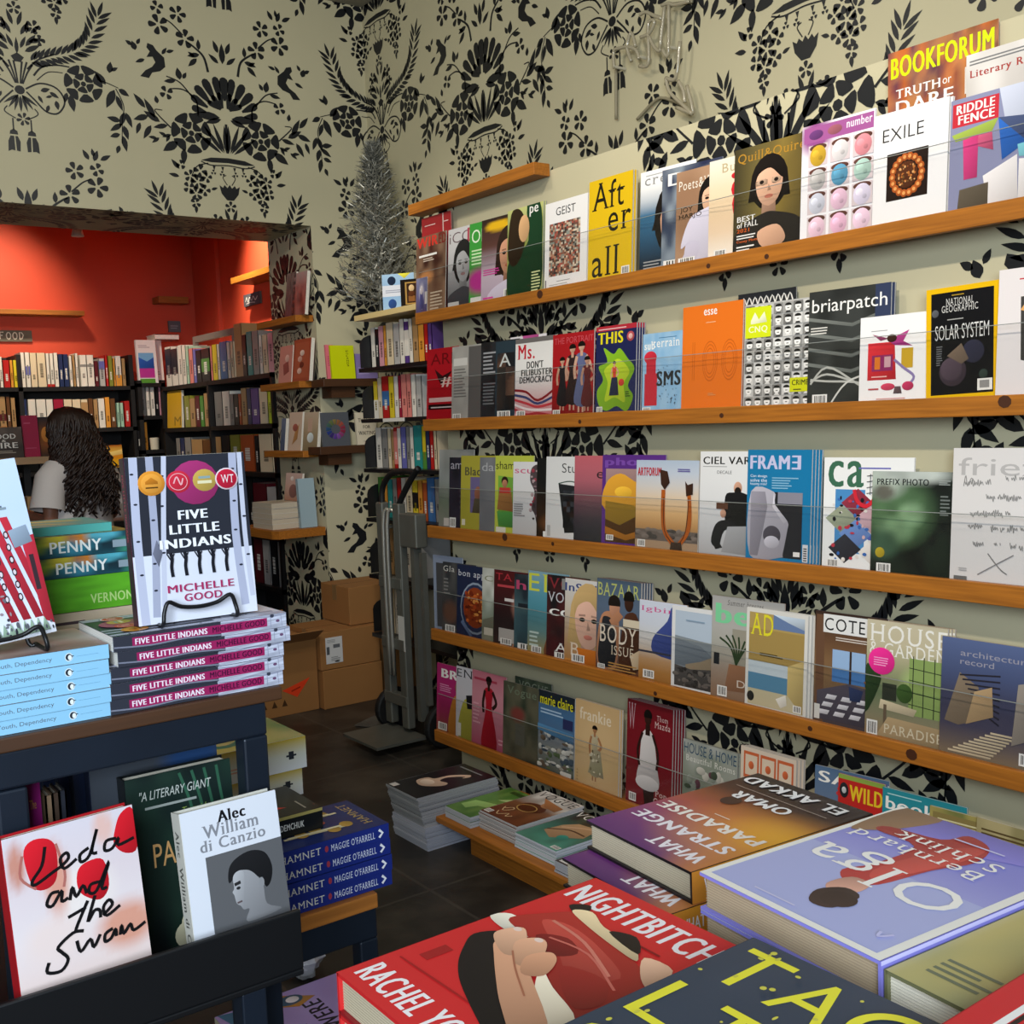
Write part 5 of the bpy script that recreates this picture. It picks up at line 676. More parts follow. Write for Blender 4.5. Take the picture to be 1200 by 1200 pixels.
# ---- lowest shelf
fill_shelf(4, [
 I(605.5, 792, 'dark green magazine peeking out behind the other covers of the lowest shelf', [('bg', '2e3a30'), ('n', 6, .6, 3, '56604c'), ('t', 'VOGUE', .1, .86, .9, .96, '7c8474', 'x')], X=2.352, w=.21, t=.003, turn=2),
 I(511.5, 776, 'magenta magazine with fat white capitals, leftmost of the lowest shelf', [('g', '8a4a30', 'a0285a', 'b02a6c', 'a82868'), ('t', 'BRIDES', .14, .8, 1.6, .93, W_, 'h'), ('lines', .1, .6, .5, .72, 4, 'd890b4'), ('q', [(.4, 0), (.5, .5), (.8, .62), (1, .4), (1, 0)], 'b0702c'), ('e', .7, .7, .12, .08, '8a5a44'), ('bar', .06, .03, .34, .14)]),
 I(534, 780, 'white magazine of a woman with a black bag on the lowest shelf', [('bg', 'c9c6cc'), ('t', 'EN V', .02, .86, .9, .97, '3a3a40', 'x'), ('q', [(.1, 0), (.2, .5), (.5, .58), (.9, .4), (.9, 0)], 'a09a3c'), ('p', [(.3, .62), (.6, .66), (.62, .46), (.34, .44)], '18181c'), ('e', .7, .68, .12, .1, '6a4a3c'), ('r', .04, .04, .16, .22, 'd8d4ce')]),
 I(552.5, 784, 'pink magazine of a slim woman in a long red dress on the lowest shelf', [('g', 'b0506a', 'c47a8a', 'cc8a96', 'bc6a7a'), ('lines', .06, .88, .95, .95, 1, 'a83a50'), *figure(.5, .02, .95, 'a01828', '2c1a16', w=.9), ('q', [(.3, .02), (.75, .02), (.6, .5), (.44, .5)], 'a01828'), ('lines', .04, .3, .28, .6, 6, 'dca0ac'), ('lines', .8, .1, .97, .2, 2, 'dca0ac')], t=.004, roll=0),
 I(589, 797, 'curled dark green magazine sagging beside the pink cover on the lowest shelf', [('g', '3c3c30', '4a4a3c', '30382c', '2f3a2e'), ('n', 7, .7, 8, '6a6450'), ('t', 'Vogue', .1, .82, .9, .95, '6c7864', 'x'), ('b', .4, .6, .25, .12, '7a3a34'), ('r', .35, .2, .6, .48, '5c5a50')], t=.004),
 I(630, 807, 'magazine of a white seaside town with a yellow title on the lowest shelf', [('g', '50544a', '7a7e78', '86888a', '3f6a94', '4a7098', '2c3440'), ('r', 0, .84, 1, 1, '1d2630'), ('t', 'marie claire', .04, .83, .95, .96, 'd8d022', 'b'), ('lines', .06, .72, .7, .8, 2, 'a8c0d8'), *dots(70, .05, .05, .95, .5, ['c9c6c0', 'a09c90', '5a6a48', 'd8d4cc', '6a5a4c', '3c4a58'], .06, .025, 4), ('p', [(0, .5), (1, .44), (1, .56), (0, .58)], '4f7ea6'), ('r', .7, .6, .97, .72, '2a2f58'), ('r', .7, .02, .95, .08, 'd8d4ce')], t=.006, edge='cdcac6', xr=672),
 I(673, 818, 'sand-coloured magazine of a woman in a patterned skirt on the lowest shelf', [('bg', 'cba878'), ('b', .5, .5, .6, .5, 'd2b080'), ('t', 'frankie', .1, .78, .82, .92, 'e6d4b8', 'b'), *figure(.46, .1, .74, 'b0a284', 'a8744c', w=.9), ('p', [(.32, .18), (.68, .16), (.6, .46), (.46, .48)], '9c9276'), *dots(14, .36, .2, .62, .44, ['4a4a3a', '6a5a3c', 'd8ccb0'], .02, .014, 3), ('lines', .06, .05, .1, .2, 4, 'a88a60')], xr=724, t=.006, n=1, g='sand magazine copies on the lowest shelf'),
 I(733, 818, 'front copy of the deep red magazine of a woman in a white feathered dress', [('bg', '781420'), ('t', 'W', .03, .72, .19, .97, 'b8949a', 'x'), ('t', 'Pop', .66, .14, .9, .21, 'e0c8c4', 'x'), ('t', 'Goes', .62, .07, .95, .14, 'e0c8c4', 'x'), ('t', 'Thom', .66, .86, .9, .91, 'd8b8b4', 'x'), ('t', 'Mazda', .62, .79, .95, .85, 'd8b8b4', 'x'), ('p', [(.36, .3), (.44, .0), (.62, .0), (.64, .3)], '2c1514'), ('q', [(.36, .72), (.58, .72), (.7, .4), (.74, .26), (.6, .2), (.34, .2), (.24, .28), (.3, .44)], 'c9c2c0'), ('e', .48, .25, .26, .07, 'd4cecc'), ('r', .42, .7, .52, .8, '2a1512'), ('e', .47, .86, .075, .065, '341a15'), ('p', ell(.47, .885, .09, .06, 10, -.3, 3.5), '100a0a'), ('s', [(.36, .72), (.26, .55), (.3, .4)], .03, '2c1613'), ('s', [(.58, .72), (.7, .55), (.68, .4)], .03, '2c1613'), ('bar', .08, .04, .24, .12)], t=.006, xr=786, n=4, g='copies of the deep red magazine', edge='bdb8b2'),
 I(798.5, 865, 'grey-green house magazine with blue capitals beside the red magazine copies', [('g', '6a6a60', '8a8c82', 'a0a298', 'a8aaa4'), ('n', 5, .5, 4, '5a6a50'), ('t', 'HOUSE & HOME', .02, .85, .98, .97, '2c4a62', ''), ('t', 'Beautiful Rooms', .06, .76, .96, .83, 'd8d6cc', 'x'), *dots(30, .1, .3, .9, .7, ['5c3a44', '3f4a3a', '8a9084', 'b8b4a8'], .06, .05, 3)], xr=862, t=.005, edge='a9a69c', n=1, g='grey-green house magazine copies'),
 I(865.5, 873, 'front copy of the thick white magazine with an orange square pattern', [('bg', 'd9c8b4'), *[o for i in range(3) for j in range(3) for o in (('r', .06+.31*i, .1+.3*j, .34+.31*i, .36+.3*j, 'c8643c'), ('r', .09+.31*i, .13+.3*j, .31+.31*i, .33+.3*j, 'dcc8b0'), ('e', .2+.31*i, .23+.3*j, .05, .04, 'c8643c'))]], t=.008, xr=930, n=2, g='copies of the orange square magazine', edge='cfc8be'),
 I(952.5, 896, 'blue-grey cooking magazine with white and red capitals on the lowest shelf', [('g', '8a8c90', '6a7890', '55708f'), ('t', 'SAVEUR', .05, .86, 1.5, .96, W_, 'b'), ('t', '& KIT', .3, .77, .8, .85, 'c83a40', 'b')], t=.005, h=.0),
 I(979.5, 906, 'red children magazine with a large yellow word on the lowest shelf', [('bg', 'c02a26'), ('r', 0, .96, 1, 1, '8fa84a'), ('t', 'WILD', .25, .78, .97, .92, 'e8c42a', 'h'), ('e', .13, .86, .1, .07, '26282c'), ('e', .13, .86, .05, .03, 'c8c8c8'), ('b', .5, .3, .4, .3, '6a8a3a')], t=.005, xr=1031),
 I(1031, 922, 'teal magazine with a white lower-case word on the lowest shelf', [('bg', '2a8a96'), ('lines', .06, .95, .7, .97, 1, 'b8dcdc'), ('t', 'books', .04, .82, .75, .93, W_, 'b'), ('b', .5, .4, .5, .3, '8aa86a')], t=.006, xr=1125),
 I(1086, 944, 'busy yellow-green crafts magazine at the right of the lowest shelf', [('bg', 'a89a58'), ('n', 8, .7, 4, '5a6a3c'), ('r', .04, .84, .9, .96, '8a7a48'), ('lines', .1, .87, .8, .93, 2, 'd8d0a0'), ('b', .3, .7, .2, .1, '9a3a78')], t=.006, xr=1180),
 I(1140, 957, 'pale straw-coloured magazine, rightmost of the lowest shelf', [('bg', 'b4a678'), ('n', 6, .6, 7, '7a7448'), ('lines', .06, .87, .9, .94, 2, '5a4a2c')], t=.006, w=.2),
])
# ---------------------------------------------------------------- corner: neon sign, silver tree, rack, hand truck, cartons
def neon_pt(x, y): # crop pixels of the sign onto a plane 6 cm off the wall
    return tuple(onX(640+x/6, y/6, XW-.06))
ns = thing('neon_sign', 'unlit clear glass neon tube sign with an arrow high on the patterned wall', 'neon sign', Matrix.Translation(onX(720, 60, XW-.01)))
T = ns.matrix_world.inverted()
GLASS = mat('neon_glass', 'a59c84', .12, spec=.8)
for pts in ([(478, 480), (476, 362), (520, 338), (575, 330), (632, 352), (655, 415)], [(655, 465), (720, 442), (718, 175), (762, 150), (728, 232), (665, 262)], [(722, 255), (760, 330), (792, 358), (806, 340)], [(832, 50), (800, 345)], [(812, 38), (862, 24), (905, 34), (1005, 8)], [(862, 32), (858, 380), (818, 348)], [(942, 290), (912, 545), (842, 548)], [(842, 548), (868, 645), (958, 735), (1032, 792), (990, 602)], [(915, 755), (1030, 800)], [(630, 330), (598, 230), (570, 335), (600, 432)], [(660, 105), (700, 85), (760, 110), (812, 130)], [(930, 570), (965, 640), (975, 720)]):
    g = G(); g.tube(smooth_path([neon_pt(*p) for p in pts], 5), .007, n=8); o = g.build('glass_tube', GLASS, ns, smooth=True); o.matrix_local = T
for pts in ([(640, 840), (762, 712), (832, 690), (962, 742)], [(493, 480), (492, 840)], [(1030, 10), (870, 32), (845, 60)]):
    g = G(); g.tube(smooth_path([tuple(onX(640+p[0]/6, p[1]/6, XW-.014)) for p in pts], 6), .006, n=6); o = g.build('power_cord', mat('clear_cord', '8e866e', .5), ns, smooth=True); o.matrix_local = T
for p in ((655, 400), (842, 548), (862, 330), (480, 470)):
    a = neon_pt(*p); g = G(); g.tube([a, (XW-.002, a[1], a[2])], .006, n=8); o = g.build('standoff', mat('sign_standoff', 'c9c2ae', .3), ns); o.matrix_local = T
# rack
RXF, RXB, RY0, RY1 = 2.66, 3.06, 4.0, 4.885
ROWZ = [1.985, 1.728, 1.478, 1.232, .985, .70, .40]
rk = thing('book_rack', 'black steel corner rack full of upright books beside the magazine wall', 'shelving rack', Matrix.Translation((RXF, RY1, 0))); T = rk.matrix_world.inverted()
for i, z in enumerate(ROWZ):
    g = G(); g.box((RXF, RY0, z-.022), (RXB, RY1, z-.003)); o = g.build('shelf', BLACK, rk); o.matrix_local = T
    if i == 0:
        g = G(); g.box((RXF-.006, RY0, z-.026), (RXF+.33, RY1+.01, z), 'e0c88c'); o = g.build('pale_top_board', PAINTED, rk); o.matrix_local = T; o['label'] = 'pale wooden top board of the rack'
    else:
        prof = [(RXF+.01, z), (RXF+.17, z)]+[(RXF+.09+.08*math.cos(a), z+.115+.05*math.sin(a)) for a in np.linspace(0, math.pi, 9)]
        g = G()
        for yy in (RY1-.006, RY1-.002): g.poly([(x, yy, q) for x, q in prof])
        n = len(prof); g.add([(x, RY1-.006, q) for x, q in prof]+[(x, RY1-.002, q) for x, q in prof], [(k, (k+1) % n, n+(k+1) % n, n+k) for k in range(n)])
        o = g.build('bookend', BLACK, rk); o.matrix_local = T
for x, y in ((RXB-.03, RY1-.03), (RXB-.03, RY0), (RXF+.2, RY0)):
    g = G(); g.box((x, y, 0), (x+.025, y+.025, ROWZ[0]-.026)); o = g.build('post', BLACK, rk); o.matrix_local = T
g = G(); g.box((RXF-.003, RY1-.42, ROWZ[2]-.021), (RXF-.0005, RY1-.22, ROWZ[2]-.004), 'd8d4cc'); o = g.build('shelf_label', PAINTED, rk); o.matrix_local = T; o['label'] = 'white paper label on the shelf edge'
PAL = dict(white='e9e2d6', cream='e2cfae', pink='dd9aa6', orange='e39a3c', red='b8231f', crimson='a3203c', yellow='e2c72e', lime='c9d820', green='4f8a3a', olive='8a8a34', teal='2c8f8c', blue='3f6ea6', violet='6a6ab0', purple='5a3f86', navy='28345c', grey='8d8a86', silver='b9b6b2', black='1c1a1c', brown='6a4426', tan='b08a5c', salmon='e0857c', maroon='5c1a22', rust='b4552a', sage='9aa88c', mint='a8cdb4')
ORD = ['first', 'second', 'third', 'fourth', 'fifth', 'sixth', 'seventh', 'eighth', 'ninth', 'tenth', 'eleventh', 'twelfth', 'thirteenth', 'fourteenth', 'fifteenth', 'sixteenth', 'seventeenth', 'eighteenth', 'nineteenth', 'twentieth']
ORD += ['twenty-'+q for q in ORD[:9]]+['thirtieth']+['thirty-'+q for q in ORD[:9]]+['fortieth']
def spine_book(org, d, th, h, dep, col, label, group, cat='book', lean=0, band=None, txt=None, name='book'):
    """upright book, spine towards the viewer; d = unit vector along the row, in = towards the back of the shelf"""
    d = np.array((*d, 0.)); n = np.array((-d[1], d[0], 0.))   # n points to the shelf back
    r = thing(name, label, cat, axes(org, d, n, (0, 0, 1)) @ Matrix.Rotation(lean, 4, 'Y'), group)
    k = lin(PAL.get(col, col) if isinstance(col, str) else col)
    g = G(); g.box((.0015, .003, .002), (th-.0015, dep-.002, h-.003), 'd9d0bd'); g.build('pages', MATTE, r)
    g = G(); g.box((0, 0, 0), (th, .003, h), k); g.box((0, 0, 0), (.0018, dep, h), k); g.box((th-.0018, 0, 0), (th, dep, h), k)
    rr = random.Random(int(h*1e5+th*1e6)); lum = k.mean()
    ink = tuple(k*.3) if lum > .25 else (.75, .72, .65)
    if band: g.box((-.0004, -.0005, h*band[0]), (th+.0002, .0005, h*band[1]), PAL.get(band[2], band[2]))
    v = h*(.2+.1*rr.random())
    for q in range(rr.randint(3, 7)): # spine lettering as small blocks
        dv = h*(.02+.05*rr.random()); g.poly([(th*.32, -.0006, v), (th*.68, -.0006, v), (th*.68, -.0006, v+dv), (th*.32, -.0006, v+dv)], ink); v += dv+h*.012
        if v > h*.85: break
    g.build('cover', PRINT, r); return r
def row(start, d, z, spec, where, group, dep=.15, per=1.0, hs=1.0, cat='book', maxlen=9):
    """spec: list of (colour, thickness, height, [band]); start/d in plan"""
    x = 0; cnt = {}
    for i, s_ in enumerate(spec):
        c, th, h = s_[:3]
        if c is None: x += th*per; continue
        org = (start[0]+d[0]*x, start[1]+d[1]*x, z)
        spine_book(org, d, th*per-.0015, h*hs, dep, c, f'{c} spined book, {ORD[i]} from the left {where}', group, band=s_[3] if len(s_) > 3 else None)
        x += th*per
    return x
DY = (0, -1)   # rows on the right-hand shelving run towards the viewer
P_ = 1/118
rows = [
 (1, [('white', 5, .2), ('black', 4, .19), ('pink', 6, .2), ('orange', 3, .2), ('cream', 8, .21), ('silver', 7, .2), ('white', 5, .215), ('purple', 5, .2, (.2, .8, 'white')), ('white', 4, .21), ('tan', 6, .215), ('orange', 6, .215), ('red', 4, .2), ('purple', 4, .2)]),
 (2, [('yellow', 5, .185, (.0, .5, 'white')), ('cream', 5, .2), ('red', 8, .205, (.3, .65, 'blue')), ('yellow', 6, .2), ('white', 5, .2), ('crimson', 3, .2), ('salmon', 6, .205), ('salmon', 5, .205), ('white', 5, .2), ('silver', 6, .19)]),
 (3, [('white', 7, .2), ('grey', 7, .195), ('cream', 4, .195), ('tan', 3, .19), ('red', 4, .2, (.1, .9, 'salmon')), ('white', 4, .195), ('violet', 6, .2), ('grey', 4, .2), ('white', 4, .195), ('teal', 9, .205), ('yellow', 4, .2, (0, .4, 'green')), ('navy', 4, .19), ('red', 4, .19), ('cream', 3, .2)]),
 (4, [('green', 5, .2), ('orange', 6, .19), ('teal', 6, .19), ('grey', 5, .19), ('red', 5, .2), ('white', 5, .2), ('cream', 7, .2), ('yellow', 6, .19, (.3, .7, 'black')), ('orange', 5, .19), ('rust', 5, .18), ('blue', 8, .205), ('grey', 5, .2)]),
 (5, [('cream', 5, .24), ('white', 4, .24), ('tan', 6, .23), ('cream', 7, .23), ('grey', 6, .24), ('white', 6, .23), ('tan', 5, .24), ('silver', 6, .23)]),
 (6, [('tan', 6, .24), ('cream', 7, .23), ('white', 6, .24), ('grey', 6, .23), ('tan', 7, .24), ('black', 6, .22), ('cream', 6, .24)])]
for k, sp in rows:
    row((RXF+.07, RY1-.012), DY, ROWZ[k]-.0025, sp, f'on the {LEVEL[k-1] if k < 5 else ["fifth", "sixth"][k-5]} row of the black corner rack', f'books in row {["one", "two", "three", "four", "five", "six"][k-1]} of the corner rack', per=P_, dep=.17)
# things on the rack top
def art_book(q, ops, t, label, cat='book', name='book', lean=4, group=None, plane='Y', val=None, edge='e2dccf', turn=0, grid=26):
    """a book shown face out: q = (left px, top px, right px, bottom px) measured on a real plane"""
    x0, y0, x1, y1 = q
    f = onY if plane == 'Y' else onX
    b0, b1, t0 = f(x0, y1, val), f(x1, y1, val), f(x0, y0, val)
    w = abs(b1[0]-b0[0]) if plane == 'Y' else abs(b1[1]-b0[1]); h = t0[2]-b0[2]
    r = magazine(w, h, t, ops, edge=edge, grid=grid); r.name = name
    r.matrix_world = frame(b0, (0 if plane == 'Y' else -math.pi/2)+math.radians(turn), math.radians(lean)); tag(r, label, cat, group); return r
def rest(r, z):  # stand on the shelf surface
    m = r.matrix_world.copy(); m[2][3] = z; r.matrix_world = m
r = art_book((449, 314, 470, 358), [('g', '9fc0e0', '8fb6dc', 'a8c8e4'), ('r', 0, .4, 1, .7, 'dde0ea'), ('e', .3, .82, .13, .12, '1c2a44'), ('e', .3, .2, .13, .13, '2a4a86'), ('p', [(.5, 1), (.7, .86), (.9, 1)], 'e8dc4a'), ('lines', .1, .5, .8, .6, 2, '9aa0b4')], .05, 'pale blue gift box with a white band on the rack top', 'box', 'gift_box', lean=0, plane='X', val=2.70, turn=35); rest(r, ROWZ[0])
r = art_book((470, 321, 486, 354), [('bg', '1c1512'), ('r', .2, .1, .78, .9, 'b08a4a'), ('r', .27, .15, .7, .85, '3a2418'), ('e', .48, .68, .12, .12, 'd8b888'), ('r', .34, .2, .62, .4, '8a5a30'), ('e', .48, .48, .14, .1, '5a3018')], .02, 'small black box with a gold framed picture on the rack top', 'box', 'gift_box', lean=0, plane='X', val=2.685, turn=30); rest(r, ROWZ[0])
# silver tinsel tree on the rack
tb = onX(446, 372, 2.88); tt = onX(441, 168, 2.88); th_ = tt[2]-ROWZ[0]
tr = thing('tinsel_tree', 'silver tinsel christmas tree standing on the corner rack', 'christmas tree', Matrix.Translation((2.86, tb[1]-.04, ROWZ[0])))
g = G(); g.tube([(0, 0, .0), (0, 0, th_*.97)], [.009, .004], n=8); g.build('trunk', ALU, tr)
g = G(); g.tube([(-.07, 0, .004), (0, 0, .03), (.07, 0, .004)], .006, n=6); g.tube([(0, -.07, .004), (0, 0, .03), (0, .07, .004)], .006, n=6); g.build('stand', ALU, tr)
g = G(); rr = random.Random(5)
for i in range(300):
    f = i/300; z0 = th_*(.06+.92*f**.9); R_ = .235*(1-f)**.85+.024; a = i*2.39996; e = .32+.5*f
    d = np.array((math.cos(a)*math.cos(e), math.sin(a)*math.cos(e), math.sin(e)*.75)); L_ = R_*(.8+.35*rr.random())
    for k in range(26):
        p = np.array((0, 0, z0))+d*L_*(.1+.9*k/25); u_ = np.array((rr.uniform(-1, 1), rr.uniform(-1, 1), rr.uniform(-.6, 1))); u_ /= np.linalg.norm(u_)
        q = p+(u_*.9+d*.5)*.03; s_ = np.cross(u_, d)*.0032
        if (q[0]+2.86) > XW-.01: continue
        g.poly([p-s_, p+s_, q+s_*.5, q-s_*.5], 'b9bcc0')
g.build('tinsel_branches', TINSEL, tr)
# two little brown shelves on the pier, with face-out books
for nm, (x0, y0, x1, y1), lab in (('a', (379, 443.5, 448, 455), 'upper'), ('b', (375, 522, 448, 535), 'lower')):
    Yf = 5.31; a, b = onY(x0, y0, Yf), onY(x1, y0, Yf); zt = (a[2]+b[2])/2
    x1_ = min(b[0], 3.0)
    t = thing('wall_shelf', f'{lab} small dark brown shelf on the pier beside the corner rack', 'shelf', Matrix.Translation((a[0], Yf, zt)), 'small shelves on the pier')
    g = G(); g.box((0, 0, -.042), (x1_-a[0], YF-Yf, 0)); g.build('shelf_board', WALNUT, t, bevel=.002)
    g = G(); g.box((.06, .03, -.1), (.2, YF-Yf, -.042)); g.build('bracket', WALNUT, t)
    if nm == 'a': ZA = zt
    else: ZB = zt
for q, z, ops, t_, lab in (((384, 402, 393, 443), 'ZA', [('bg', 'd8707c'), ('lines', .2, .4, .8, .7, 5, 'b04a5a')], .012, 'coral pink book behind the yellow one on the upper pier shelf'),
   ((389.5, 402, 417, 442), 'ZA', [('bg', 'cdd60e'), *[('t', c, .66, .8-.07*i, .76, .85-.07*i, '5a5a10', 'b') for i, c in enumerate('POLANDS')]], .014, 'bright yellow-green book face out on the upper pier shelf'),
   ((418, 413, 443, 443), 'ZA', [('bg', '8d7db4'), ('lines', .1, .2, .7, .5, 4, 'b0a2d0')], .012, 'lilac book face out on the upper pier shelf'),
   ((379, 482, 411, 522), 'ZB', [('bg', '55585e')] + [('p', [(.5+.36*math.cos(a), .5+.3*math.sin(a)), (.5+.36*math.cos(a+.4), .5+.3*math.sin(a+.4)), (.5+.17*math.cos(a+.4), .5+.14*math.sin(a+.4)), (.5+.17*math.cos(a), .5+.14*math.sin(a))], c) for a, c in zip(np.arange(0, 6.28, .483), ['8a3040', '9c4a3c', '8a5a3a', '7a6a3c', '5a6a40', '3f5a50', '2c4a6a', '2a3a7a', '3a2a6a', '5a3a8a', '7a4a9a', '8a3a6a', '8a2a44'])], .016, 'grey square book with a colour wheel on the lower pier shelf'),
   ((419, 482, 443, 520), 'ZB', [('bg', 'd9cdb4'), ('t', 'THANKS', .12, .7, .88, .82, '2a2420', 'b'), ('t', 'FOR', .34, .5, .68, .6, '2a2420', 'b'), ('t', 'WAITING', .1, .3, .92, .42, '2a2420', 'b'), ('lines', .3, .1, .7, .13, 1, '8a8070')], .014, 'cream book with bold black capitals on the lower pier shelf')):
    r = art_book(q, ops, t_, lab, plane='Y', val=5.40 if 'lilac' in lab or 'coral' in lab else 5.365, lean=4); rest(r, ZA if z == 'ZA' else ZB)
# pine shelves on the jamb of the opening, with their books
JS = []
for i, (py0, py1, nm) in enumerate(((371, 367, 'top'), (448, 446, 'second'), (531, 526, 'third'))):
    zt = onX(345, (py0+py1)/2, 2.62)[2]; JS.append(zt)
    y0, y1 = YF+.03, YB-.02
    t = thing('wall_shelf', f'{nm} of the short pine shelves on the jamb of the red room opening', 'shelf', Matrix.Translation((2.62, y0, zt)), 'pine shelves on the jamb')
    g = G(); g.box((0, 0, -.036), (JX-2.62, y1-y0, 0)); g.build('shelf_board', WOOD, t, bevel=.002)
zc = onX(345, 620, 2.56)[2]
cs = thing('corner_shelf', 'deep round-cornered pine shelf low on the jamb holding a stack of cream books', 'shelf', Matrix.Translation((2.45, YF+.02, zc)))
out = [(0.275, 0), (.0, .0), (-.02, .05)]+[(-.02+.0, .05+.08*k) for k in range(1, 5)]+[(-.02+.2*(1-math.cos(a)), .37+.2*math.sin(a)) for a in np.linspace(0, 1.57, 6)]+[(.275, .57)]
g = G(); n = len(out); g.add([(x, y, -.045) for x, y in out]+[(x, y, 0) for x, y in out], [tuple(range(n))[::-1], tuple(range(n, 2*n))]+[(k, (k+1) % n, n+(k+1) % n, n+k) for k in range(n)]); g.build('shelf_board', WOOD, cs)
JB = [((333, 310, 344, 364), 0, [('g', '4a3a4a', '6a5a5a', '8a7a70'), ('n', 9, .7, 3, '3a3028')], .012, 'dim art book leaning at the left of the top jamb shelf'),
 ((341, 312, 357, 364), 0, [('g', '3a2624', '8a3a30', 'a0605a', 'b4a09a'), ('b', .5, .4, .3, .2, '5a1c1c'), ('n', 6, .4, 5, 'c88a80')], .02, 'reddish art book leaning at the right of the top jamb shelf'),
 ((326, 402, 341, 446), 1, [('bg', 'c98a7c'), ('p', [(.4, .2), (.8, .3), (.7, .6), (.3, .5)], '8a4a44'), ('e', .6, .66, .16, .1, 'd8b4a4')], .016, 'pink book face out on the second jamb shelf'),
 ((342, 393, 362, 443), 1, [('bg', '9a4a30'), ('r', .1, .08, .9, .92, 'a5563a'), *[('e', .4+.12*(i % 2), .25+.14*i, .13, .07, c) for i, c in enumerate(('d8b8a8', '5a2a20', 'c8a090', 'e0c8b8'))]], .022, 'brown-red book of pale figures on the second jamb shelf'),
 ((328, 486, 333, 524), 2, [('g', '4a5a78', '6a7a94'), ('n', 9, .5, 3, '2a3448')], .02, 'narrow blue patterned book on the third jamb shelf'),
 ((337, 480, 352, 525), 2, [('bg', 'd8bca4'), ('p', [(.3, .15), (.5, .5), (.8, .7), (.7, .3)], 'b8824a'), ('e', .5, .6, .2, .1, 'a85a4a')], .018, 'cream book with a plant drawing on the third jamb shelf'),
 ((354, 478, 371, 523), 2, [('g', '8a7a5a', 'b09a78', 'c8b49a'), ('e', .5, .34, .22, .13, 'dfe8e6'), ('r', .3, .5, .6, .84, 'c8a890')], .02, 'tan book with a shining white spot on the third jamb shelf')]
for q, lv, ops, t_, lab in JB:
    r = art_book(q, ops, t_, lab, plane='X', val=2.655, lean=7); rest(r, JS[lv])
def flat_book(w, h, t, ops, spine_ops, org, up, read, label, group=None, cat='book', hard=False, name='book', edge='e3dccd', spine='cccccc', bend=None, back='dddddd', grid=26):
    """a book lying on its back: up = plan direction of the cover's top, read = plan reading direction"""
    r = thing(name, label, cat, axes(org, (*read, 0), (0, 0, -1), (*up, 0)), group)
    ov = .003 if hard else .0; bd = .0022 if hard else .0006
    g = G(); g.box((.001, bd, ov), (w-ov-.0008, t-bd, h-ov), edge)
    for q in range(int(t/.0022)):
        y = bd+(t-2*bd)*(q+.5)/max(1, int(t/.0022)); k = tuple(lin(edge)*.8)
        g.box((w-ov-.001, y, ov), (w-ov-.0005, y+.0005, h-ov), k); g.box((.001, y, ov-.0003), (w-ov, y+.0005, ov+.001), k); g.box((.001, y, h-ov-.001), (w-ov, y+.0005, h-ov+.0003), k)
    g.build('pages', MATTE, r)
    g = G(); paint(g, w, h, ops, lambda x, z, d: (x, -.0002-d, z), grid=grid)
    g.box((0, 0, 0), (w, bd, h), spine); g.box((0, t-bd, 0), (w, t, h), back); g.box((-.0008, 0, 0), (.0012, t, h), spine)
    if spine_ops: paint(g, h, t, spine_ops, lambda x, z, d: (-.001-d, t-z, h-x), grid=16)
    g.build('cover', PRINT, r); return r
# stack of cream books and friends on the corner shelf
for i in range(5):
    flat_book(.20, .26, .028, [('bg', 'd8cbb4'), ('r', .2, .4, .8, .6, 'c4b498')], [('bg', 'c9a98a'), ('lines', .2, .3, .7, .7, 1, '8a6a50')], (2.66, YF+.12+.004*(i % 2), zc+.0285*(i+1)), (0, 1), (-1, 0), f'cream book, {ORD[4-i]} from the top of the stack on the round-cornered shelf', 'cream books stacked on the corner shelf', edge='cdbfa8')
r = art_book((333, 552, 352, 584), [('g', 'b08068', 'd0a898', 'd8b8ac'), ('e', .5, .35, .25, .25, '8a6058'), ('e', .4, .8, .1, .08, 'f0e0d8')], .012, 'pink card standing on top of the cream book stack', plane='X', val=2.62, lean=8); rest(r, zc+.145)
r = spine_book((2.6, YF+.085, zc), (0, -1), .022, .27, .1, '9fb4bc', 'pale blue book leaning at the near end of the round-cornered shelf', None, lean=math.radians(-4))
# hand truck
ht = thing('hand_truck', 'grey aluminium hand truck with black loop handle parked by the rack', 'hand truck', Matrix.Translation((2.5, 4.3, 0)))
for y in (.135, -.015):
    g = G(); g.box((-.02, y-.028, .06), (.02, y+.028, 1.09)); g.build('rail', ALU, ht, bevel=.006)
for y in (.08, .045):
    g = G(); g.tube(smooth_path([(-.03, y, .3), (-.03, y, .99), (-.005, y-.03, 1.05)], 4), .009, n=8); g.build('stair_bar', mat('bright_bar', 'b5b2a8', .3, metal=.7), ht, smooth=True)
for z in (.16, .42, .7):
    g = G(); g.box((-.024, -.04, z), (.016, .16, z+.05)); g.build('crossbar', ALU, ht, bevel=.003)
g = G(); g.box((-.03, -.2, .9), (.03, -.06, 1.05)); g.build('frame_block', ALU, ht, bevel=.006)
g = G(); g.tube(smooth_path([(0, .135, 1.08), (-.0, .12, 1.16), (0, .04, 1.22), (0, -.08, 1.235), (0, -.17, 1.23)], 6), .014, n=10); g.tube(smooth_path([(0, -.015, 1.08), (0, -.05, 1.12), (0, -.11, 1.18), (0, -.17, 1.23), (0, -.2, 1.25)], 6), .014, n=10); g.build('loop_handle', RUBBER, ht, smooth=True); ht.children[-1]['label'] = 'black rubber loop handle'
g = G(); g.box((-.24, -.14, .03), (.02, .18, .042)); g.build('toe_plate', ALU, ht)
g = G(); g.box((-.02, -.16, .12), (.02, -.13, .9)); g.box((-.012, -.215, .2), (.012, -.19, .88)); g.build('side_rail', ALU, ht)
g = G(); g.box((-.0215, -.05, .42), (-.0205, .005, .58), 'c4c2bc'); g.build('paper_label', PAINTED, ht)
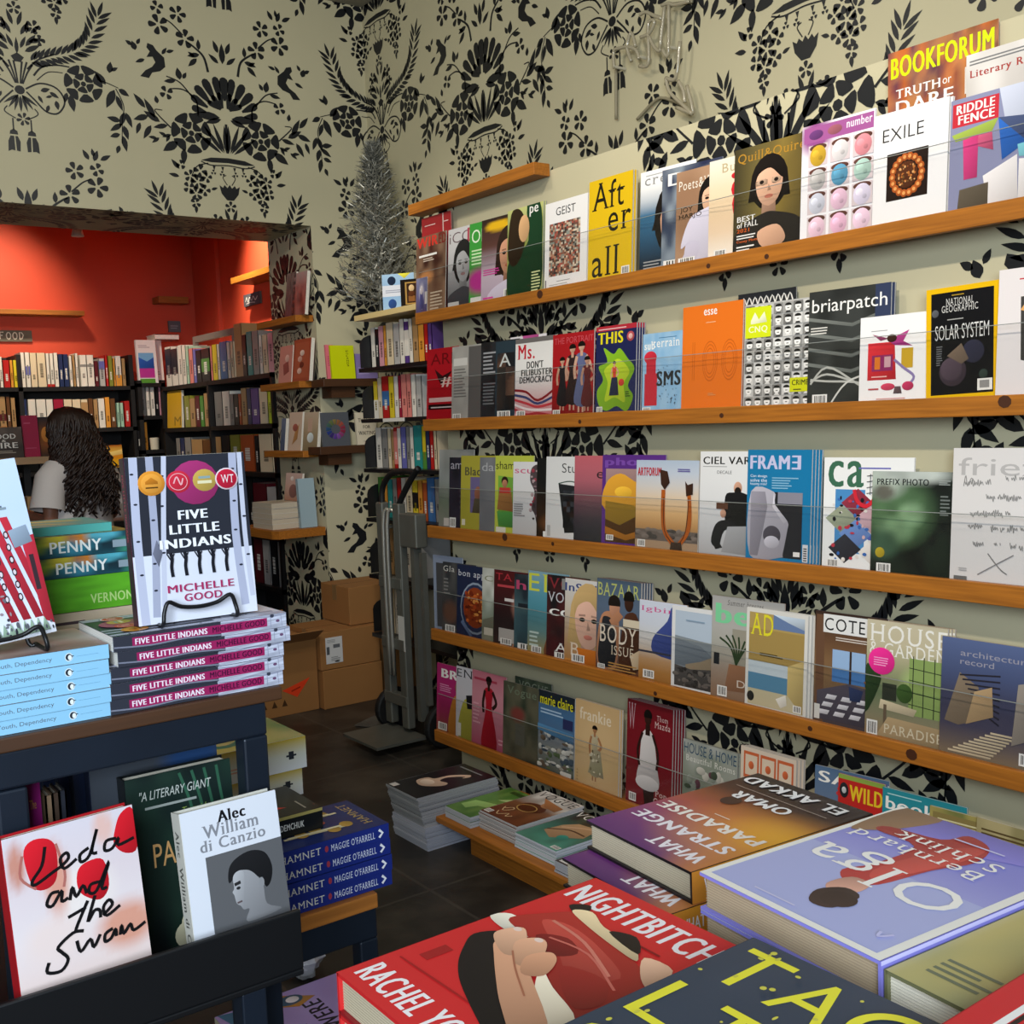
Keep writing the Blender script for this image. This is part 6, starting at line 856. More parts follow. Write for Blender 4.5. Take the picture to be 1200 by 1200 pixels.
for y in (-.24, .2):
    g = G(); n = 22; g.tube([(.06, y, .1), (.06, y+.04, .1)], .1, n=n); g.build('wheel', RUBBER, ht, bevel=.01)
# cartons
def carton(org, sx, sy, sz, label, flaps=False, extra=None, yaw=0):
    r = thing('cardboard_box', label, 'box', Matrix.Translation(Vector(org)) @ Matrix.Rotation(yaw, 4, 'Z'), 'cardboard boxes on the floor')
    g = G(); g.box((0, 0, 0), (sx, sy, sz)); g.build('carton_body', CARD, r, bevel=.003)
    if flaps:
        for (a, b, c, d) in (((0, 0, sz), (sx, 0, sz), (sx+.0, -.1, sz+.06), (0, -.1, sz+.06)), ((0, 0, sz), (0, sy, sz), (-.12, sy, sz+.07), (-.12, 0, sz+.07)), ((0, sy, sz), (sx, sy, sz), (sx, sy+.06, sz+.1), (0, sy+.06, sz+.1))):
            q = [np.array(p) for p in (a, b, c, d)]; nrm = np.cross(q[1]-q[0], q[3]-q[0]); nrm = nrm/np.linalg.norm(nrm)*.004
            g = G(); g.add([*q, *[p+nrm for p in q]], [(3, 2, 1, 0), (4, 5, 6, 7), (0, 1, 5, 4), (1, 2, 6, 5), (2, 3, 7, 6), (3, 0, 4, 7)]); g.build('flap', CARD, r)
    else:
        g = G(); g.box((0, sy/2-.002, sz), (sx, sy/2+.002, sz+.0006), '5a3a1c'); g.box((-.0006, sy/2-.025, sz*.6), (0, sy/2+.025, sz+.0008), '8a6a44'); g.build('tape_seam', PAINTED, r)
    return r
def sticker(r, name, a, b, c, ops=None, mt=None, label=None):
    g = G(); g.box(a, b, c)
    if ops:
        paint(g, b[0]-a[0], b[2]-a[2], ops, lambda x, z, d: (a[0]+x, a[1]-.0003-d, a[2]+z))
    o = g.build(name, mt or PAINTED, r)
    if label: o['label'] = label
LAB = [('bg', 'd6d4d2'), ('r', .05, .35, .22, .65, '55585c'), ('r', .45, .58, .85, .72, '6a6c70'), ('lines', .1, .8, .8, .94, 3, '9a9a9a'), ('lines', .3, .1, .9, .28, 3, '8a8a8a'), ('e', .65, .06, .16, .03, '222222')]
carton((2.46, 5.06, 0), .345, .37, .2, 'lower carton of the two stacked in front of the hand truck')
b = carton((2.455, 5.065, .2025), .345, .36, .195, 'upper carton with a white shipping label, stacked in front of the hand truck')
sticker(b, 'shipping_label', (.03, -.0012, .03), (.125, -.0004, .165), 'd6d4d2', LAB, label='white shipping label')
b = carton((2.05, 5.10, 0), .4, .33, .37, 'big carton with an orange arrow sticker behind the book table', True)
g = G(); g.add([(.2, -.001, .13), (.355, -.001, .175), (.28, -.001, .085)], [(0, 1, 2)], 'e8421c'); g.poly([(.25, -.0012, .115), (.3, -.0012, .13), (.3, -.0012, .138), (.25, -.0012, .124)], 'a82a10'); o = g.build('arrow_sticker', PAINTED, b); o['label'] = 'orange triangular sticker'
for i in range(4):
    g = G(); x = .03+.055*i; g.poly([(x, -.0008, .05), (x+.03, -.0008, .05), (x+.015, -.0008, .085)], '4a3018'); g.build('printed_mark', PAINTED, b)
c0 = carton((2.845, 5.16, 0), .24, .28, .395, 'tall brown carton against the wall under the top carton')
b = carton((2.66, 5.12, .4005), .34, .32, .2, 'small carton at the top of the pile, white label on its side')
sticker(b, 'shipping_label', (.22, -.0012, .05), (.32, -.0004, .15), 'd6d4d2', LAB, label='white shipping label')
# scrap of grey cardboard on the floor
a = onZ(462, 842, .004); g = G(); g.box((-.17, -.12, 0), (.17, .12, .004)); tag(g.build('cardboard_sheet', mat('grey_board', '5d5850', .8, noise=.4, nscale=6), None, Matrix.Translation(a) @ Matrix.Rotation(.5, 4, 'Z')), 'flat grey cardboard sheet lying on the floor in front of the hand truck', 'cardboard')
# ---------------------------------------------------------------- red room: bookcases, wall shelves, signs
def rowpx(items, plane, val, z, where, group, dep=.16, back=False):
    """items: (left px, right px, colour, top px[, band]) measured on the spine plane"""
    for i, it in enumerate(items):
        f = onY if plane == 'Y' else onX
        ym = it[3]+25
        a, b = f(it[0], ym, val), f(it[1], ym, val); tp = f(it[0], it[3], val)[2]
        th = abs(b[0]-a[0]) if plane == 'Y' else abs(b[1]-a[1])
        d = (1, 0) if plane == 'Y' else (0, -1)
        spine_book((a[0], a[1], z), d, max(.006, th-.002), max(.08, tp-z), dep, it[2], f'{it[2]} spined book, {ORD[i]} from the left {where}', group, band=it[4] if len(it) > 4 else None)
def case(name, label, org, L, dep, zs, top, d, group=None, ups=()):
    """open bookcase: org = front left foot, d = plan direction along the front"""
    d3 = np.array((*d, 0.)); n3 = np.array((-d[1], d[0], 0.)); r = thing(name, label, 'bookcase', axes(org, d3, n3, (0, 0, 1)), group)
    for z in zs: g = G(); g.box((0, 0, z-.03), (L, dep, z-.002)); g.build('shelf', DARKWOOD, r)
    for u in (0, L-.03, *ups): g = G(); g.box((u, 0, 0), (u+.03, dep, top)); g.build('upright', DARKWOOD, r)
    g = G(); g.box((0, dep-.012, 0), (L, dep, top)); g.build('back_panel', DARKWOOD, r); return r
BY = 8.28
zb1, zb2 = onY(80, 453, BY)[2], onY(80, 502.5, BY)[2]
zb3 = onY(135, 548, BY)[2]
xl, xr_ = .6, onY(157, 460, BY)[0]
case('bookcase', 'long black bookcase full of books along the back wall of the red room', (xl, BY-.02, 0), xr_-xl, RY-BY, [zb1, zb2, zb3, zb3-.36, .12], onY(80, 414, BY)[2]-.012, (1, 0), ups=(onY(22, 470, BY)[0]-xl,))
q = 7.5
R1 = [(0, 4, 'white', 418), (4.7, 12.5, 'red', 422), (12.7, 16.5, 'orange', 422), (16.7, 22, 'yellow', 422), (25, 30, 'white', 413), (30.4, 36, 'white', 413, (.35, .6, 'violet')), (36.2, 44, 'cream', 413.5), (44.2, 54.5, 'cream', 413.5), (55, 59, 'white', 414, (0, .08, 'red')), (59.3, 63.8, 'white', 414, (0, .08, 'red')), (64, 69, 'white', 413.5), (69.6, 75, 'navy', 415), (75.2, 81.2, 'navy', 415), (82, 85.6, 'white', 417), (85.8, 89, 'tan', 416), (89.2, 92.6, 'white', 414), (94.5, 102.5, 'white', 416, (.62, .7, 'grey')), (102.7, 111, 'white', 416, (.62, .7, 'grey')), (111.6, 116.5, 'maroon', 423), (117, 123.8, 'silver', 420, (.6, .9, 'violet')), (124, 127.4, 'red', 416), (127.8, 133, 'olive', 417), (133.5, 136, 'orange', 420), (136.2, 143, 'white', 417, (0, .36, 'orange')), (143.8, 148, 'tan', 420)]
rowpx(R1, 'Y', BY, zb1, 'on the top shelf of the back bookcase', 'books on the top shelf of the back bookcase')
R2 = [(0, 8, 'tan', 465, (.3, .5, 'maroon')), (8.6, 13.3, 'brown', 465), (14, 19.5, 'tan', 466), (26.5, 33, 'navy', 468), (34, 43.3, 'white', 468), (43.8, 55.3, 'white', 468), (55.5, 63.8, 'white', 468, (.3, .32, 'pink')), (64, 76, 'crimson', 468), (76.2, 86, 'cream', 468), (86.2, 96, 'cream', 468), (96.2, 104.5, 'cream', 468, (.2, .9, 'tan')), (104.8, 110.5, 'brown', 467), (110.8, 116, 'tan', 468), (116.2, 124, 'white', 467), (124.2, 130, 'orange', 465.5), (130.2, 136.6, 'brown', 467), (137.8, 141.5, 'mint', 472), (141.8, 146, 'mint', 472), (146.8, 153.4, 'red', 470)]
rowpx(R2, 'Y', BY, zb2, 'on the second shelf of the back bookcase', 'books on the second shelf of the back bookcase')
r = art_book((126.5, 521, 145, 547.5), [('g', 'e8b018', 'f0b41c', 'd87a10', 'f0c050', 'b0560c'), ('p', [(0, .5), (1, .58), (1, .8), (0, .66)], 'f8d27a'), ('lines', .15, .06, .8, .1, 1, '5a3a08'), ('e', .3, .06, .12, .05, '7a4a0c'), ('e', .6, .06, .12, .05, '7a4a0c')], .02, 'glowing orange and yellow book face out on the third shelf of the back bookcase', plane='Y', val=BY+.04); rest(r, zb3)
# right-hand case along the side wall
CX = 2.76
c1, c2, c3 = onX(213, 451, CX)[2], onX(213, 501, CX)[2], onX(310, 553, CX)[2]
c4, c5, c6 = c3-.385, c3-.70, .16
ca = onX(194, 470, CX)[1]
cz_top = c1+.05
case('bookcase', 'black bookcase along the right side of the red room, behind the jamb', (CX-.03, ca, 0), ca-6.08, .33, [c1, c2, c3, c4+.0, c5, c6], c1, (0, -1), ups=(.9,))
t_ = lambda v: 150+v/6.667
def Q(rows, y=380): return [(t_(a), t_(b), c, y+tp/6.667, *e) for a, b, c, tp, *e in rows]
rowpx(Q([(296, 340, 'white', 180, (.3, .95, 'black')), (342, 390, 'white', 180, (.3, .95, 'black')), (398, 425, 'white', 165), (427, 455, 'white', 165), (457, 478, 'mint', 170), (482, 512, 'salmon', 190), (514, 536, 'violet', 195), (538, 575, 'black', 205), (577, 640, 'black', 195, (.3, .7, 'green')), (648, 662, 'salmon', 170), (664, 700, 'yellow', 160), (702, 720, 'white', 155), (722, 776, 'blue', 140), (778, 802, 'white', 140), (804, 828, 'cream', 135), (832, 890, 'tan', 0), (893, 925, 'black', 85), (930, 972, 'teal', 60), (974, 1022, 'grey', 55), (1028, 1052, 'white', 85), (1054, 1092, 'cream', 85), (1096, 1138, 'pink', 70), (1142, 1200, 'silver', 65)]), 'X', CX, c1, 'on the top shelf of the right-hand bookcase', 'books on the top shelf of the right-hand bookcase')
rowpx(Q([(432, 443, 'black', 560), (445, 488, 'olive', 560), (490, 530, 'tan', 580), (532, 566, 'maroon', 560), (568, 596, 'green', 560), (600, 642, 'tan', 540), (644, 678, 'black', 545), (682, 740, 'grey', 530), (744, 800, 'white', 525), (802, 830, 'grey', 545), (832, 868, 'black', 545), (870, 888, 'rust', 545), (890, 930, 'tan', 500), (934, 964, 'navy', 500), (966, 1026, 'purple', 505), (1030, 1094, 'cream', 500), (1096, 1128, 'lime', 495), (1130, 1182, 'cream', 505), (1184, 1215, 'green', 520)]), 'X', CX, c2, 'on the second shelf of the right-hand bookcase', 'books on the second shelf of the right-hand bookcase')
r = art_book((196.5, 458, 213, 501), [('bg', 'd8a820'), ('t', 'M', .5, .06, .95, .3, '8a6a10', '')], .018, 'yellow book face out at the far end of the second shelf of the right-hand bookcase', plane='X', val=CX-.022, lean=3); rest(r, c2)
rowpx(Q([(385, 415, 'grey', 890), (417, 450, 'navy', 890), (452, 500, 'grey', 885), (505, 590, 'tan', 900), (592, 680, 'brown', 905), (690, 735, 'tan', 880), (737, 800, 'black', 870), (805, 880, 'olive', 865), (885, 990, 'rust', 865), (995, 1026, 'black', 870), (1030, 1130, 'cream', 860), (1140, 1155, 'black', 870), (1158, 1200, 'cream', 860), (1203, 1260, 'black', 870)]), 'X', CX, c3, 'on the third shelf of the right-hand bookcase', 'books on the third shelf of the right-hand bookcase')
rowpx([(292, 297, 'black', 562), (297.5, 313, 'maroon', 566), (314, 327, 'silver', 571), (328, 338, 'black', 560)], 'X', CX, c4, 'on the fourth shelf of the right-hand bookcase', 'books on the fourth shelf of the right-hand bookcase')
rowpx([(298, 308, 'maroon', 622), (308.5, 316, 'silver', 628), (317, 325, 'black', 628), (326, 333, 'grey', 630), (334, 341, 'brown', 630), (341.5, 347, 'rust', 634)], 'X', CX, c5, 'on the fifth shelf of the right-hand bookcase', 'books on the fifth shelf of the right-hand bookcase')
# corner unit between both
z1, z2, z3 = onY(175, 449, 8.26)[2], onY(175, 487, 8.26)[2], onY(175, 527, 8.26)[2]
xa, xb = onY(157.5, 460, 8.24)[0]+.02, onY(193, 460, 8.24)[0]
case('bookcase', 'narrow black corner bookcase in the far corner of the red room', (xa, 8.22, 0), xb-xa, .37, [z1, z2, z3, z3-.4, .15], z1+.02, (1, 0))
r = art_book((163, 398, 186, 449), [('bg', 'efeae8'), ('r', .08, .34, .85, .70, '7ab4e0'), ('p', [(.08, .6), (.5, .5), (.85, .6), (.85, .34), (.08, .34)], '2c5ab0'), ('r', .08, .12, .85, .34, 'c03a98'), ('r', .08, 0, .85, .1, '5a9a3a'), ('lines', .1, .82, .7, .9, 2, 'b8aeb4')], .03, 'large white book with a blue and magenta seascape on the corner bookcase', plane='Y', val=8.23, edge='efe8dc'); rest(r, z1)
r = art_book((176, 398, 193, 449), [('bg', 'ece6dc'), ('lines', .2, .2, .8, .3, 2, 'b0a898')], .03, 'plain white tall book beside the seascape book on the corner bookcase', plane='Y', val=8.285); rest(r, z1)
rowpx([(164, 171.5, 'grey', 453), (172, 176, 'white', 452), (177, 182, 'white', 452), (182.5, 186.5, 'black', 452), (187, 191, 'pink', 452)], 'Y', 8.26, z2, 'on the second shelf of the corner bookcase', 'books on the corner bookcase')
rowpx([(162, 167, 'black', 505), (168, 174, 'orange', 495)], 'Y', 8.26, z3, 'on the third shelf of the corner bookcase', 'books on the third shelf of the corner bookcase')
a, b = onY(177, 520, 8.27), onY(188, 520, 8.27)
g = G(); h_ = onY(182, 513, 8.27)[2]-z3; rr_ = (b[0]-a[0])/2
g.tube([(0, 0, 0), (0, 0, h_), (0, 0, h_+.001), (0, 0, .02)], [rr_*.9, rr_, rr_*.88, rr_*.8], n=20); tag(g.build('cup', mat('cream_ceramic', 'd8ceb8', .3), None, Matrix.Translation(((a[0]+b[0])/2, 8.30, z3)), smooth=False), 'cream ceramic cup on the third shelf of the corner bookcase', 'cup')
# flat white books lying over the upright ones
p = onY(180, 399, 8.27); q_ = onY(208, 399, 8.27)
r = thing('book', 'white book lying flat across the tops of the corner bookcase books', 'book', Matrix.Translation((p[0], 8.235, p[2]+.004)))
g = G(); g.box((.004, .004, .004), (q_[0]-p[0]-.004, .196, .036), 'd8d0c0'); g.build('pages', MATTE, r); g = G(); g.box((0, 0, 0), (q_[0]-p[0], .2, .004), 'eeeae2'); g.box((0, 0, .036), (q_[0]-p[0], .2, .04), 'eeeae2'); g.box((0, 0, 0), (q_[0]-p[0], .004, .04), 'eeeae2'); g.build('cover', PRINT, r)
fa, fb = onX(226, 403, CX+.05), onX(273, 384, CX+.05)
r = thing('display_stand', 'open grey metal display stand on top of the right-hand bookcase', 'display stand', Matrix.Translation((CX+.05, fb[1], c1)))
for nm, a_, b_ in (('top_bar', (0, 0, fb[2]-c1-.04), (.03, fa[1]-fb[1], fb[2]-c1)), ('side_post', (0, 0, 0), (.03, .03, fb[2]-c1-.04)), ('side_post', (0, fa[1]-fb[1]-.03, 0), (.03, fa[1]-fb[1], fb[2]-c1-.04))):
    g = G(); g.box(a_, b_); g.build(nm, mat('grey_frame', '7a736c', .5), r)
# shelves and signs on the red walls
def board(label, a, b, t, dep, plane, cat='shelf', name='wall_shelf', m=WOODX):
    if plane == 'Y':
        x0, x1, z = a[0], b[0], (a[2]+b[2])/2; r = thing(name, label, cat, Matrix.Translation((x0, RY-dep, z-t)), 'wall shelves in the red room'); g = G(); g.box((0, 0, 0), (x1-x0, dep, t)); g.build('shelf_board', m, r, bevel=.002)
    else:
        y0, y1, z = b[1], a[1], (a[2]+b[2])/2; r = thing(name, label, cat, Matrix.Translation((RX-dep, y0, z-t)), 'wall shelves in the red room'); g = G(); g.box((0, 0, 0), (dep, y1-y0, t)); g.build('shelf_board', WOOD, r, bevel=.002)
board('long bare pine shelf high on the back wall of the red room', onY(-40, 362, RY-.16), onY(99, 363, RY-.16), .035, .16, 'Y')
r = thing('wall_shelf', 'short bare pine shelf in the far corner of the red room', 'shelf', Matrix.Translation((onY(186, 351, RY-.15)[0], RY-.15, onY(200, 355, RY-.15)[2])), 'wall shelves in the red room')
g = G(); g.box((0, 0, 0), (onY(221, 351, RY-.15)[0]-onY(186, 351, RY-.15)[0], .15, .05)); g.build('shelf_board', WOODX, r, bevel=.002)
board('bare pine shelf on the brightly lit side wall of the red room', onX(270, 327, RX-.18), onX(330, 306, RX-.18), .04, .18, 'X')
def sign(label, org, w, h, ops, yaw, cat='sign', lean=0):
    r = thing('sign', label, cat, frame(org, yaw, lean)); g = G(); g.box((0, 0, 0), (w, .015, h), '5c574e'); g.build('plaque', MATTE, r)
    g = G(); paint(g, w, h, ops, lambda x, z, d: (x, -.0004-d, z)); o = g.build('lettering', MATTE, r); return r
a, b, c_ = onY(-12, 400, RY-.016), onY(38, 400, RY-.016), onY(38, 387, RY-.016)
def chalk(word, u0, u1, v0, v1, c='d8d2c4', wd=.1):
    Lt = {'F': [[(.1, 0), (.1, 1), (.8, 1)], [(.1, .55), (.6, .55)]], 'O': [ell(.5, .5, .42, .48, 12)+[(.92, .5)]], 'D': [[(.15, 0), (.15, 1), (.6, .95), (.9, .6), (.6, .1), (.15, 0)]], 'G': [[(.9, .85), (.5, 1), (.1, .6), (.2, .1), (.6, 0), (.9, .2), (.9, .45), (.55, .45)]], 'R': [[(.1, 0), (.1, 1), (.7, .95), (.75, .6), (.1, .5), (.85, 0)]], 'A': [[(.05, 0), (.5, 1), (.95, 0)], [(.25, .4), (.75, .4)]], 'T': [[(.05, 1), (.95, 1)], [(.5, 1), (.5, 0)]]}
    o = []; du = (u1-u0)/len(word)
    for i, ch in enumerate(word):
        for s_ in Lt[ch]: o.append(('S', [(u0+du*(i+.1+.8*x), v0+(v1-v0)*y) for x, y in s_], wd, c))
    return o
sign('grey chalk sign lettered FOOD on the back wall of the red room', a, b[0]-a[0], c_[2]-b[2], [('bg', '5f594f'), ('n', 4, .4, 3, '7a7468'), *chalk('FOOD', .22, .82, .2, .82, wd=.09)], 0)
a, b, c_ = onX(286, 360, RX-.016), onX(305, 357, RX-.016), onX(286, 346, RX-.016)
sign('small tilted grey sign with pale scribbles on the lit side wall of the red room', a, a[1]-b[1], c_[2]-a[2], [('bg', '5a5560'), ('s', [(.12, .4), (.2, .75), (.28, .35), (.38, .7), (.5, .4), (.6, .72), (.72, .38), (.86, .66)], .09, 'e2dede'), ('s', [(.15, .2), (.4, .26), (.7, .18)], .07, 'c8c4c8')], -math.pi/2)
a, b, c_ = onY(198, 389, RY-.016), onY(212, 389, RY-.016), onY(198, 376, RY-.016)
sign('tiny grey sign above the corner bookcase in the red room', a, b[0]-a[0], c_[2]-a[2], [('bg', '6a6a6e'), ('lines', .15, .3, .85, .7, 2, '9a9a9e')], 0)
r = thing('spot_lamp', 'small white spot lamp hanging below the opening header in the red room', 'lamp', Matrix.Translation(onY(91, 277, 6.6)))
g = G(); g.tube([(0, 0, 0), (0, 0, .07)], [.035, .02], n=14); g.build('lamp_shade', mat('white_metal', 'd8d4cc', .4), r, smooth=False)
g = G(); g.tube([(0, 0, .07), (0, 0, 3.5-r.location[2])], .006, n=6); g.build('lamp_cable', mat('white_cable', 'b9b4aa', .5), r)
# display table with face-out cookbooks
TY = 6.75
zt = onY(30, 536, TY)[2]; tx0, tx1 = .9, onY(58, 536, TY)[0]
dt = thing('display_table', 'pale wooden display table in the red room beside the woman', 'table', Matrix.Translation((tx0, TY, 0)))
g = G(); g.box((0, 0, zt-.04), (tx1-tx0, .5, zt)); g.build('tabletop', mat('pale_wood', 'b08a62', .5, noise=.4, nscale=5, stretch=(1, 9, 9), col2='8a6844'), dt)
g = G(); g.box((0, .02, zt-.5), (tx1-tx0, .48, zt-.47)); g.build('shelf', DARKWOOD, dt)
for x in (.01, tx1-tx0-.05):
    for y in (.02, .44): g = G(); g.box((x, y, 0), (x+.04, y+.04, zt-.04)); g.build('leg', DARKWOOD, dt)
r = art_book((-14, 499, 28.5, 536), [('g', '4a3a32', '3a302c', '5a4a40', '6a5a50'), ('n', 6, .5, 4, '2a2220'), ('t', 'FOOD', .14, .62, .82, .78, 'e2dcd2', 'b'), ('t', '&', .42, .52, .54, .6, 'd8d0c4', 'b'), ('t', 'FIRE', .2, .32, .86, .5, 'e2dcd2', 'b'), ('lines', .3, .16, .8, .26, 2, 'a89a8a')], .03, 'dark brown cookbook with white capitals on the display table in the red room', plane='Y', val=TY+.06, lean=8); rest(r, zt)
r = art_book((29.5, 487, 48, 536), [('bg', 'a01a42'), ('lines', .1, .8, .8, .86, 1, 'c05070'), ('lines', .1, .2, .8, .24, 1, 'c05070')], .03, 'crimson book standing on the display table', plane='Y', val=TY+.13, lean=6); rest(r, zt)
r = art_book((48.5, 488, 64, 534), [('g', '3a2418', '8a4a1c', '6a3a1c', '1c1c26'), ('e', .5, .55, .35, .2, 'c07a30')], .02, 'dark book with a golden dish on the display table beside the crimson book', plane='Y', val=TY+.19, lean=6); rest(r, zt)
r = art_book((-6, 497, 12, 534), [('bg', 'd8843a'), ('lines', .1, .8, .8, .9, 2, 'f0d8b0')], .02, 'orange book rising behind the brown cookbook on the display table', plane='Y', val=TY+.24, lean=6); rest(r, zt)
for i, (x, c) in enumerate(((tx1-tx0-.30, 'white'), (tx1-tx0-.24, 'maroon'), (tx1-tx0-.19, 'white'), (tx1-tx0-.13, 'tan'))):
    spine_book((tx0+x, TY+.05, zt-.47), (1, 0), .035, .24, .15, c, f'{c} spined book, {ORD[i]} from the left on the lower shelf of the display table', 'books under the display table')
# reading table with an open picture book
a = onY(130, 612, 6.9); zt2 = a[2]
rt = thing('side_table', 'low dark side table to the right of the woman in the red room', 'table', Matrix.Translation((a[0]-.1, 6.9, 0)))
g = G(); g.box((0, 0, zt2-.03), (.5, .5, zt2)); g.build('tabletop', DARKWOOD, rt)
for x in (.0, .46):
    for y in (.0, .46): g = G(); g.box((x, y, 0), (x+.04, y+.04, zt2-.03)); g.build('leg', DARKWOOD, rt)
r = art_book((126, 573, 152, 611), [('g', 'b07a68', 'cfc4c0', 'b9b2b0', '9a9698'), ('e', .5, .45, .14, .09, '1c1816'), ('p', [(.3, .1), (.7, .1), (.6, .38), (.4, .38)], 'd8d2d8')], .02, 'pale picture book of a small figure standing on the low side table', plane='Y', val=6.98, lean=10); rest(r, zt2)
# ---------------------------------------------------------------- the woman
def skin_mesh(name, verts, edges, radii, root, mt, parent, sub=2):
    me = bpy.data.meshes.new(name); me.from_pydata(verts, edges, []); o = bpy.data.objects.new(name, me); C.objects.link(o)
    me.materials.append(mt)
    sk = o.modifiers.new('skin', 'SKIN'); sk.use_smooth_shade = True
    for i, r in enumerate(radii):
        me.skin_vertices[0].data[i].radius = r if hasattr(r, '__len__') else (r, r)
    me.skin_vertices[0].data[root].use_root = True
    s = o.modifiers.new('sub', 'SUBSURF'); s.levels = sub; s.render_levels = sub
    o.parent = parent; return o
wp = O + ray(89, 560)*5.6
wo = thing('person', 'woman with long dark curly hair and white top standing in the red room', 'person', Matrix.Translation((wp[0], wp[1], 0)) @ Matrix.Rotation(3.62, 4, 'Z'))
Vb, Eb, Rb = [], [], []
def chain(pts, rad, start=None):
    prev = start
    for p, r in zip(pts, rad):
        Vb.append(p); Rb.append(r); Eb.append((prev, len(Vb)-1)) if prev is not None else None; prev = len(Vb)-1
    return prev
pel = chain([(0, 0, .86)], [(.135, .10)])
ch = chain([(0, .0, .98), (0, .01, 1.12), (0, .015, 1.26)], [(.115, .085), (.13, .09), (.125, .085)], pel)
nk = chain([(0, .0, 1.345), (0, -.015, 1.40)], [.05, .045], ch)
hd = chain([(0, -.03, 1.455), (0, -.035, 1.53)], [(.07, .085), (.06, .07)], nk)
for s in (-1, 1):
    hip = chain([(s*.085, 0, .80), (s*.095, -.01, .46), (s*.09, .02, .10), (s*.09, .03, .045)], [(.085, .09), (.052, .055), (.034, .036), (.035, .04)], pel)
    chain([(s*.095, -.08, .03), (s*.098, -.15, .022)], [(.038, .025), (.03, .018)], hip)
    el = (s*.20, .03, 1.02); wr = (s*.15, -.19, 1.06) if s > 0 else (-.14, -.20, 1.08)
    sh = chain([(s*.15, .01, 1.285), (s*.185, .02, 1.17), el, ((el[0]+wr[0])/2, (el[1]+wr[1])/2, (el[2]+wr[2])/2), wr], [(.055, .055), .043, .036, .032, .025], ch)
    palm = chain([(wr[0]-s*.02, wr[1]-.05, wr[2]+.01)], [(.034, .016)], sh)
    px_, py_, pz_ = wr[0]-s*.03, wr[1]-.08, wr[2]+.01
    for k in range(4):
        o_ = (k-1.5)*.018; L_ = (.055, .065, .06, .048)[k]
        chain([(px_, py_, pz_+o_), (px_-s*.012, py_-L_*.55, pz_+o_), (px_-s*.03, py_-L_, pz_+o_-.006)], [.0095, .009, .0075], palm)
    chain([(wr[0]+s*.005, wr[1]-.05, wr[2]+.035), (wr[0]-s*.01, wr[1]-.085, wr[2]+.045)], [.011, .009], palm)
skin_mesh('body', Vb, Eb, Rb, 0, SKIN, wo)
# face details on the front of the head
for nm, lst, mt in (('eye', [(-.028, -.108, 1.475), (.028, -.108, 1.475)], mat('eye_white', 'e8e4de', .2)),):
    for p in lst:
        bm = G(); n1, n2 = 10, 6; pts = [(p[0]+.011*math.cos(2*math.pi*i/n1)*math.sin(math.pi*j/n2), p[1]+.008*math.sin(2*math.pi*i/n1)*math.sin(math.pi*j/n2), p[2]+.009*math.cos(math.pi*j/n2)) for j in range(n2+1) for i in range(n1)]
        bm.add(pts, [(j*n1+i, j*n1+(i+1) % n1, (j+1)*n1+(i+1) % n1, (j+1)*n1+i) for j in range(n2) for i in range(n1)]); ey = bm.build(nm, mt, wo, smooth=True)
        g = G(); g.tube([(p[0], p[1]-.0075, p[2]), (p[0], p[1]-.0095, p[2])], [.005, .004], n=10); g.build('pupil', HAIR, ey)
g = G(); g.tube([(0, -.105, 1.478), (0, -.122, 1.452), (0, -.128, 1.438), (0, -.112, 1.43)], [.008, .011, .014, .01], n=8); g.build('nose', SKIN, wo, smooth=True)
g = G(); g.tube([(-.024, -.104, 1.408), (0, -.113, 1.411), (.024, -.104, 1.408)], [.004, .008, .004], n=8); g.build('mouth', mat('lips', '8a4440', .4), wo, smooth=True)
# loose top with short wide sleeves
def lathe_xy(g, prof, n=28, fold=.0):
    rings = []
    for z, rx, ry, cy in prof:
        for k in range(n):
            a = 2*math.pi*k/n; w_ = 1+fold*math.sin(a*7+z*9)*(1.35-z)
            rings.append((rx*w_*math.cos(a), cy+ry*w_*math.sin(a), z))
    g.add(rings, [(j*n+k, j*n+(k+1) % n, (j+1)*n+(k+1) % n, (j+1)*n+k) for j in range(len(prof)-1) for k in range(n)])
g = G(); lathe_xy(g, [(.76, .20, .155, 0), (.8, .198, .152, 0), (.95, .185, .14, 0), (1.1, .178, .13, .005), (1.2, .18, .122, .01), (1.27, .165, .11, .012), (1.31, .125, .09, .012), (1.345, .075, .07, .005)], fold=.06)
for s in (-1, 1): g.tube([(s*.12, .012, 1.275), (s*.17, .015, 1.235), (s*.2, .024, 1.15), (s*.215, .028, 1.09)], [.075, .078, .078, .084], n=16, cap=False)
g.build('top', SHIRT, wo, smooth=True)
g = G()
for s in (-1, 1): g.tube([(s*.075, 0, .86), (s*.095, -.005, .7), (s*.1, -.005, .46), (s*.095, .02, .08)], [.125, .11, .078, .062], n=18)
g.build('trousers', TROUSER, wo, smooth=True)
for s in (-1, 1):
    g = G(); g.tube([(s*.094, .05, .035), (s*.095, -.03, .04), (s*.098, -.12, .03), (s*.1, -.185, .022)], [.04, .046, .042, .022], n=12); g.build('shoe', RUBBER, wo, smooth=True)
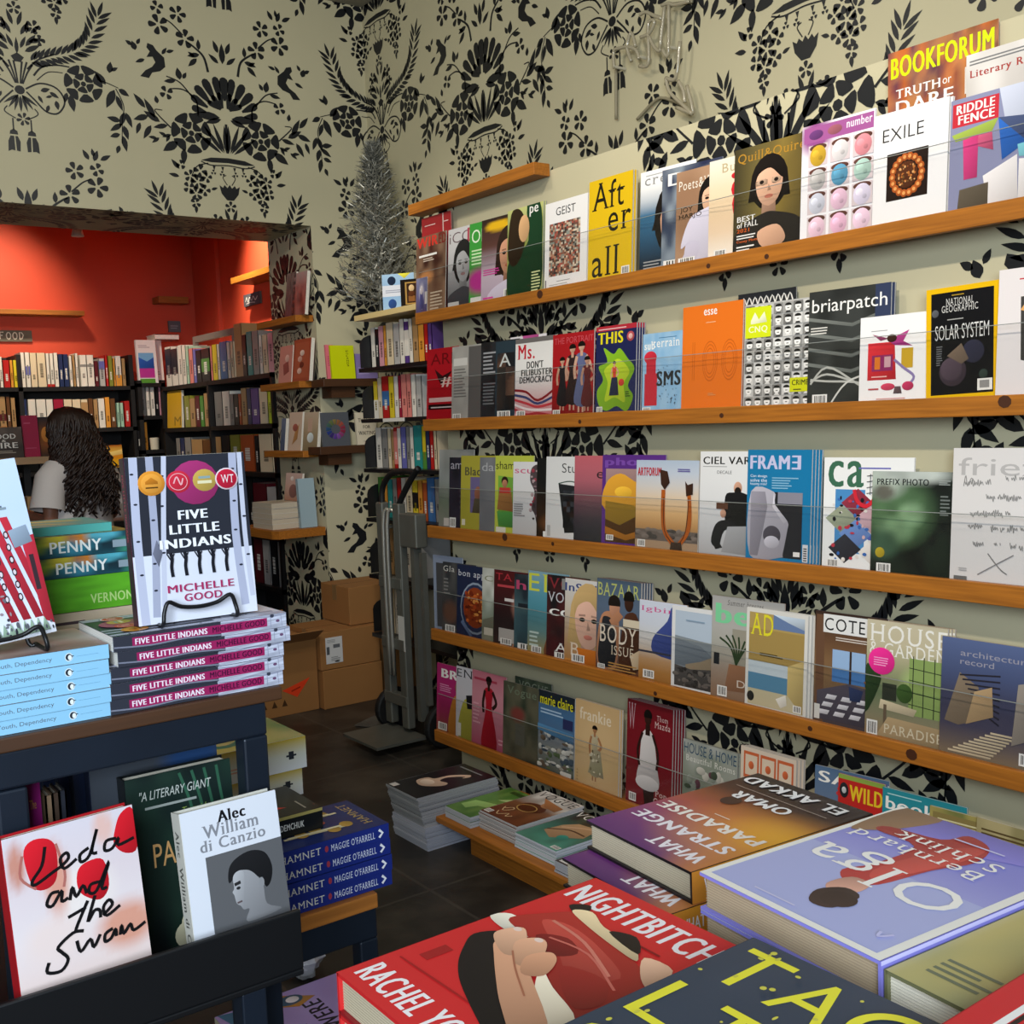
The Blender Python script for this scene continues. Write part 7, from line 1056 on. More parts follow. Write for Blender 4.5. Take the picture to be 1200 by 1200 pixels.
# long curly hair
g = G(); rr = random.Random(3)
n1, n2 = 20, 10; pts = []
for j in range(n2+1):
    for i in range(n1):
        a = 2*math.pi*i/n1; ph = math.pi*.62*j/n2; f_ = 1-.25*max(0, -math.sin(a))*(j/n2)
        pts.append((.108*math.sin(ph)*math.cos(a), -.018+.118*math.sin(ph)*math.sin(a)*f_, 1.475+.118*math.cos(ph)))
g.add(pts, [(j*n1+i, j*n1+(i+1) % n1, (j+1)*n1+(i+1) % n1, (j+1)*n1+i) for j in range(n2) for i in range(n1)])
for k in range(330):
    a = rr.uniform(-.55, math.pi+.55); ln = rr.uniform(.24, .42); x0, y0 = .1*math.cos(a), -.01+.108*math.sin(a); z0 = 1.50-rr.random()*.06
    ph = rr.random()*6; P = [(x0*.1, -.03, 1.592), (x0*.6, -.02+y0*.6, 1.580), (x0*.98, y0*.98, 1.545)]; out_ = rr.uniform(1.0, 1.5)
    for q_ in range(13):
        t = q_/12; cu = .014+.012*t
        P.append((x0*(1+.55*t*out_*.7)+cu*math.sin(ph+t*17), y0*(1+.25*t*out_)+.02*t+.045*min(1, t*2)+cu*math.cos(ph+t*17), z0-ln*t))
    g.tube(P, [.0078*(1-.4*q_/15) for q_ in range(16)], n=4)
g.build('hair', HAIR, wo, smooth=True)
g = G(); g.tube(smooth_path([(-.1, .03, 1.33), (-.19, .13, 1.15), (-.235, .13, .95), (-.25, .1, .84)], 5), .011, n=8); g.tube(smooth_path([(-.1, .0, 1.33), (-.16, -.12, 1.15), (-.22, -.11, .95), (-.25, -.04, .84)], 5), .011, n=8); g.box((-.29, -.09, .66), (-.23, .14, .84)); g.build('shoulder_bag', RUBBER, wo)
# ---------------------------------------------------------------- front-left steel table with its books
FY = 1.275
def steel_table(name, label, x0, x1, y0, y1, ztop, tube, tw, wood_over=.02, low=None, top=None):
    r = thing(name, label, 'table', Matrix.Translation((x0, y0, 0)))
    def part(n, a, b, m, bv=.002): g = G(); g.box((a[0]-x0, a[1]-y0, a[2]), (b[0]-x0, b[1]-y0, b[2])); return g.build(n, m, r, bevel=bv)
    part('tabletop', (x0, y0-.006, ztop-tw), (x1+wood_over, y1, ztop), top or WOODX)
    zb = ztop-tw-tube
    part('beam', (x0, y0, zb), (x1, y0+.03, ztop-tw), STEEL, .003); part('beam', (x0, y1-.03, zb), (x1, y1, ztop-tw), STEEL, .003)
    part('beam', (x0, y0+.03, zb), (x0+.03, y1-.03, ztop-tw), STEEL, .003); part('beam', (x1-.03, y0+.03, zb), (x1, y1-.03, ztop-tw), STEEL, .003)
    for x in (x0, x1-.032):
        for y in (y0, y1-.03): part('leg', (x, y, 0), (x+.032, y+.03, zb), STEEL, .003)
    if low:
        for zl in low:
            part('shelf_board', (x0+.0, y0+.03, zl-.018), (x1-.05, y0+.43, zl), BLACK); 
    return r, part
ZT = 1.128
t1, part = steel_table('display_table', 'blue-black steel framed table at the left carrying the stacked paperbacks', -.42, .54, FY, 1.95, ZT, .042, .017, low=(.80, .42), top=WALNUT)
g = G(); g.box((.226+.42, 0, .2), (.258+.42, .03, ZT-.06)); g.build('leg', STEEL, t1, bevel=.003)
# front ledge that carries the two hardbacks
g = G(); g.box((0, -.098, .808), (.527+.42, -.090, .880)); g.box((0, -.098, .80), (.527+.42, .0, .808)); g.build('front_ledge', BLACK, t1, bevel=.002)
g = G(); g.box((.45+.42, -.094, .2), (.48+.42, -.064, .80)); g.build('ledge_post', STEEL, t1, bevel=.002)
g = G(); g.box((0, .03, .2), (.96, .6, .22)); g.build('bottom_shelf', WOODX, t1)
BIRCH = [('s', [(.06, 0), (.05, .5), (.07, 1)], .05, 'b9bcd0'), ('s', [(.15, .04), (.19, .5), (.2, 1)], .045, 'a5a8bc'), ('s', [(.22, .1), (.26, .5), (.32, 1)], .03, 'c4c6d6'), ('s', [(.9, .05), (.87, .5), (.9, 1)], .05, 'aeb1c6'), ('s', [(.97, .1), (.95, .5), (.96, 1)], .03, 'c4c6d6')]
BIRCH += [('e', x, y, .016, .006, '2a2c38') for x, y in ((.05, .9), (.06, .72), (.055, .5), (.06, .3), (.18, .8), (.19, .62), (.17, .36), (.16, .2), (.27, .7), (.29, .88), (.25, .42), (.89, .9), (.88, .7), (.87, .52), (.89, .3), (.95, .8), (.955, .6), (.96, .36))]
FLI = [('bg', 'd9dbe6'), ('r', 0, .41, 1, 1, '2b2d36')] + BIRCH + [('p', [(.2, .34), (.24, .42), (.2, .5), (.16, .42)], '6a6c7c'),
  ('e', .56, .83, .2, .135, '9c2f66'), ('e', .2, .84, .11, .075, 'd58a2c'), ('e', .2, .84, .085, .058, 'e0983a'), ('e', .42, .84, .1, .068, 'c42a3c'), ('s', ell(.42, .84, .075, .05, 14)+[(.495, .84)], .004, 'e8b0b4'), ('s', [(.38, .83), (.41, .87), (.44, .82), (.46, .86)], .008, 'e8b0b4'), ('e', .64, .84, .1, .068, 'b99a4a'), ('r', .58, .82, .7, .838, 'e0d8b0'), ('r', .59, .85, .69, .865, '8aa0a0'), ('e', .83, .84, .1, .068, 'd8c4c8'), ('e', .83, .84, .088, .06, 'b81e36'), ('t', 'WT', .78, .815, .89, .865, 'f2e6e4', 'x'), ('p', [(.15, .85), (.2, .875), (.25, .85), (.25, .835), (.15, .835)], 'b8701c'), ('r', .15, .81, .25, .818, '5a3a10'),
  ('t', 'FIVE', .39, .61, .64, .665, 'f0f0f4', 'h'), ('t', 'LITTLE', .31, .525, .73, .58, 'f0f0f4', 'h'), ('t', 'INDIANS', .22, .44, .82, .495, 'f0f0f4', 'h'),
  *[o for i in range(5) for o in (('s', [(.3+.115*i, .415), (.31+.115*i, .38), (.3+.115*i, .33), (.305+.115*i, .27)], .02, '1c1d24'), ('S', [(.3+.115*i, .37), (.27+.115*i, .41)], .008, '1c1d24'), ('S', [(.3+.115*i, .37), (.33+.115*i, .41)], .008, '1c1d24'))],
  ('t', 'MICHELLE', .25, .175, .81, .22, 'a82a5c', 'b'), ('t', 'GOOD', .38, .115, .7, .16, 'a82a5c', 'b')]
FLIS = [('bg', 'cfd2e2'), ('r', 0, 0, .6, 1, '33353f'), ('n', 14, .5, 4, '5a5c6a'), ('r', .1, .2, .88, .8, '9a2358'), ('t', 'FIVE LITTLE INDIANS', .115, .32, .52, .7, 'eedfe8', 'h'), ('t', 'MICHELLE GOOD', .55, .32, .865, .7, '3a1030', 'b'), ('s', [(.0, .3), (.2, .15), (.4, .25), (.6, .1)], .1, '7a7c8c'), ('s', [(.6, .9), (.7, .82), (.8, .92), (.9, .85), (1, .95)], .06, '8a8ca0'), ('e', .945, .5, .012, .1, '6a4a6a'), ('S', [(.9, .1), (.9, .9)], .03, '8a8ca4'), ('S', [(.97, .1), (.965, .9)], .03, '8a8ca4'), ('e', .91, .9, .012, .14, '3a3c4a')]
xr = .574
for i in range(5):
    dx = (0, .004, -.004, -.006, -.007)[i]; dy = (.0, .0, .004, .002, .004)[i]
    flat_book(.142, .213, .0178, FLI, FLIS, (xr+dx-.001, FY+dy-.0, ZT+.0182*(5-i)), (-1, 0), (0, 1), f'birch trunk paperback with magenta spine panel, {ORD[i]} from the top of its stack', 'birch trunk paperbacks stacked on the steel table', spine='5a5c68', back='c8cad8', edge='e4e0d8')
def easel(label, org, w, yaw=0, bend=.02, h=.03):
    r = thing('wire_easel', label, 'book stand', frame(org, yaw))
    g = G(); g.tube(smooth_path([(-w/2, .03, .003), (-w/2-.002, -.012, .003), (-w/2, -.014, h*.6), (-w/2+.006, -.014, h), (-w*.25, -.012, h*.75), (0, -.012, h-.5*bend), (w*.25, -.012, h*.75), (w/2-.006, -.014, h), (w/2, -.014, h*.6), (w/2+.002, -.012, .003), (w/2, .03, .003)], 5), .0026, n=8); g.build('front_hook', BLACK, r, smooth=True)
    g = G()
    for s in (-1, 1): g.tube(smooth_path([(s*w/2, .03, .003), (s*w*.4, .034, .012), (s*w*.3, .05, .11), (s*w*.15, .055, .13), (0, .055, .13)], 5), .0026, n=8)
    g.tube(smooth_path([(0, .055, .13), (0, .085, .06), (0, .1, .003)], 4), .0026, n=8); g.build('back_rest', BLACK, r, smooth=True); return r
def stand_book(org, w, h, t, ops, label, lean, yaw=0, roll=0, spine='333333', hard=False, name='book', group=None, spine_ops=None, grid=26, cat='book'):
    r = thing(name, label, cat, frame(org, yaw, math.radians(lean), math.radians(roll)), group)
    bd = .0025 if hard else .0006; ov = .003 if hard else 0
    g = G(); g.box((.001, bd, ov), (w-ov-.0006, t-bd, h-ov), 'e3dccd')
    for q in range(int(t/.002)):
        y = bd+(t-2*bd)*(q+.5)/max(1, int(t/.002)); g.box((.001, y, h-ov-.0008), (w-ov, y+.0004, h-ov+.0003), 'c9c2b2'); g.box((w-ov-.001, y, ov), (w-ov-.0003, y+.0004, h-ov), 'c9c2b2')
    g.build('pages', MATTE, r)
    g = G(); paint(g, w, h, ops, lambda x, z, d: (x, -.0002-d, z), grid=grid); g.box((0, 0, 0), (w, bd, h), spine); g.box((0, t-bd, 0), (w, t, h), spine); g.box((-.0008, 0, 0), (.0012, t, h), spine)
    if spine_ops: paint(g, h, t, spine_ops, lambda x, z, d: (-.001-d, t-z, h-x), grid=10)
    g.build('cover', PRINT, r); return r
zs_ = ZT+.0182*5
stand_book((.399, FY+.028, zs_+.003), .147, .2, .018, FLI, 'birch trunk paperback with a magenta disc and award seals standing on a wire easel', 5, math.radians(-2), 0, spine='4a2030', spine_ops=[('bg', '3a2a34'), ('t', 'FIVE LITTLE INDIANS', .1, .3, .5, .7, 'b8405a', 'b')])
easel('black wire easel holding the birch trunk paperback', (.468, FY+.024, zs_), .088, 0)
BLUE_S = [('bg', '8fc4e2'), ('t', 'Childhood, Youth, Dependency', .2, .3, .69, .68, '5a6470', ''), ('e', .78, .5, .022, .3, 'd8e4ea'), ('e', .78, .5, .018, .24, '2a3038'), ('e', .785, .47, .01, .18, 'e8f0f2'), ('p', [(.795, .6), (.81, .55), (.795, .5)], '2a3038'), ('r', .82, .48, .94, .5, '6a98b4')]
BLUE_C = [('bg', 'd8cfc8'), ('n', 6, .6, 4, 'b05a4a'), ('n', 5, .5, 8, '3a3438')]
for i in range(5):
    flat_book(.142, .2, .0162, BLUE_C, BLUE_S, (.356-.002*(i % 2)*1.0, FY+.006-.003*(i % 2), ZT+.0166*(5-i)), (-1, 0), (0, 1), f'pale sky-blue spined paperback, {ORD[i]} from the top of its stack of five', 'sky-blue paperbacks stacked on the steel table', spine='8fc4e2', back='c9dbe6', edge='e8e6e2')
zb_ = ZT+.0166*5
CITY = [('g', 'e2e4ec', 'cfd9ea', 'c2d4ec', 'c8d8ee'), ('t', 'penguin', .2, .915, .66, .94, '9aa6ba', ''), ('t', 'Dependency', .1, .82, .74, .875, '2c3440', 'l'), ('lines', .4, .775, .72, .8, 2, '8a98ac'), ('e', .68, .74, .07, .05, '3a7a4c'), ('r', .55, .72, .85, .735, '8a98a0'), ('r', .6, .735, .82, .745, '5a6a78'),
  *[('p', [(.6+.09*i-.09, .68), (.66+.09*i-.09, .68), (.75+.09*i, .1), (.69+.09*i, .1)], 'b02a38') for i in range(4)], *[('e', .7+.1*i, .58-.07*j, .018, .022, '2c2028') for i in range(2) for j in range(6)], *[('e', .7+.1*i, .58-.07*j, .011, .014, 'd8ccd0') for i in range(2) for j in range(6)],
  ('p', [(.9, .55), (1, .56), (1, .05), (.93, .08)], 'b02a38'), ('r', .93, .25, .965, .45, '3a2a30'), ('p', [(.82, .6), (.96, .62), (.98, .52), (.84, .5)], '8a98a8'), ('p', [(.3, .55), (.45, .6), (.6, .1), (.3, .05)], 'd8d4d8'), *dots(60, .2, .08, .7, .5, ['3a3a44', '6a6a74', '9a8a90'], .012, .008, 5), ('p', [(.1, .3), (.3, .35), (.45, .02), (.1, .02)], 'a82a36'), ('p', [(.44, .6), (.48, .66), (.52, .58)], '4a6a70'), *[('p', [(.5+.05*i, .02), (.53+.05*i, .1), (.56+.05*i, .02)], '8aa08a') for i in range(9)], *dots(24, .5, .02, 1, .09, ['2a2c34', '5a5c64'], .008, .014, 7)]
stand_book((.165, FY+.03, zb_+.004), .145, .205, .016, CITY, 'pale blue paperback with red curving buildings standing on a wire easel at the left edge', 13, math.radians(2), -5.5, spine='c8d0e0')
easel('black wire easel holding the pale blue paperback', (.245, FY+.026, zb_), .09, 0)
# second row of flat stacks behind
Y2 = 1.50
def stk(x1, ztop, L, w, th, ops, sops, label, y=Y2, **k): return flat_book(w, L, th, ops, sops, (x1, y, ztop), (-1, 0), (0, 1), label, **k)
zv = onY(120, 713, Y2)[2]; zp0 = onY(120, 673, Y2)[2]; zp1 = onY(120, 649, Y2)[2]; zp2 = onY(120, 624, Y2)[2]; zt3 = onY(110, 606, Y2+.03)[2]
xR = onY(166, 690, Y2)[0]
base = ZT
kk = [(zv+.0, 'filler')]
PEN_C = [('bg', '2a3a44'), ('n', 6, .8, 3, '6a8a3a'), ('n', 5, .6, 7, 'c8a03a'), ('b', .3, .4, .3, .3, '8a3a2a'), ('t', 'PENNY', .1, .7, .9, .9, 'e8e4da', 'b')]
PEN_S = [('bg', '24505a'), ('b', .2, .5, .12, .5, 'd89030'), ('b', .38, .6, .1, .5, '8aa83a'), ('b', .62, .5, .14, .6, '3a8aa0'), ('b', .85, .5, .1, .5, '1c3038'), ('b', .5, .95, .09, .5, 'd8c83a', 3), ('b', .66, .9, .08, .4, 'e08a2c', 3), ('b', .8, .95, .1, .45, '58b0c0', 3), ('b', .95, .3, .08, .5, '3a8a70', 3), ('n', 8, .3, 5, '163440'), ('t', 'PENNY', .47, .2, .79, .74, 'eef0ea', 'b'), ('r', .86, .25, .95, .6, '8a9aa4')]
zl = zv
nfill = max(1, round((zv-base)/.021)); fth = (zv-base)/nfill
for i in range(nfill):
    stk(xR+.02-.004*i, base+fth*(i+1)-.0004, .2, .14, fth-.0008, [('bg', 'b06a7a')], [('bg', ['c86a84', 'd8ccc0', '6a4a5a', 'c8b49a'][i % 4]), ('lines', .2, .3, .7, .7, 1, '4a3a40')], f'{["pink", "cream", "plum", "tan"][i % 4]} spined paperback, {ORD[i]} from the bottom under the bright green book', spine=['c86a84', 'd8ccc0', '6a4a5a', 'c8b49a'][i % 4])
stk(xR+.012, zp0-.0, .2, .14, zp0-zv-.0005, [('bg', 'c24a78'), ('p', [(.2, .2), (.8, .3), (.6, .8)], '4a8a3a'), ('n', 6, .5, 4, '8a2a4a')], [('bg', '62b22a'), ('n', 9, .4, 6, '3f7a1c'), ('t', 'VERNON SUBUTEX', .6, .18, 1.2, .46, 'b8d884', 'b')], 'bright green spined paperback below the two dark blue-green thrillers', spine='62b22a')
stk(xR-.0, zp1, .205, .14, zp1-zp0-.0006, PEN_C, PEN_S, 'lower of the two blue-green thrillers with PENNY on the spine', group='paperbacks with PENNY on the spine', spine='24505a')
stk(xR-.006, zp2, .205, .14, zp2-zp1-.0006, PEN_C, PEN_S, 'upper of the two blue-green thrillers with PENNY on the spine', group='paperbacks with PENNY on the spine', spine='24505a')
stk(xR-.03, zp2+.012, .19, .13, .0115, [('bg', '58b0a8'), ('p', [(.1, .2), (.3, .3), (.9, .8), (.8, .9)], 'd8cc5a'), ('p', [(.5, .1), (.7, .15), (.9, .5), (.8, .6)], 'e0d46a'), ('e', .5, .5, .04, .03, '2a6a64')], [('bg', '58b0a8')], 'teal paperback with yellow stripes on top of the two thrillers', y=Y2+.015, spine='4aa098')
# books inside the frame, behind the ledge
zl0 = .80+.0005
def lift(ops, k):  # squeeze a layout into the upper part of the cover
    f = lambda v: k+(1-k)*v
    o = []
    for q in ops:
        if q[0] in ('p', 'q', 's', 'S'): o.append((q[0], [(u, f(v)) for u, v in q[1]], *q[2:]))
        elif q[0] in ('e', 'b'): o.append((q[0], q[1], f(q[2]), q[3], q[4]*(1-k), *q[5:]))
        elif q[0] == 't': o.append(('t', q[1], q[2], f(q[3]), q[4], f(q[5]), *q[6:]))
        elif q[0] == 'r': o.append(('r', q[1], q[2] if q[2] == 0 else f(q[2]), q[3], f(q[4]), *q[5:]))
        else: o.append(q)
    return o
LEDA = [('g', 'e6c2b4', 'e8d0c8', 'e4d8d8', 'dccdd0', 'd8cfd6'), ('b', .55, .5, .3, .25, 'eaded8'), ('b', .3, .25, .3, .2, 'e8d4ce'), ('b', .85, .2, .3, .2, 'd89a84'), ('b', .35, .65, .12, .3, 'd89a86'), ('b', .75, .9, .1, .15, 'e0b8ae'), ('b', .08, .8, .08, .2, 'c88a78'),
  ('q', [(.14, .86), (.2, .94), (.32, .93), (.38, .85), (.36, .66), (.28, .6), (.18, .64)], 'c81c28'), ('q', [(.52, .66), (.6, .7), (.72, .68), (.74, .5), (.66, .42), (.54, .48), (.5, .56)], 'c81c28'), ('q', [(.84, .86), (.9, .96), (1, .97), (1, .7), (.9, .68), (.82, .76)], 'c81c28'), ('s', [(.13, .86), (.1, .72), (.2, .62)], .012, 'b06a60'), ('s', [(.38, .88), (.42, .68), (.4, .58)], .012, 'b06a60'),
  *[('s', p, .0155, '151416') for p in ([(.3, .88), (.26, .76), (.18, .68), (.2, .65), (.34, .7), (.4, .72)], [(.4, .72), (.46, .76), (.45, .8), (.4, .77), (.42, .7), (.52, .74)], [(.62, .79), (.55, .76), (.55, .71), (.62, .74), (.7, .9), (.64, .76), (.68, .74)], [(.84, .8), (.76, .8), (.74, .74), (.8, .74), (.86, .8), (.85, .75), (.98, .77)],
      [(.36, .56), (.3, .56), (.26, .5), (.3, .48), (.38, .56), (.37, .49), (.42, .5)], [(.43, .48), (.46, .56), (.48, .49), (.54, .55), (.56, .49)], [(.68, .54), (.6, .54), (.58, .49), (.64, .49), (.76, .66), (.68, .5), (.72, .49)],
      [(.56, .44), (.46, .3), (.44, .26)], [(.4, .37), (.54, .4)], [(.62, .46), (.54, .3), (.6, .36), (.64, .35), (.64, .3)], [(.66, .31), (.74, .36), (.72, .4), (.67, .36), (.69, .3), (.8, .34)],
      [(.5, .25), (.42, .26), (.3, .2), (.32, .16), (.36, .1), (.3, .04), (.2, .06), (.22, .12)], [(.44, .2), (.46, .12), (.54, .18), (.56, .12), (.62, .19)], [(.72, .2), (.66, .18), (.65, .13), (.7, .14), (.74, .19), (.74, .14)], [(.77, .14), (.79, .2), (.8, .14), (.86, .19), (.88, .14), (.98, .17)])]]
stand_book((.2225, 1.194, .8085), .140, .226, .024, lift(LEDA, .30), 'red-spined hardback with black handwriting over red painted nails on the front ledge', 8, math.radians(5), -.5, spine='b01c24', hard=True)
ALEC = [('bg', 'd9dbe2'), ('t', 'Alec', .36, .86, .66, .95, '15151a', 'hx'), ('t', 'William', .2, .76, .78, .86, '85868c', 'bx'), ('t', 'di Canzio', .16, .66, .84, .75, '85868c', 'bx'), ('r', .2, .0, 1, .62, '5e5e60')] + [tuple((q[0], [(.26+.72*u, .02+.93*v) for u, v in q[1]], *q[2:]) if q[0] in ('q', 'S', 's') else (q[0], .26+.72*q[1], .02+.93*q[2], q[3]*.72, q[4], *q[5:])) for q in [('q', [(.2, .38), (.22, .5), (.34, .57), (.56, .6), (.76, .55), (.84, .42), (.8, .3), (.72, .26), (.66, .34), (.5, .42), (.34, .44)], '1c1c1e'), ('q', [(.26, .42), (.34, .46), (.5, .44), (.62, .36), (.68, .28), (.7, .12), (.9, .04), (.4, .02), (.44, .12), (.36, .13), (.32, .17), (.27, .2), (.25, .27), (.23, .3), (.26, .33)], '8f8e90'), ('q', [(.26, .42), (.34, .46), (.42, .44), (.4, .3), (.36, .16), (.32, .17), (.27, .2), (.25, .27), (.23, .3), (.26, .33)], 'a4a3a5'), ('e', .66, .31, .04, .04, '8a8a8c'), ('S', [(.27, .355), (.36, .365)], .018, '2a2a2c'), ('e', .32, .32, .03, .012, '2a2a2c'), ('S', [(.28, .2), (.35, .205)], .01, '5a4a4c')]]
stand_book((.408, 1.196, .8085), .120, .206, .024, lift(ALEC, .28), 'white hardback with a grey portrait of a dark-haired young man on the front ledge', 9, math.radians(2), 0, spine='d6d3c8', hard=True, spine_ops=[('bg', 'd2cec2'), ('t', 'Alec  William di Canzio', .1, .25, .9, .7, '55554f', 'bx')])
PAIN = [('g', '10161a', '182420', '1a2a26', '141e1e'), ('n', 5, .6, 5, '243c30'), *[('s', [(.5+.12*i, .98), (.6+.1*i, .75), (.56+.14*i, .5)], .016, '2f5a44') for i in range(4)], ('t', '"A LITERARY GIANT', .12, .87, .8, .92, 'b8bcb4', 'i'), ('lines', .16, .82, .7, .85, 1, '9aa09a'), ('t', 'Tayari Jones', .5, .75, .88, .79, '8aa04a', 'i'), ('t', 'PARADISE', .2, .5, 1.0, .63, 'd8a468', ''), ('e', .44, .1, .11, .07, 'c8c0a0'), ('e', .58, .08, .11, .08, 'bcb494'), ('e', .5, .16, .1, .07, 'd0c8a8'), ('e', .5, .1, .035, .03, '8a6a2a')]
p0, p1 = onY(154, 990, 1.33), onY(279, 990, 1.33); pz = onY(154, 912, 1.345)[2]
stand_book((p0[0], 1.325, zl0), p1[0]-p0[0], pz-zl0, .03, PAIN, 'dark green hardback with palm leaves standing behind the two ledge books', 4, 0, 0, spine='0f1416', hard=True)
NAVY = [('bg', '18223a'), ('n', 5, .5, 4, '101828')]
n0 = onY(108, 930, 1.395); nz = onY(108, 898, 1.395)[2]
for i in range(5):
    stand_book((n0[0]-.012*i, 1.395+.0275*i, zl0), .165, nz-zl0+.004*i, .022, [('g', '3c4148', '474c54')]+[('b', .8, .9, .3, .3, '2a4a7a')] if i == 0 else NAVY, f'navy hardback, {ORD[i]} from the front of the row standing under the steel table', 2, 0, 0, spine='1a2238', hard=True, group='navy hardbacks under the steel table')
m0, m1 = onY(30, 940, 1.33), onY(50, 940, 1.33)
stand_book((m0[0], 1.33, zl0), m1[0]-m0[0], onY(32, 903, 1.33)[2]-zl0, .03, [('bg', '1c5a8a'), ('r', 0, .6, 1, .95, '8a1c6a'), ('t', 'The', .3, .82, .7, .86, 'd8a040', ''), ('lines', .2, .1, .8, .5, 9, '4a8ab8')], 'magenta and blue narrow booklet standing left of the navy row', 2)
for i, (c, n_) in enumerate((('8a7058', 'tan'), ('4a3a30', 'brown'), ('2a2c34', 'charcoal'))):
    spine_book((m1[0]+.004+.0085*i, 1.335+.004*i, zl0), (1, 0), .0085, nz-zl0-.006, .012 if 0 else .04, c, f'{n_} thin book standing beside the magenta booklet', None)
# ---------------------------------------------------------------- low wooden table behind with the flat stacks
ZL = .714
t2, part2 = steel_table('low_table', 'low wooden table on a blue-grey steel frame, right of the steel table', .566, .80, 1.50, 2.05, ZL, .05, .024, 0)
HAM_C = [('bg', '1c2a62'), ('n', 6, .3, 4, '121c48'), ('t', 'HAMNET', .16, .07, .9, .14, 'b89a50', 'x'), ('s', [(.25, .25), (.3, .75)], .03, 'e0d4a8'), ('s', [(.7, .2), (.66, .72)], .03, 'e0d4a8'), ('s', [(.28, .5), (.68, .46)], .022, 'e0d4a8'), *[('e', .3+.4*(i % 2)+.08*math.sin(i*2.1), .25+.06*i, .09, .05, 'b08a3c') for i in range(8)], ('e', .5, .4, .06, .04, 'b04a3a'), ('s', [(.28, .3), (.3, .72)], .03, 'e8dcb4'), ('s', [(.7, .26), (.66, .7)], .03, 'e8dcb4')]
HAM_S = [('bg', '1e2c78'), ('t', 'HAMNET', .12, .25, .44, .68, 'd8d4c8', 'x'), ('e', .485, .48, .014, .2, 'a03a4a'), ('t', "MAGGIE O'FARRELL", .52, .25, .88, .68, 'd8dce8', 'x'), ('S', [(.915, .75), (.945, .5), (.915, .25)], .16, 'e8e8ec')]
for i in range(4):
    flat_book(.14, .213, .0252, HAM_C, HAM_S, (.834-.003*(i == 0), 1.505+.003*(i % 2), ZL+.0256*(4-i)), (-1, 0), (0, 1), f'royal blue paperback with white spine capitals, {ORD[i]} from the top of its stack of four', 'royal blue paperbacks stacked on the low table', spine='1e2c78', back='1c2a62')
zh = ZL+.0256*4
flat_book(.135, .2, .034, [('bg', '1d1a18'), ('n', 6, .4, 5, '2c2622'), ('p', [(.62, .66), (.8, .42), (.93, .46), (.8, .7)], 'd02a1c'), ('p', [(.28, .68), (.26, .22), (.4, .34), (.5, .68)], 'd02a1c'), ('p', [(.3, .7), (.75, .72), (.7, .98), (.3, .98)], 'd02a1c'), ('lines', .1, .1, .4, .13, 1, 'a8a090')], [('bg', '16181a'), ('r', 0, .85, 1, 1, 'a89a5a'), ('t', 'DAVID DEMCHUK', .5, .32, .84, .62, 'd8d8d4', 'b')], (.742, 1.556, zh+.0345), (-1, 0), (0, 1), 'black paperback with red angular strokes lying on the royal blue stack', spine='16181a', back='8a8048')
YEL_C = [('g', '5a8a5a', 'a0a84a', 'c8b84a', '4a8a7a'), ('e', .5, .55, .35, .2, '3a7a6a'), ('e', .5, .55, .25, .13, 'c0b47a'), ('n', 5, .5, 4, 'd8c88a')]
YEL_S = [('bg', 'dfe2e4'), ('n', 8, .5, 4, 'b9a83a'), ('g', 'e4e6e8', 'd8d8c8', 'c8ac30'), ('lines', .2, .3, .62, .5, 2, 'd8a08a'), ('r', .86, .35, .9, .6, '2a3038'), ('r', .84, .44, .92, .5, '2a3038')]
Y3 = 1.74; za_, zb2_ = onY(345, 902, Y3)[2], onY(345, 925, Y3)[2]
x3 = onY(359, 890, Y3)[0]; zt_ = onY(345, 880, Y3)[2]
ht_ = onY(345, 873, Y3)[2]-za_
n3 = 3; bt = (za_-ZL)/n3
for i in range(n3):
    flat_book(.16, .23, bt-.001, [('bg', 'c8c4b0')], YEL_S if i == n3-1 else [('bg', ['4a5a6a', '8a3a34'][i]), ('lines', .3, .3, .7, .6, 1, 'd8d4c8')], (x3-.008*(n3-i), Y3+.004, ZL+bt*(i+1)), (-1, 0), (0, 1), f'{["slate", "brick red", "white and yellow"][i]} thick paperback, {ORD[n3-i]} from the top at the low table back', spine='d8d8d0')
flat_book(.16, .235, ht_+.012, YEL_C, YEL_S, (x3, Y3, za_+ht_+.0125), (-1, 0), (0, 1), 'thick white and yellow paperback with green pond cover, topmost at the low table back', spine='dfe2e4', back='c8c8b8')
# floor bits under the tables
c_ = onZ(368, 1128, .05)
g = G(); rr = random.Random(8); n1, n2 = 18, 10; pts = []
for j in range(n2+1):
    for i in range(n1):
        a = 2*math.pi*i/n1; ph = math.pi*j/n2; k = .055*(1+.16*rr.uniform(-1, 1)); pts.append((k*1.0*math.sin(ph)*math.cos(a), k*math.sin(ph)*math.sin(a), .055+k*.95*math.cos(ph)))
g.add(pts, [(j*n1+i, j*n1+(i+1) % n1, (j+1)*n1+(i+1) % n1, (j+1)*n1+i) for j in range(n2) for i in range(n1)])
tag(g.build('plastic_bag', mat('crumpled_plastic', 'b9bbc2', .12, spec=.8, bump=.8, nscale=25), None, Matrix.Translation((1.17, 2.62, 0))), 'crumpled clear plastic bag on the floor beside the low table', 'plastic bag')
LIL = [('bg', '9a84c0'), ('n', 5, .3, 4, 'b0a0d4'), ('t', 'AS I', .05, .52, .42, .64, '1c1824', 'b'), ('t', 'WERE', .22, .3, .72, .44, '1c1824', 'b'), ('p', [(.78, .3), (.95, .5), (.92, .7), (.8, .6), (.7, .46)], 'a8742c'), ('e', .84, .48, .08, .1, '34506a'), ('e', .84, .46, .05, .05, 'd8d0d8'), ('p', [(.6, .7), (.95, .8), (1, .98), (.7, .92)], '3a6a8a'), ('p', [(.5, .66), (.7, .72), (.62, .86)], 'c0aee0')]
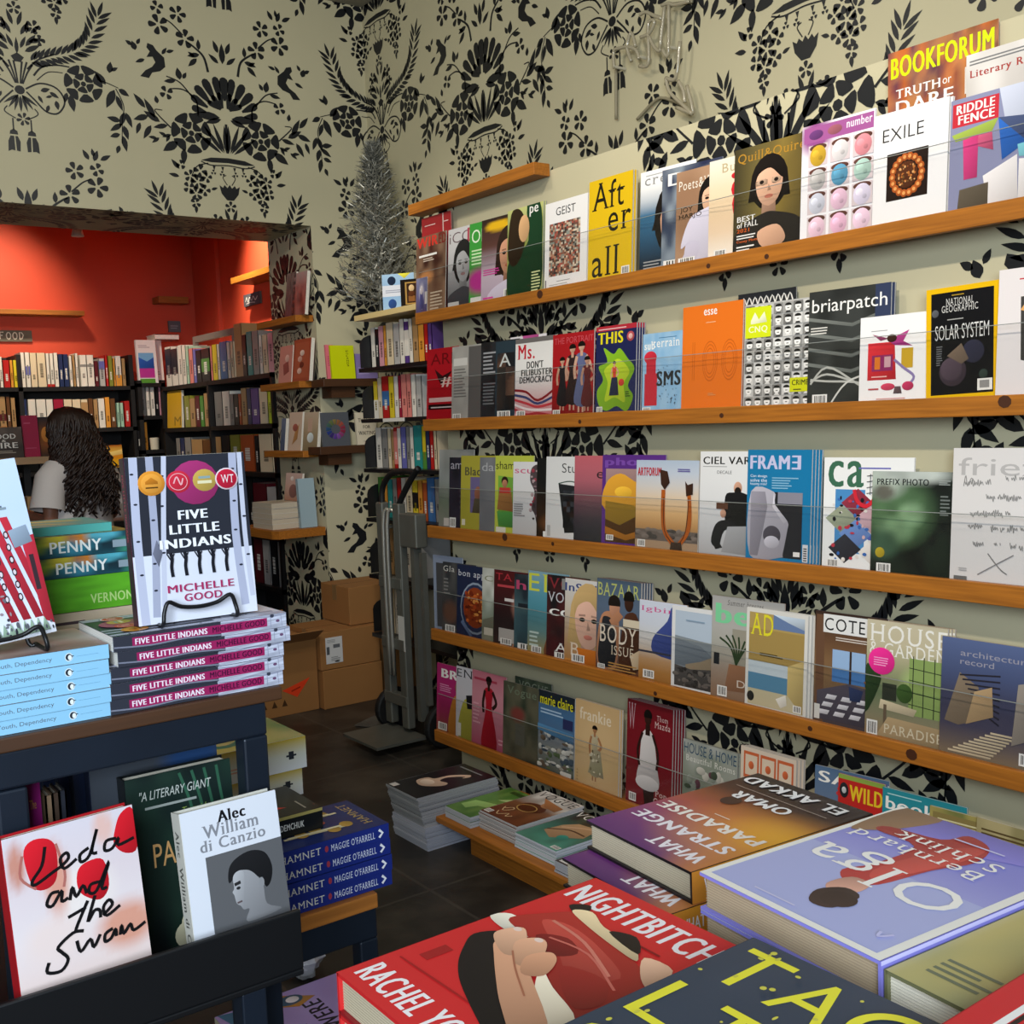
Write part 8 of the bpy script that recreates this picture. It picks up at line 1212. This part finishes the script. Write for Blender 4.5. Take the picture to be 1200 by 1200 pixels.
flat_book(.30, .34, .02, LIL, [('bg', '8a74b0')], (1.235, 2.24, .0205), (-1, 0), (0, 1), 'lilac picture book with black capitals lying on the floor between the tables', spine='8a74b0', back='8a74b0')
# ---------------------------------------------------------------- low platform with magazine piles
pl = thing('low_platform', 'low pine platform on the floor under the magazine shelves', 'platform', Matrix.Translation((1.915, .9, 0)))
g = G(); g.box((0, 0, .088), (.37, 2.24, .108)); g.build('top_board', WOOD, pl, bevel=.002)
g = G(); g.box((.05, .0, 0), (.07, 2.10, .088)); g.build('front_board', WOOD, pl, bevel=.002)
g = G(); g.box((.07, 2.08, 0), (.36, 2.10, .088)); g.build('end_board', WOOD, pl)
VOG = lambda c1, c2, c3: [('g', c1, c2, c3), ('n', 5, .6, 4, c1), ('t', 'VOGUE', .04, .83, .96, .97, 'e8e4de', 'x')]
def pile(org, n, t, ops, label, grp, w=.205, h=.275, edge='c2c2c6', spine='cfd0d6', jit=.003, fan=0):
    rr = random.Random(int(org[0]*1e4))
    for i in range(n):
        dx, dy = rr.uniform(-jit, jit)-fan*i, rr.uniform(-jit, jit)
        flat_book(w, h, t-.0005, ops if i == n-1 else [ops[0]], [('bg', spine)], (org[0]+dx, org[1]+dy, org[2]+t*(i+1)), (1, 0), (0, -1), label if i == n-1 else 'copy lying under the '+' '.join(label.split()[:9]), grp, cat='magazine', name='magazine', edge=edge, spine=spine, back='b8b8bc')
SWAN = [('bg', '161517'), ('n', 4, .3, 5, '242226'), ('lines', .1, .9, .9, .95, 1, '8a8a8c'), ('q', [(.2, .3), (.5, .25), (.75, .4), (.7, .5), (.5, .48), (.45, .6), (.62, .75), (.66, .7), (.7, .78), (.6, .82), (.38, .66), (.34, .48), (.2, .44)], 'd8b8a0'), ('e', .4, .36, .16, .07, 'e8d0bc'), ('r', .03, .02, .2, .1, 'd8d4d0')]
pile((1.866, 3.335, .0), 11, .0075, [('bg', '9a9ca6')], 'white magazine at the top of the lower half of the floor pile', 'white magazines at the foot of the floor pile', w=.22, h=.29, edge='b9bcca', spine='c4c8d6', fan=.0008)
pile((1.866, 3.335, .0827), 12, .0087, SWAN, 'black magazine with a pale swan on top of the tall floor pile', 'black swan magazines of the tall floor pile', w=.205, h=.33, edge='a8a9ad', spine='c8c9ce', fan=.0022)
PT = .1085
pile((1.935, 3.105, PT), 4, .0095, [('g', '3f6a24', '5a8a3a', '3a6a2a'), ('n', 6, .5, 3, '7a9a4a'), ('p', [(.1, .2), (.4, .15), (.5, .3), (.8, .35), (.75, .5), (.4, .45), (.15, .4)], '9ac06a'), ('p', [(.5, .6), (.9, .65), (.85, .8)], 'b8d08a'), ('r', .3, .86, .8, .94, '2a4a1c')], 'green leafy magazine on top of the first pile of the low platform', 'green magazines on the low platform', w=.15, edge='c4c6cc')
pile((1.966, 2.94, PT), 8, .0075, [('g', '6a3a20', '7a4628', '8a5a38', 'd8d2cc', 'dcd8d4'), ('n', 6, .5, 3, '4a2a18'), ('t', 'VOGUE', .05, .82, .95, .97, '2a2a2c', 'x'), ('e', .5, .5, .28, .14, '5a2c14'), ('s', ell(.45, .45, .2, .1, 14)+[(.65, .45)], .012, 'c8a05a'), ('e', .62, .68, .14, .09, 'b07a50'), ('p', [(.3, .82), (.9, .74), (.9, .6), (.6, .62)], 'a0683c'), ('s', [(.15, .3), (.25, .2), (.35, .3), (.28, .34), (.2, .26)], .014, 'd8b88a'), ('s', [(.22, .16), (.32, .08), (.45, .18), (.5, .1), (.58, .16)], .014, 'd8b88a'), ('bar', .03, .03, .18, .12)], 'white-headed magazine of a woman in gold beads on the second platform pile', 'gold bead magazines on the low platform', edge='c6c4c2')
pile((1.958, 2.73, PT), 6, .0078, [('g', '5a9a84', '4a8a76', '3a6a5a', '2a2018', '1c1614'), ('n', 6, .5, 3, '3a5a4a'), ('t', 'VOGUE', .02, .84, .98, .98, 'e2ded8', 'x'), ('p', [(.2, .3), (.5, .2), (.9, .45), (.8, .75), (.4, .7), (.25, .55)], 'b08a64'), ('s', [(.2, .35), (.5, .5), (.85, .5)], .03, '5a3a24'), ('s', [(.3, .5), (.6, .65), (.8, .7)], .03, 'd0a884'), ('e', .65, .3, .1, .07, '3a8a78'), ('bar', .8, .03, .97, .1)], 'black and sea-green magazine of a reclining figure on the third platform pile', 'sea-green magazines on the low platform', edge='d2d6de', spine='d8dce6')
pile((1.93, 2.50, PT), 5, .007, [('g', '2a2628', '3a3234', '1c1a1c'), ('n', 5, .6, 3, '6a5a54'), ('t', 'VOGUE', .04, .84, .96, .97, 'b8b4b0', 'x'), ('r', .05, .03, .3, .12, 'd8d6d4')], 'dark magazine with a white label patch on the pile nearest the big book table', 'dark magazines on the low platform', edge='b9bac0')
# ---------------------------------------------------------------- front-right book table
ZB_ = 1.022
bt_ = thing('book_table', 'wooden display table in the right foreground covered with new hardbacks', 'table', Matrix.Translation((.34, -.5, 0)))
g = G(); g.box((0, 0, ZB_-.03), (.43, 1.10, ZB_)); g.build('tabletop', WOODX, bt_, bevel=.003)
g = G(); g.box((.04, .06, ZB_-.11), (.39, 1.04, ZB_-.03)); g.build('apron', WOODX, bt_)
for x in (.04, .33):
    for y in (.06, .98): g = G(); g.box((x, y, 0), (x+.06, y+.06, ZB_-.11)); g.build('leg', WOODX, bt_, bevel=.003)
def new_books(n, ztop, w, h, ops, sops, org, up, read, label, grp, **k):
    t = (ztop-ZB_)/n
    for i in range(n):
        d = .004*((i*7) % 3-1)*(i > 0)
        o = flat_book(w, h, t-.0006, ops, sops, (org[0]+d-(k.get('shift', 0) if i else 0), org[1]+d, ztop-t*i), up, read, label if i == 0 else f'{ORD[i]} copy down under the '+' '.join(label.split()[:6]), grp if n > 1 else None, hard=k.get('hard', True), spine=k.get('spine', '333333'), back=k.get('back', '333333'), edge=k.get('edge', 'e0d8c6'), grid=30)
WSP = [('g', '120f12', '1a1214', '3a2018', '8a4a2a', 'a85040', '96405c', '803a70', '6a3070', '5c2a6a'), ('b', -.1, .62, 1.0, .42, 'e8a030', 1.1), ('b', -.1, .95, .4, .4, 'd88838', 1), ('b', 0, .5, .5, .2, 'f0b030', 1), ('t', 'WHAT', .07, .86, .53, .94, 'f0e8ea', 'h'), ('t', 'STRANGE', .07, .72, .93, .80, 'f0e8ea', 'h'), ('t', 'PARADISE', .05, .57, .95, .65, 'f2e8dc', 'h'), ('lines', .45, .52, .62, .535, 1, 'e8d8c8'), ('e', .7, .36, .07, .05, '2a1614'), ('t', 'OMAR', .3, .24, .8, .32, 'f0ece8', 'h'), ('t', 'EL AKKAD', .1, .06, .96, .14, 'f0ece8', 'h'), ('S', [(.1, .2), (.9, .2)], .003, 'c8b8a8')]
aw = np.array((.592, .719)); upw = np.array((-.9966, .082)); rdw = np.array((.082, .9966)); ow = aw-rdw*.137-upw*.203
new_books(3, 1.10, .137, .203, WSP, [('gh', 'c88030', 'e09a2c', 'e09a2c', '8a5020', '141014'), ('t', 'WHAT STRANGE PARADISE', .06, .3, .6, .7, 'f0e8ea', 'b')], tuple(ow), tuple(upw), tuple(rdw), 'purple to orange hardback with upside-down white capitals in the right foreground', 'purple and orange hardbacks on the book table', spine='1a1416', back='1a1416', edge='b9ab92', shift=.028)
a = np.array((.534, .527)); up = np.array((-.9965, .084)); rd = np.array((.084, .9965))
og = a-rd*.155-up*.21
OLGA = [('g', '7a7ac4', '8a88c8', 'a8a8d4', 'a4a8d0'), ('r', 0, 0, .045, 1, 'e8e2d6'), ('r', 0, .972, 1, 1, 'e8e2d6'), ('r', .965, 0, 1, 1, 'e8e2d6'), ('r', .045, .5, .965, .97, 'a7aad2'), ('p', [(.045, 0), (.965, 0), (.965, .12), (.7, .2), (.4, .2), (.045, .1)], '7c74bc'), ('q', [(.75, .0), (.965, 0), (.965, .3), (.88, .28), (.8, .18)], '8a6a4c'), ('q', [(.4, .1), (.55, .06), (.6, .16), (.85, .2), (.86, .26), (.62, .28), (.6, .5), (.64, .62), (.54, .68), (.44, .62), (.4, .4), (.34, .24)], 'a83430'), ('q', [(.4, .12), (.5, .2), (.56, .5), (.5, .6), (.44, .5), (.38, .26)], 'c44a40'), ('q', [(.46, .64), (.56, .64), (.58, .74), (.5, .78), (.44, .72)], 'd09a84'), ('q', [(.4, .74), (.5, .72), (.56, .8), (.5, .88), (.4, .86)], '3a2a26'), ('e', .44, .8, .08, .055, '33241f'),
  ('t', 'Olga', .1, .42, .9, .66, 'efe8de', 'x'), ('t', 'Bernhard', .22, .3, .92, .37, 'efe8de', 'x'), ('t', 'Schlink', .22, .2, .78, .27, 'efe8de', 'x'), ('lines', .5, .94, .8, .955, 1, 'c8c4dc'), ('lines', .3, .12, .6, .14, 1, 'c8c4e0'), ('s', [(.09, .86), (.12, .9), (.14, .87)], .01, 'c0bce0')]
new_books(4, 1.131, .155, .21, OLGA, [('bg', '7f7ac6'), ('r', 0, .9, 1, 1, 'b8b4e0')], tuple(og), tuple(up), tuple(rd), 'lilac hardback of a diving woman in red, lying upside down in the right foreground', 'lilac hardbacks on the book table', spine='7f7ac6', back='7f7ac6', edge='a9957a')
NB = [('bg', 'd0282a'), ('t', 'NIGHTBITCH', .04, .83, .97, .95, 'f0e8e6', 'h'), ('t', 'RACHEL YODER', .05, .035, .97, .135, 'f0e8e6', 'h'), ('lines', .1, .24, .17, .45, 1, 'a01c1e'), *[('S', [(.06+.04*i, .19), (.5+.05*i, .2)], .006, 'a4181c') for i in range(3)], ('lines', .68, .77, .86, .79, 1, '8a1418'),
  ('q', [(.1, .44), (.16, .51), (.24, .45), (.4, .38), (.6, .31), (.95, .18), (.9, .13), (.5, .22), (.3, .29), (.17, .37)], '161214'), ('q', [(.0, .55), (.05, .61), (.22, .6), (.3, .56), (.16, .53)], 'e6dcc8'), ('q', [(.16, .79), (.24, .84), (.3, .76)], '1a1416'),
  ('q', [(.08, .59), (.16, .7), (.24, .77), (.34, .75), (.6, .73), (.9, .66), (1, .56), (.97, .36), (.72, .42), (.5, .5), (.34, .55), (.2, .56)], 'a42c26'), ('q', [(.2, .66), (.34, .7), (.6, .67), (.84, .6), (.7, .5), (.5, .56), (.36, .6)], 'b8443a'), ('q', [(.3, .58), (.42, .64), (.56, .6), (.48, .53)], '7a1c1c'), ('q', [(.6, .52), (.8, .56), (.94, .48), (.9, .4), (.74, .44)], '8c2420'), ('s', [(.24, .68), (.5, .66), (.8, .58)], .012, 'd07a68'), ('s', [(.36, .6), (.6, .62), (.9, .54)], .009, 'c8685a'),
  ('q', [(.22, .77), (.3, .81), (.45, .77), (.66, .76), (.78, .7), (.6, .71), (.36, .74)], 'e2c89c'), ('q', [(.5, .76), (.62, .8), (.74, .73)], '1c1618'), ('q', [(.78, .73), (.94, .74), (1, .62), (.9, .64)], 'dcae90'),
  ('q', [(.56, .46), (.72, .42), (.97, .36), (.97, .24), (.74, .34)], 'e6d6bc'), ('q', [(.24, .49), (.3, .5), (.44, .46), (.62, .4), (.97, .27), (.97, .17), (.7, .25), (.5, .33), (.32, .41), (.24, .45)], 'd29a78'), ('q', [(.16, .5), (.2, .57), (.27, .56), (.4, .48), (.36, .43), (.22, .46)], 'dca988'), ('q', [(.3, .5), (.34, .57), (.42, .56), (.52, .47), (.46, .42)], 'd8a280'), ('q', [(.44, .47), (.48, .54), (.56, .52), (.62, .44), (.54, .4)], 'cf9674'), ('e', .21, .555, .025, .012, 'ecd0c0'), ('e', .36, .56, .025, .012, 'ecd0c0'), ('s', [(.36, .46), (.5, .4), (.7, .33)], .006, 'a8684c')]
new_books(3, 1.1045, .147, .216, NB, [('bg', 'c02426'), ('t', 'NIGHTBITCH', .1, .3, .6, .7, 'f0e8e6', 'b')], (.297, .614), (1, 0), (0, -1), 'red hardback of hands holding raw meat with white capitals in the right foreground', 'red hardbacks on the book table', spine='c02426', back='8a1a20', edge='b5a78e')
TAC = [('bg', '36404f'), ('n', 5, .3, 4, '2c3644')] + [o for s_, u0, u1, v0, v1 in (('T', .06, .3, .74, .95), ('A', .36, .62, .74, .95), ('L', .05, .24, .45, .66), ('T', .3, .52, .45, .66), ('I', .58, .64, .45, .66), ('S', .05, .25, .16, .36)) for o in (('t', s_, u0, v0, u1, v1, 'e2d838', ''),)] + [('s', ell(.82, .845, .14, .1, 14, .7, 5.6), .03, 'e2d838')] + dots(26, .03, .05, .97, .97, ['c8c04a'], .012, .008, 5)
new_books(3, 1.125, .145, .21, TAC, [('bg', '36404f')], (.288, .446), (1, 0), (0, -1), 'slate blue book with scattered yellow capitals in the right foreground', 'slate blue books on the book table', hard=False, spine='36404f', back='36404f')
GRN = [('g', '8a9472', 'a09c6a', 'b0a468', '98a07a'), ('n', 5, .6, 4, 'c8b46a'), ('s', [(.4, .8), (.5, .7), (.45, .55), (.6, .5), (.55, .35)], .07, '1c2422'), ('s', [(.3, .5), (.5, .45), (.7, .55)], .03, '2a3430'), ('lines', .1, .08, .4, .2, 4, '6a7058')]
new_books(4, 1.127, .135, .215, GRN, [('bg', '6a6a4a')], (.5215, .369), (.9965, -.084), (-.084, -.9965), 'pale olive book with a dark brush swirl beneath the lilac hardback', 'pale olive books on the book table', spine='6a6a4a', back='5a5a44')
t_ = .009
for i in range(2):
    flat_book(.14, .21, t_-.0006, [('bg', 'c42028'), ('s', [(.12, 0), (.14, .7), (.2, .84), (.4, .88), (1, .9)], .02, 'e8e2dc'), ('s', [(.15, 0), (.17, .68), (.23, .8), (.42, .84), (1, .86)], .012, '1c1618')] if i == 0 else [('bg', 'c42028')], [('bg', 'b01c24')], (.457, .298, 1.127+t_*(2-i)+.0005), (1, 0), (0, -1), ['red book with a curved white line at the lower right corner of the photo', 'lower copy under the red book with a curved white line'][i], 'red books with a white line', spine='b01c24', back='b01c24')
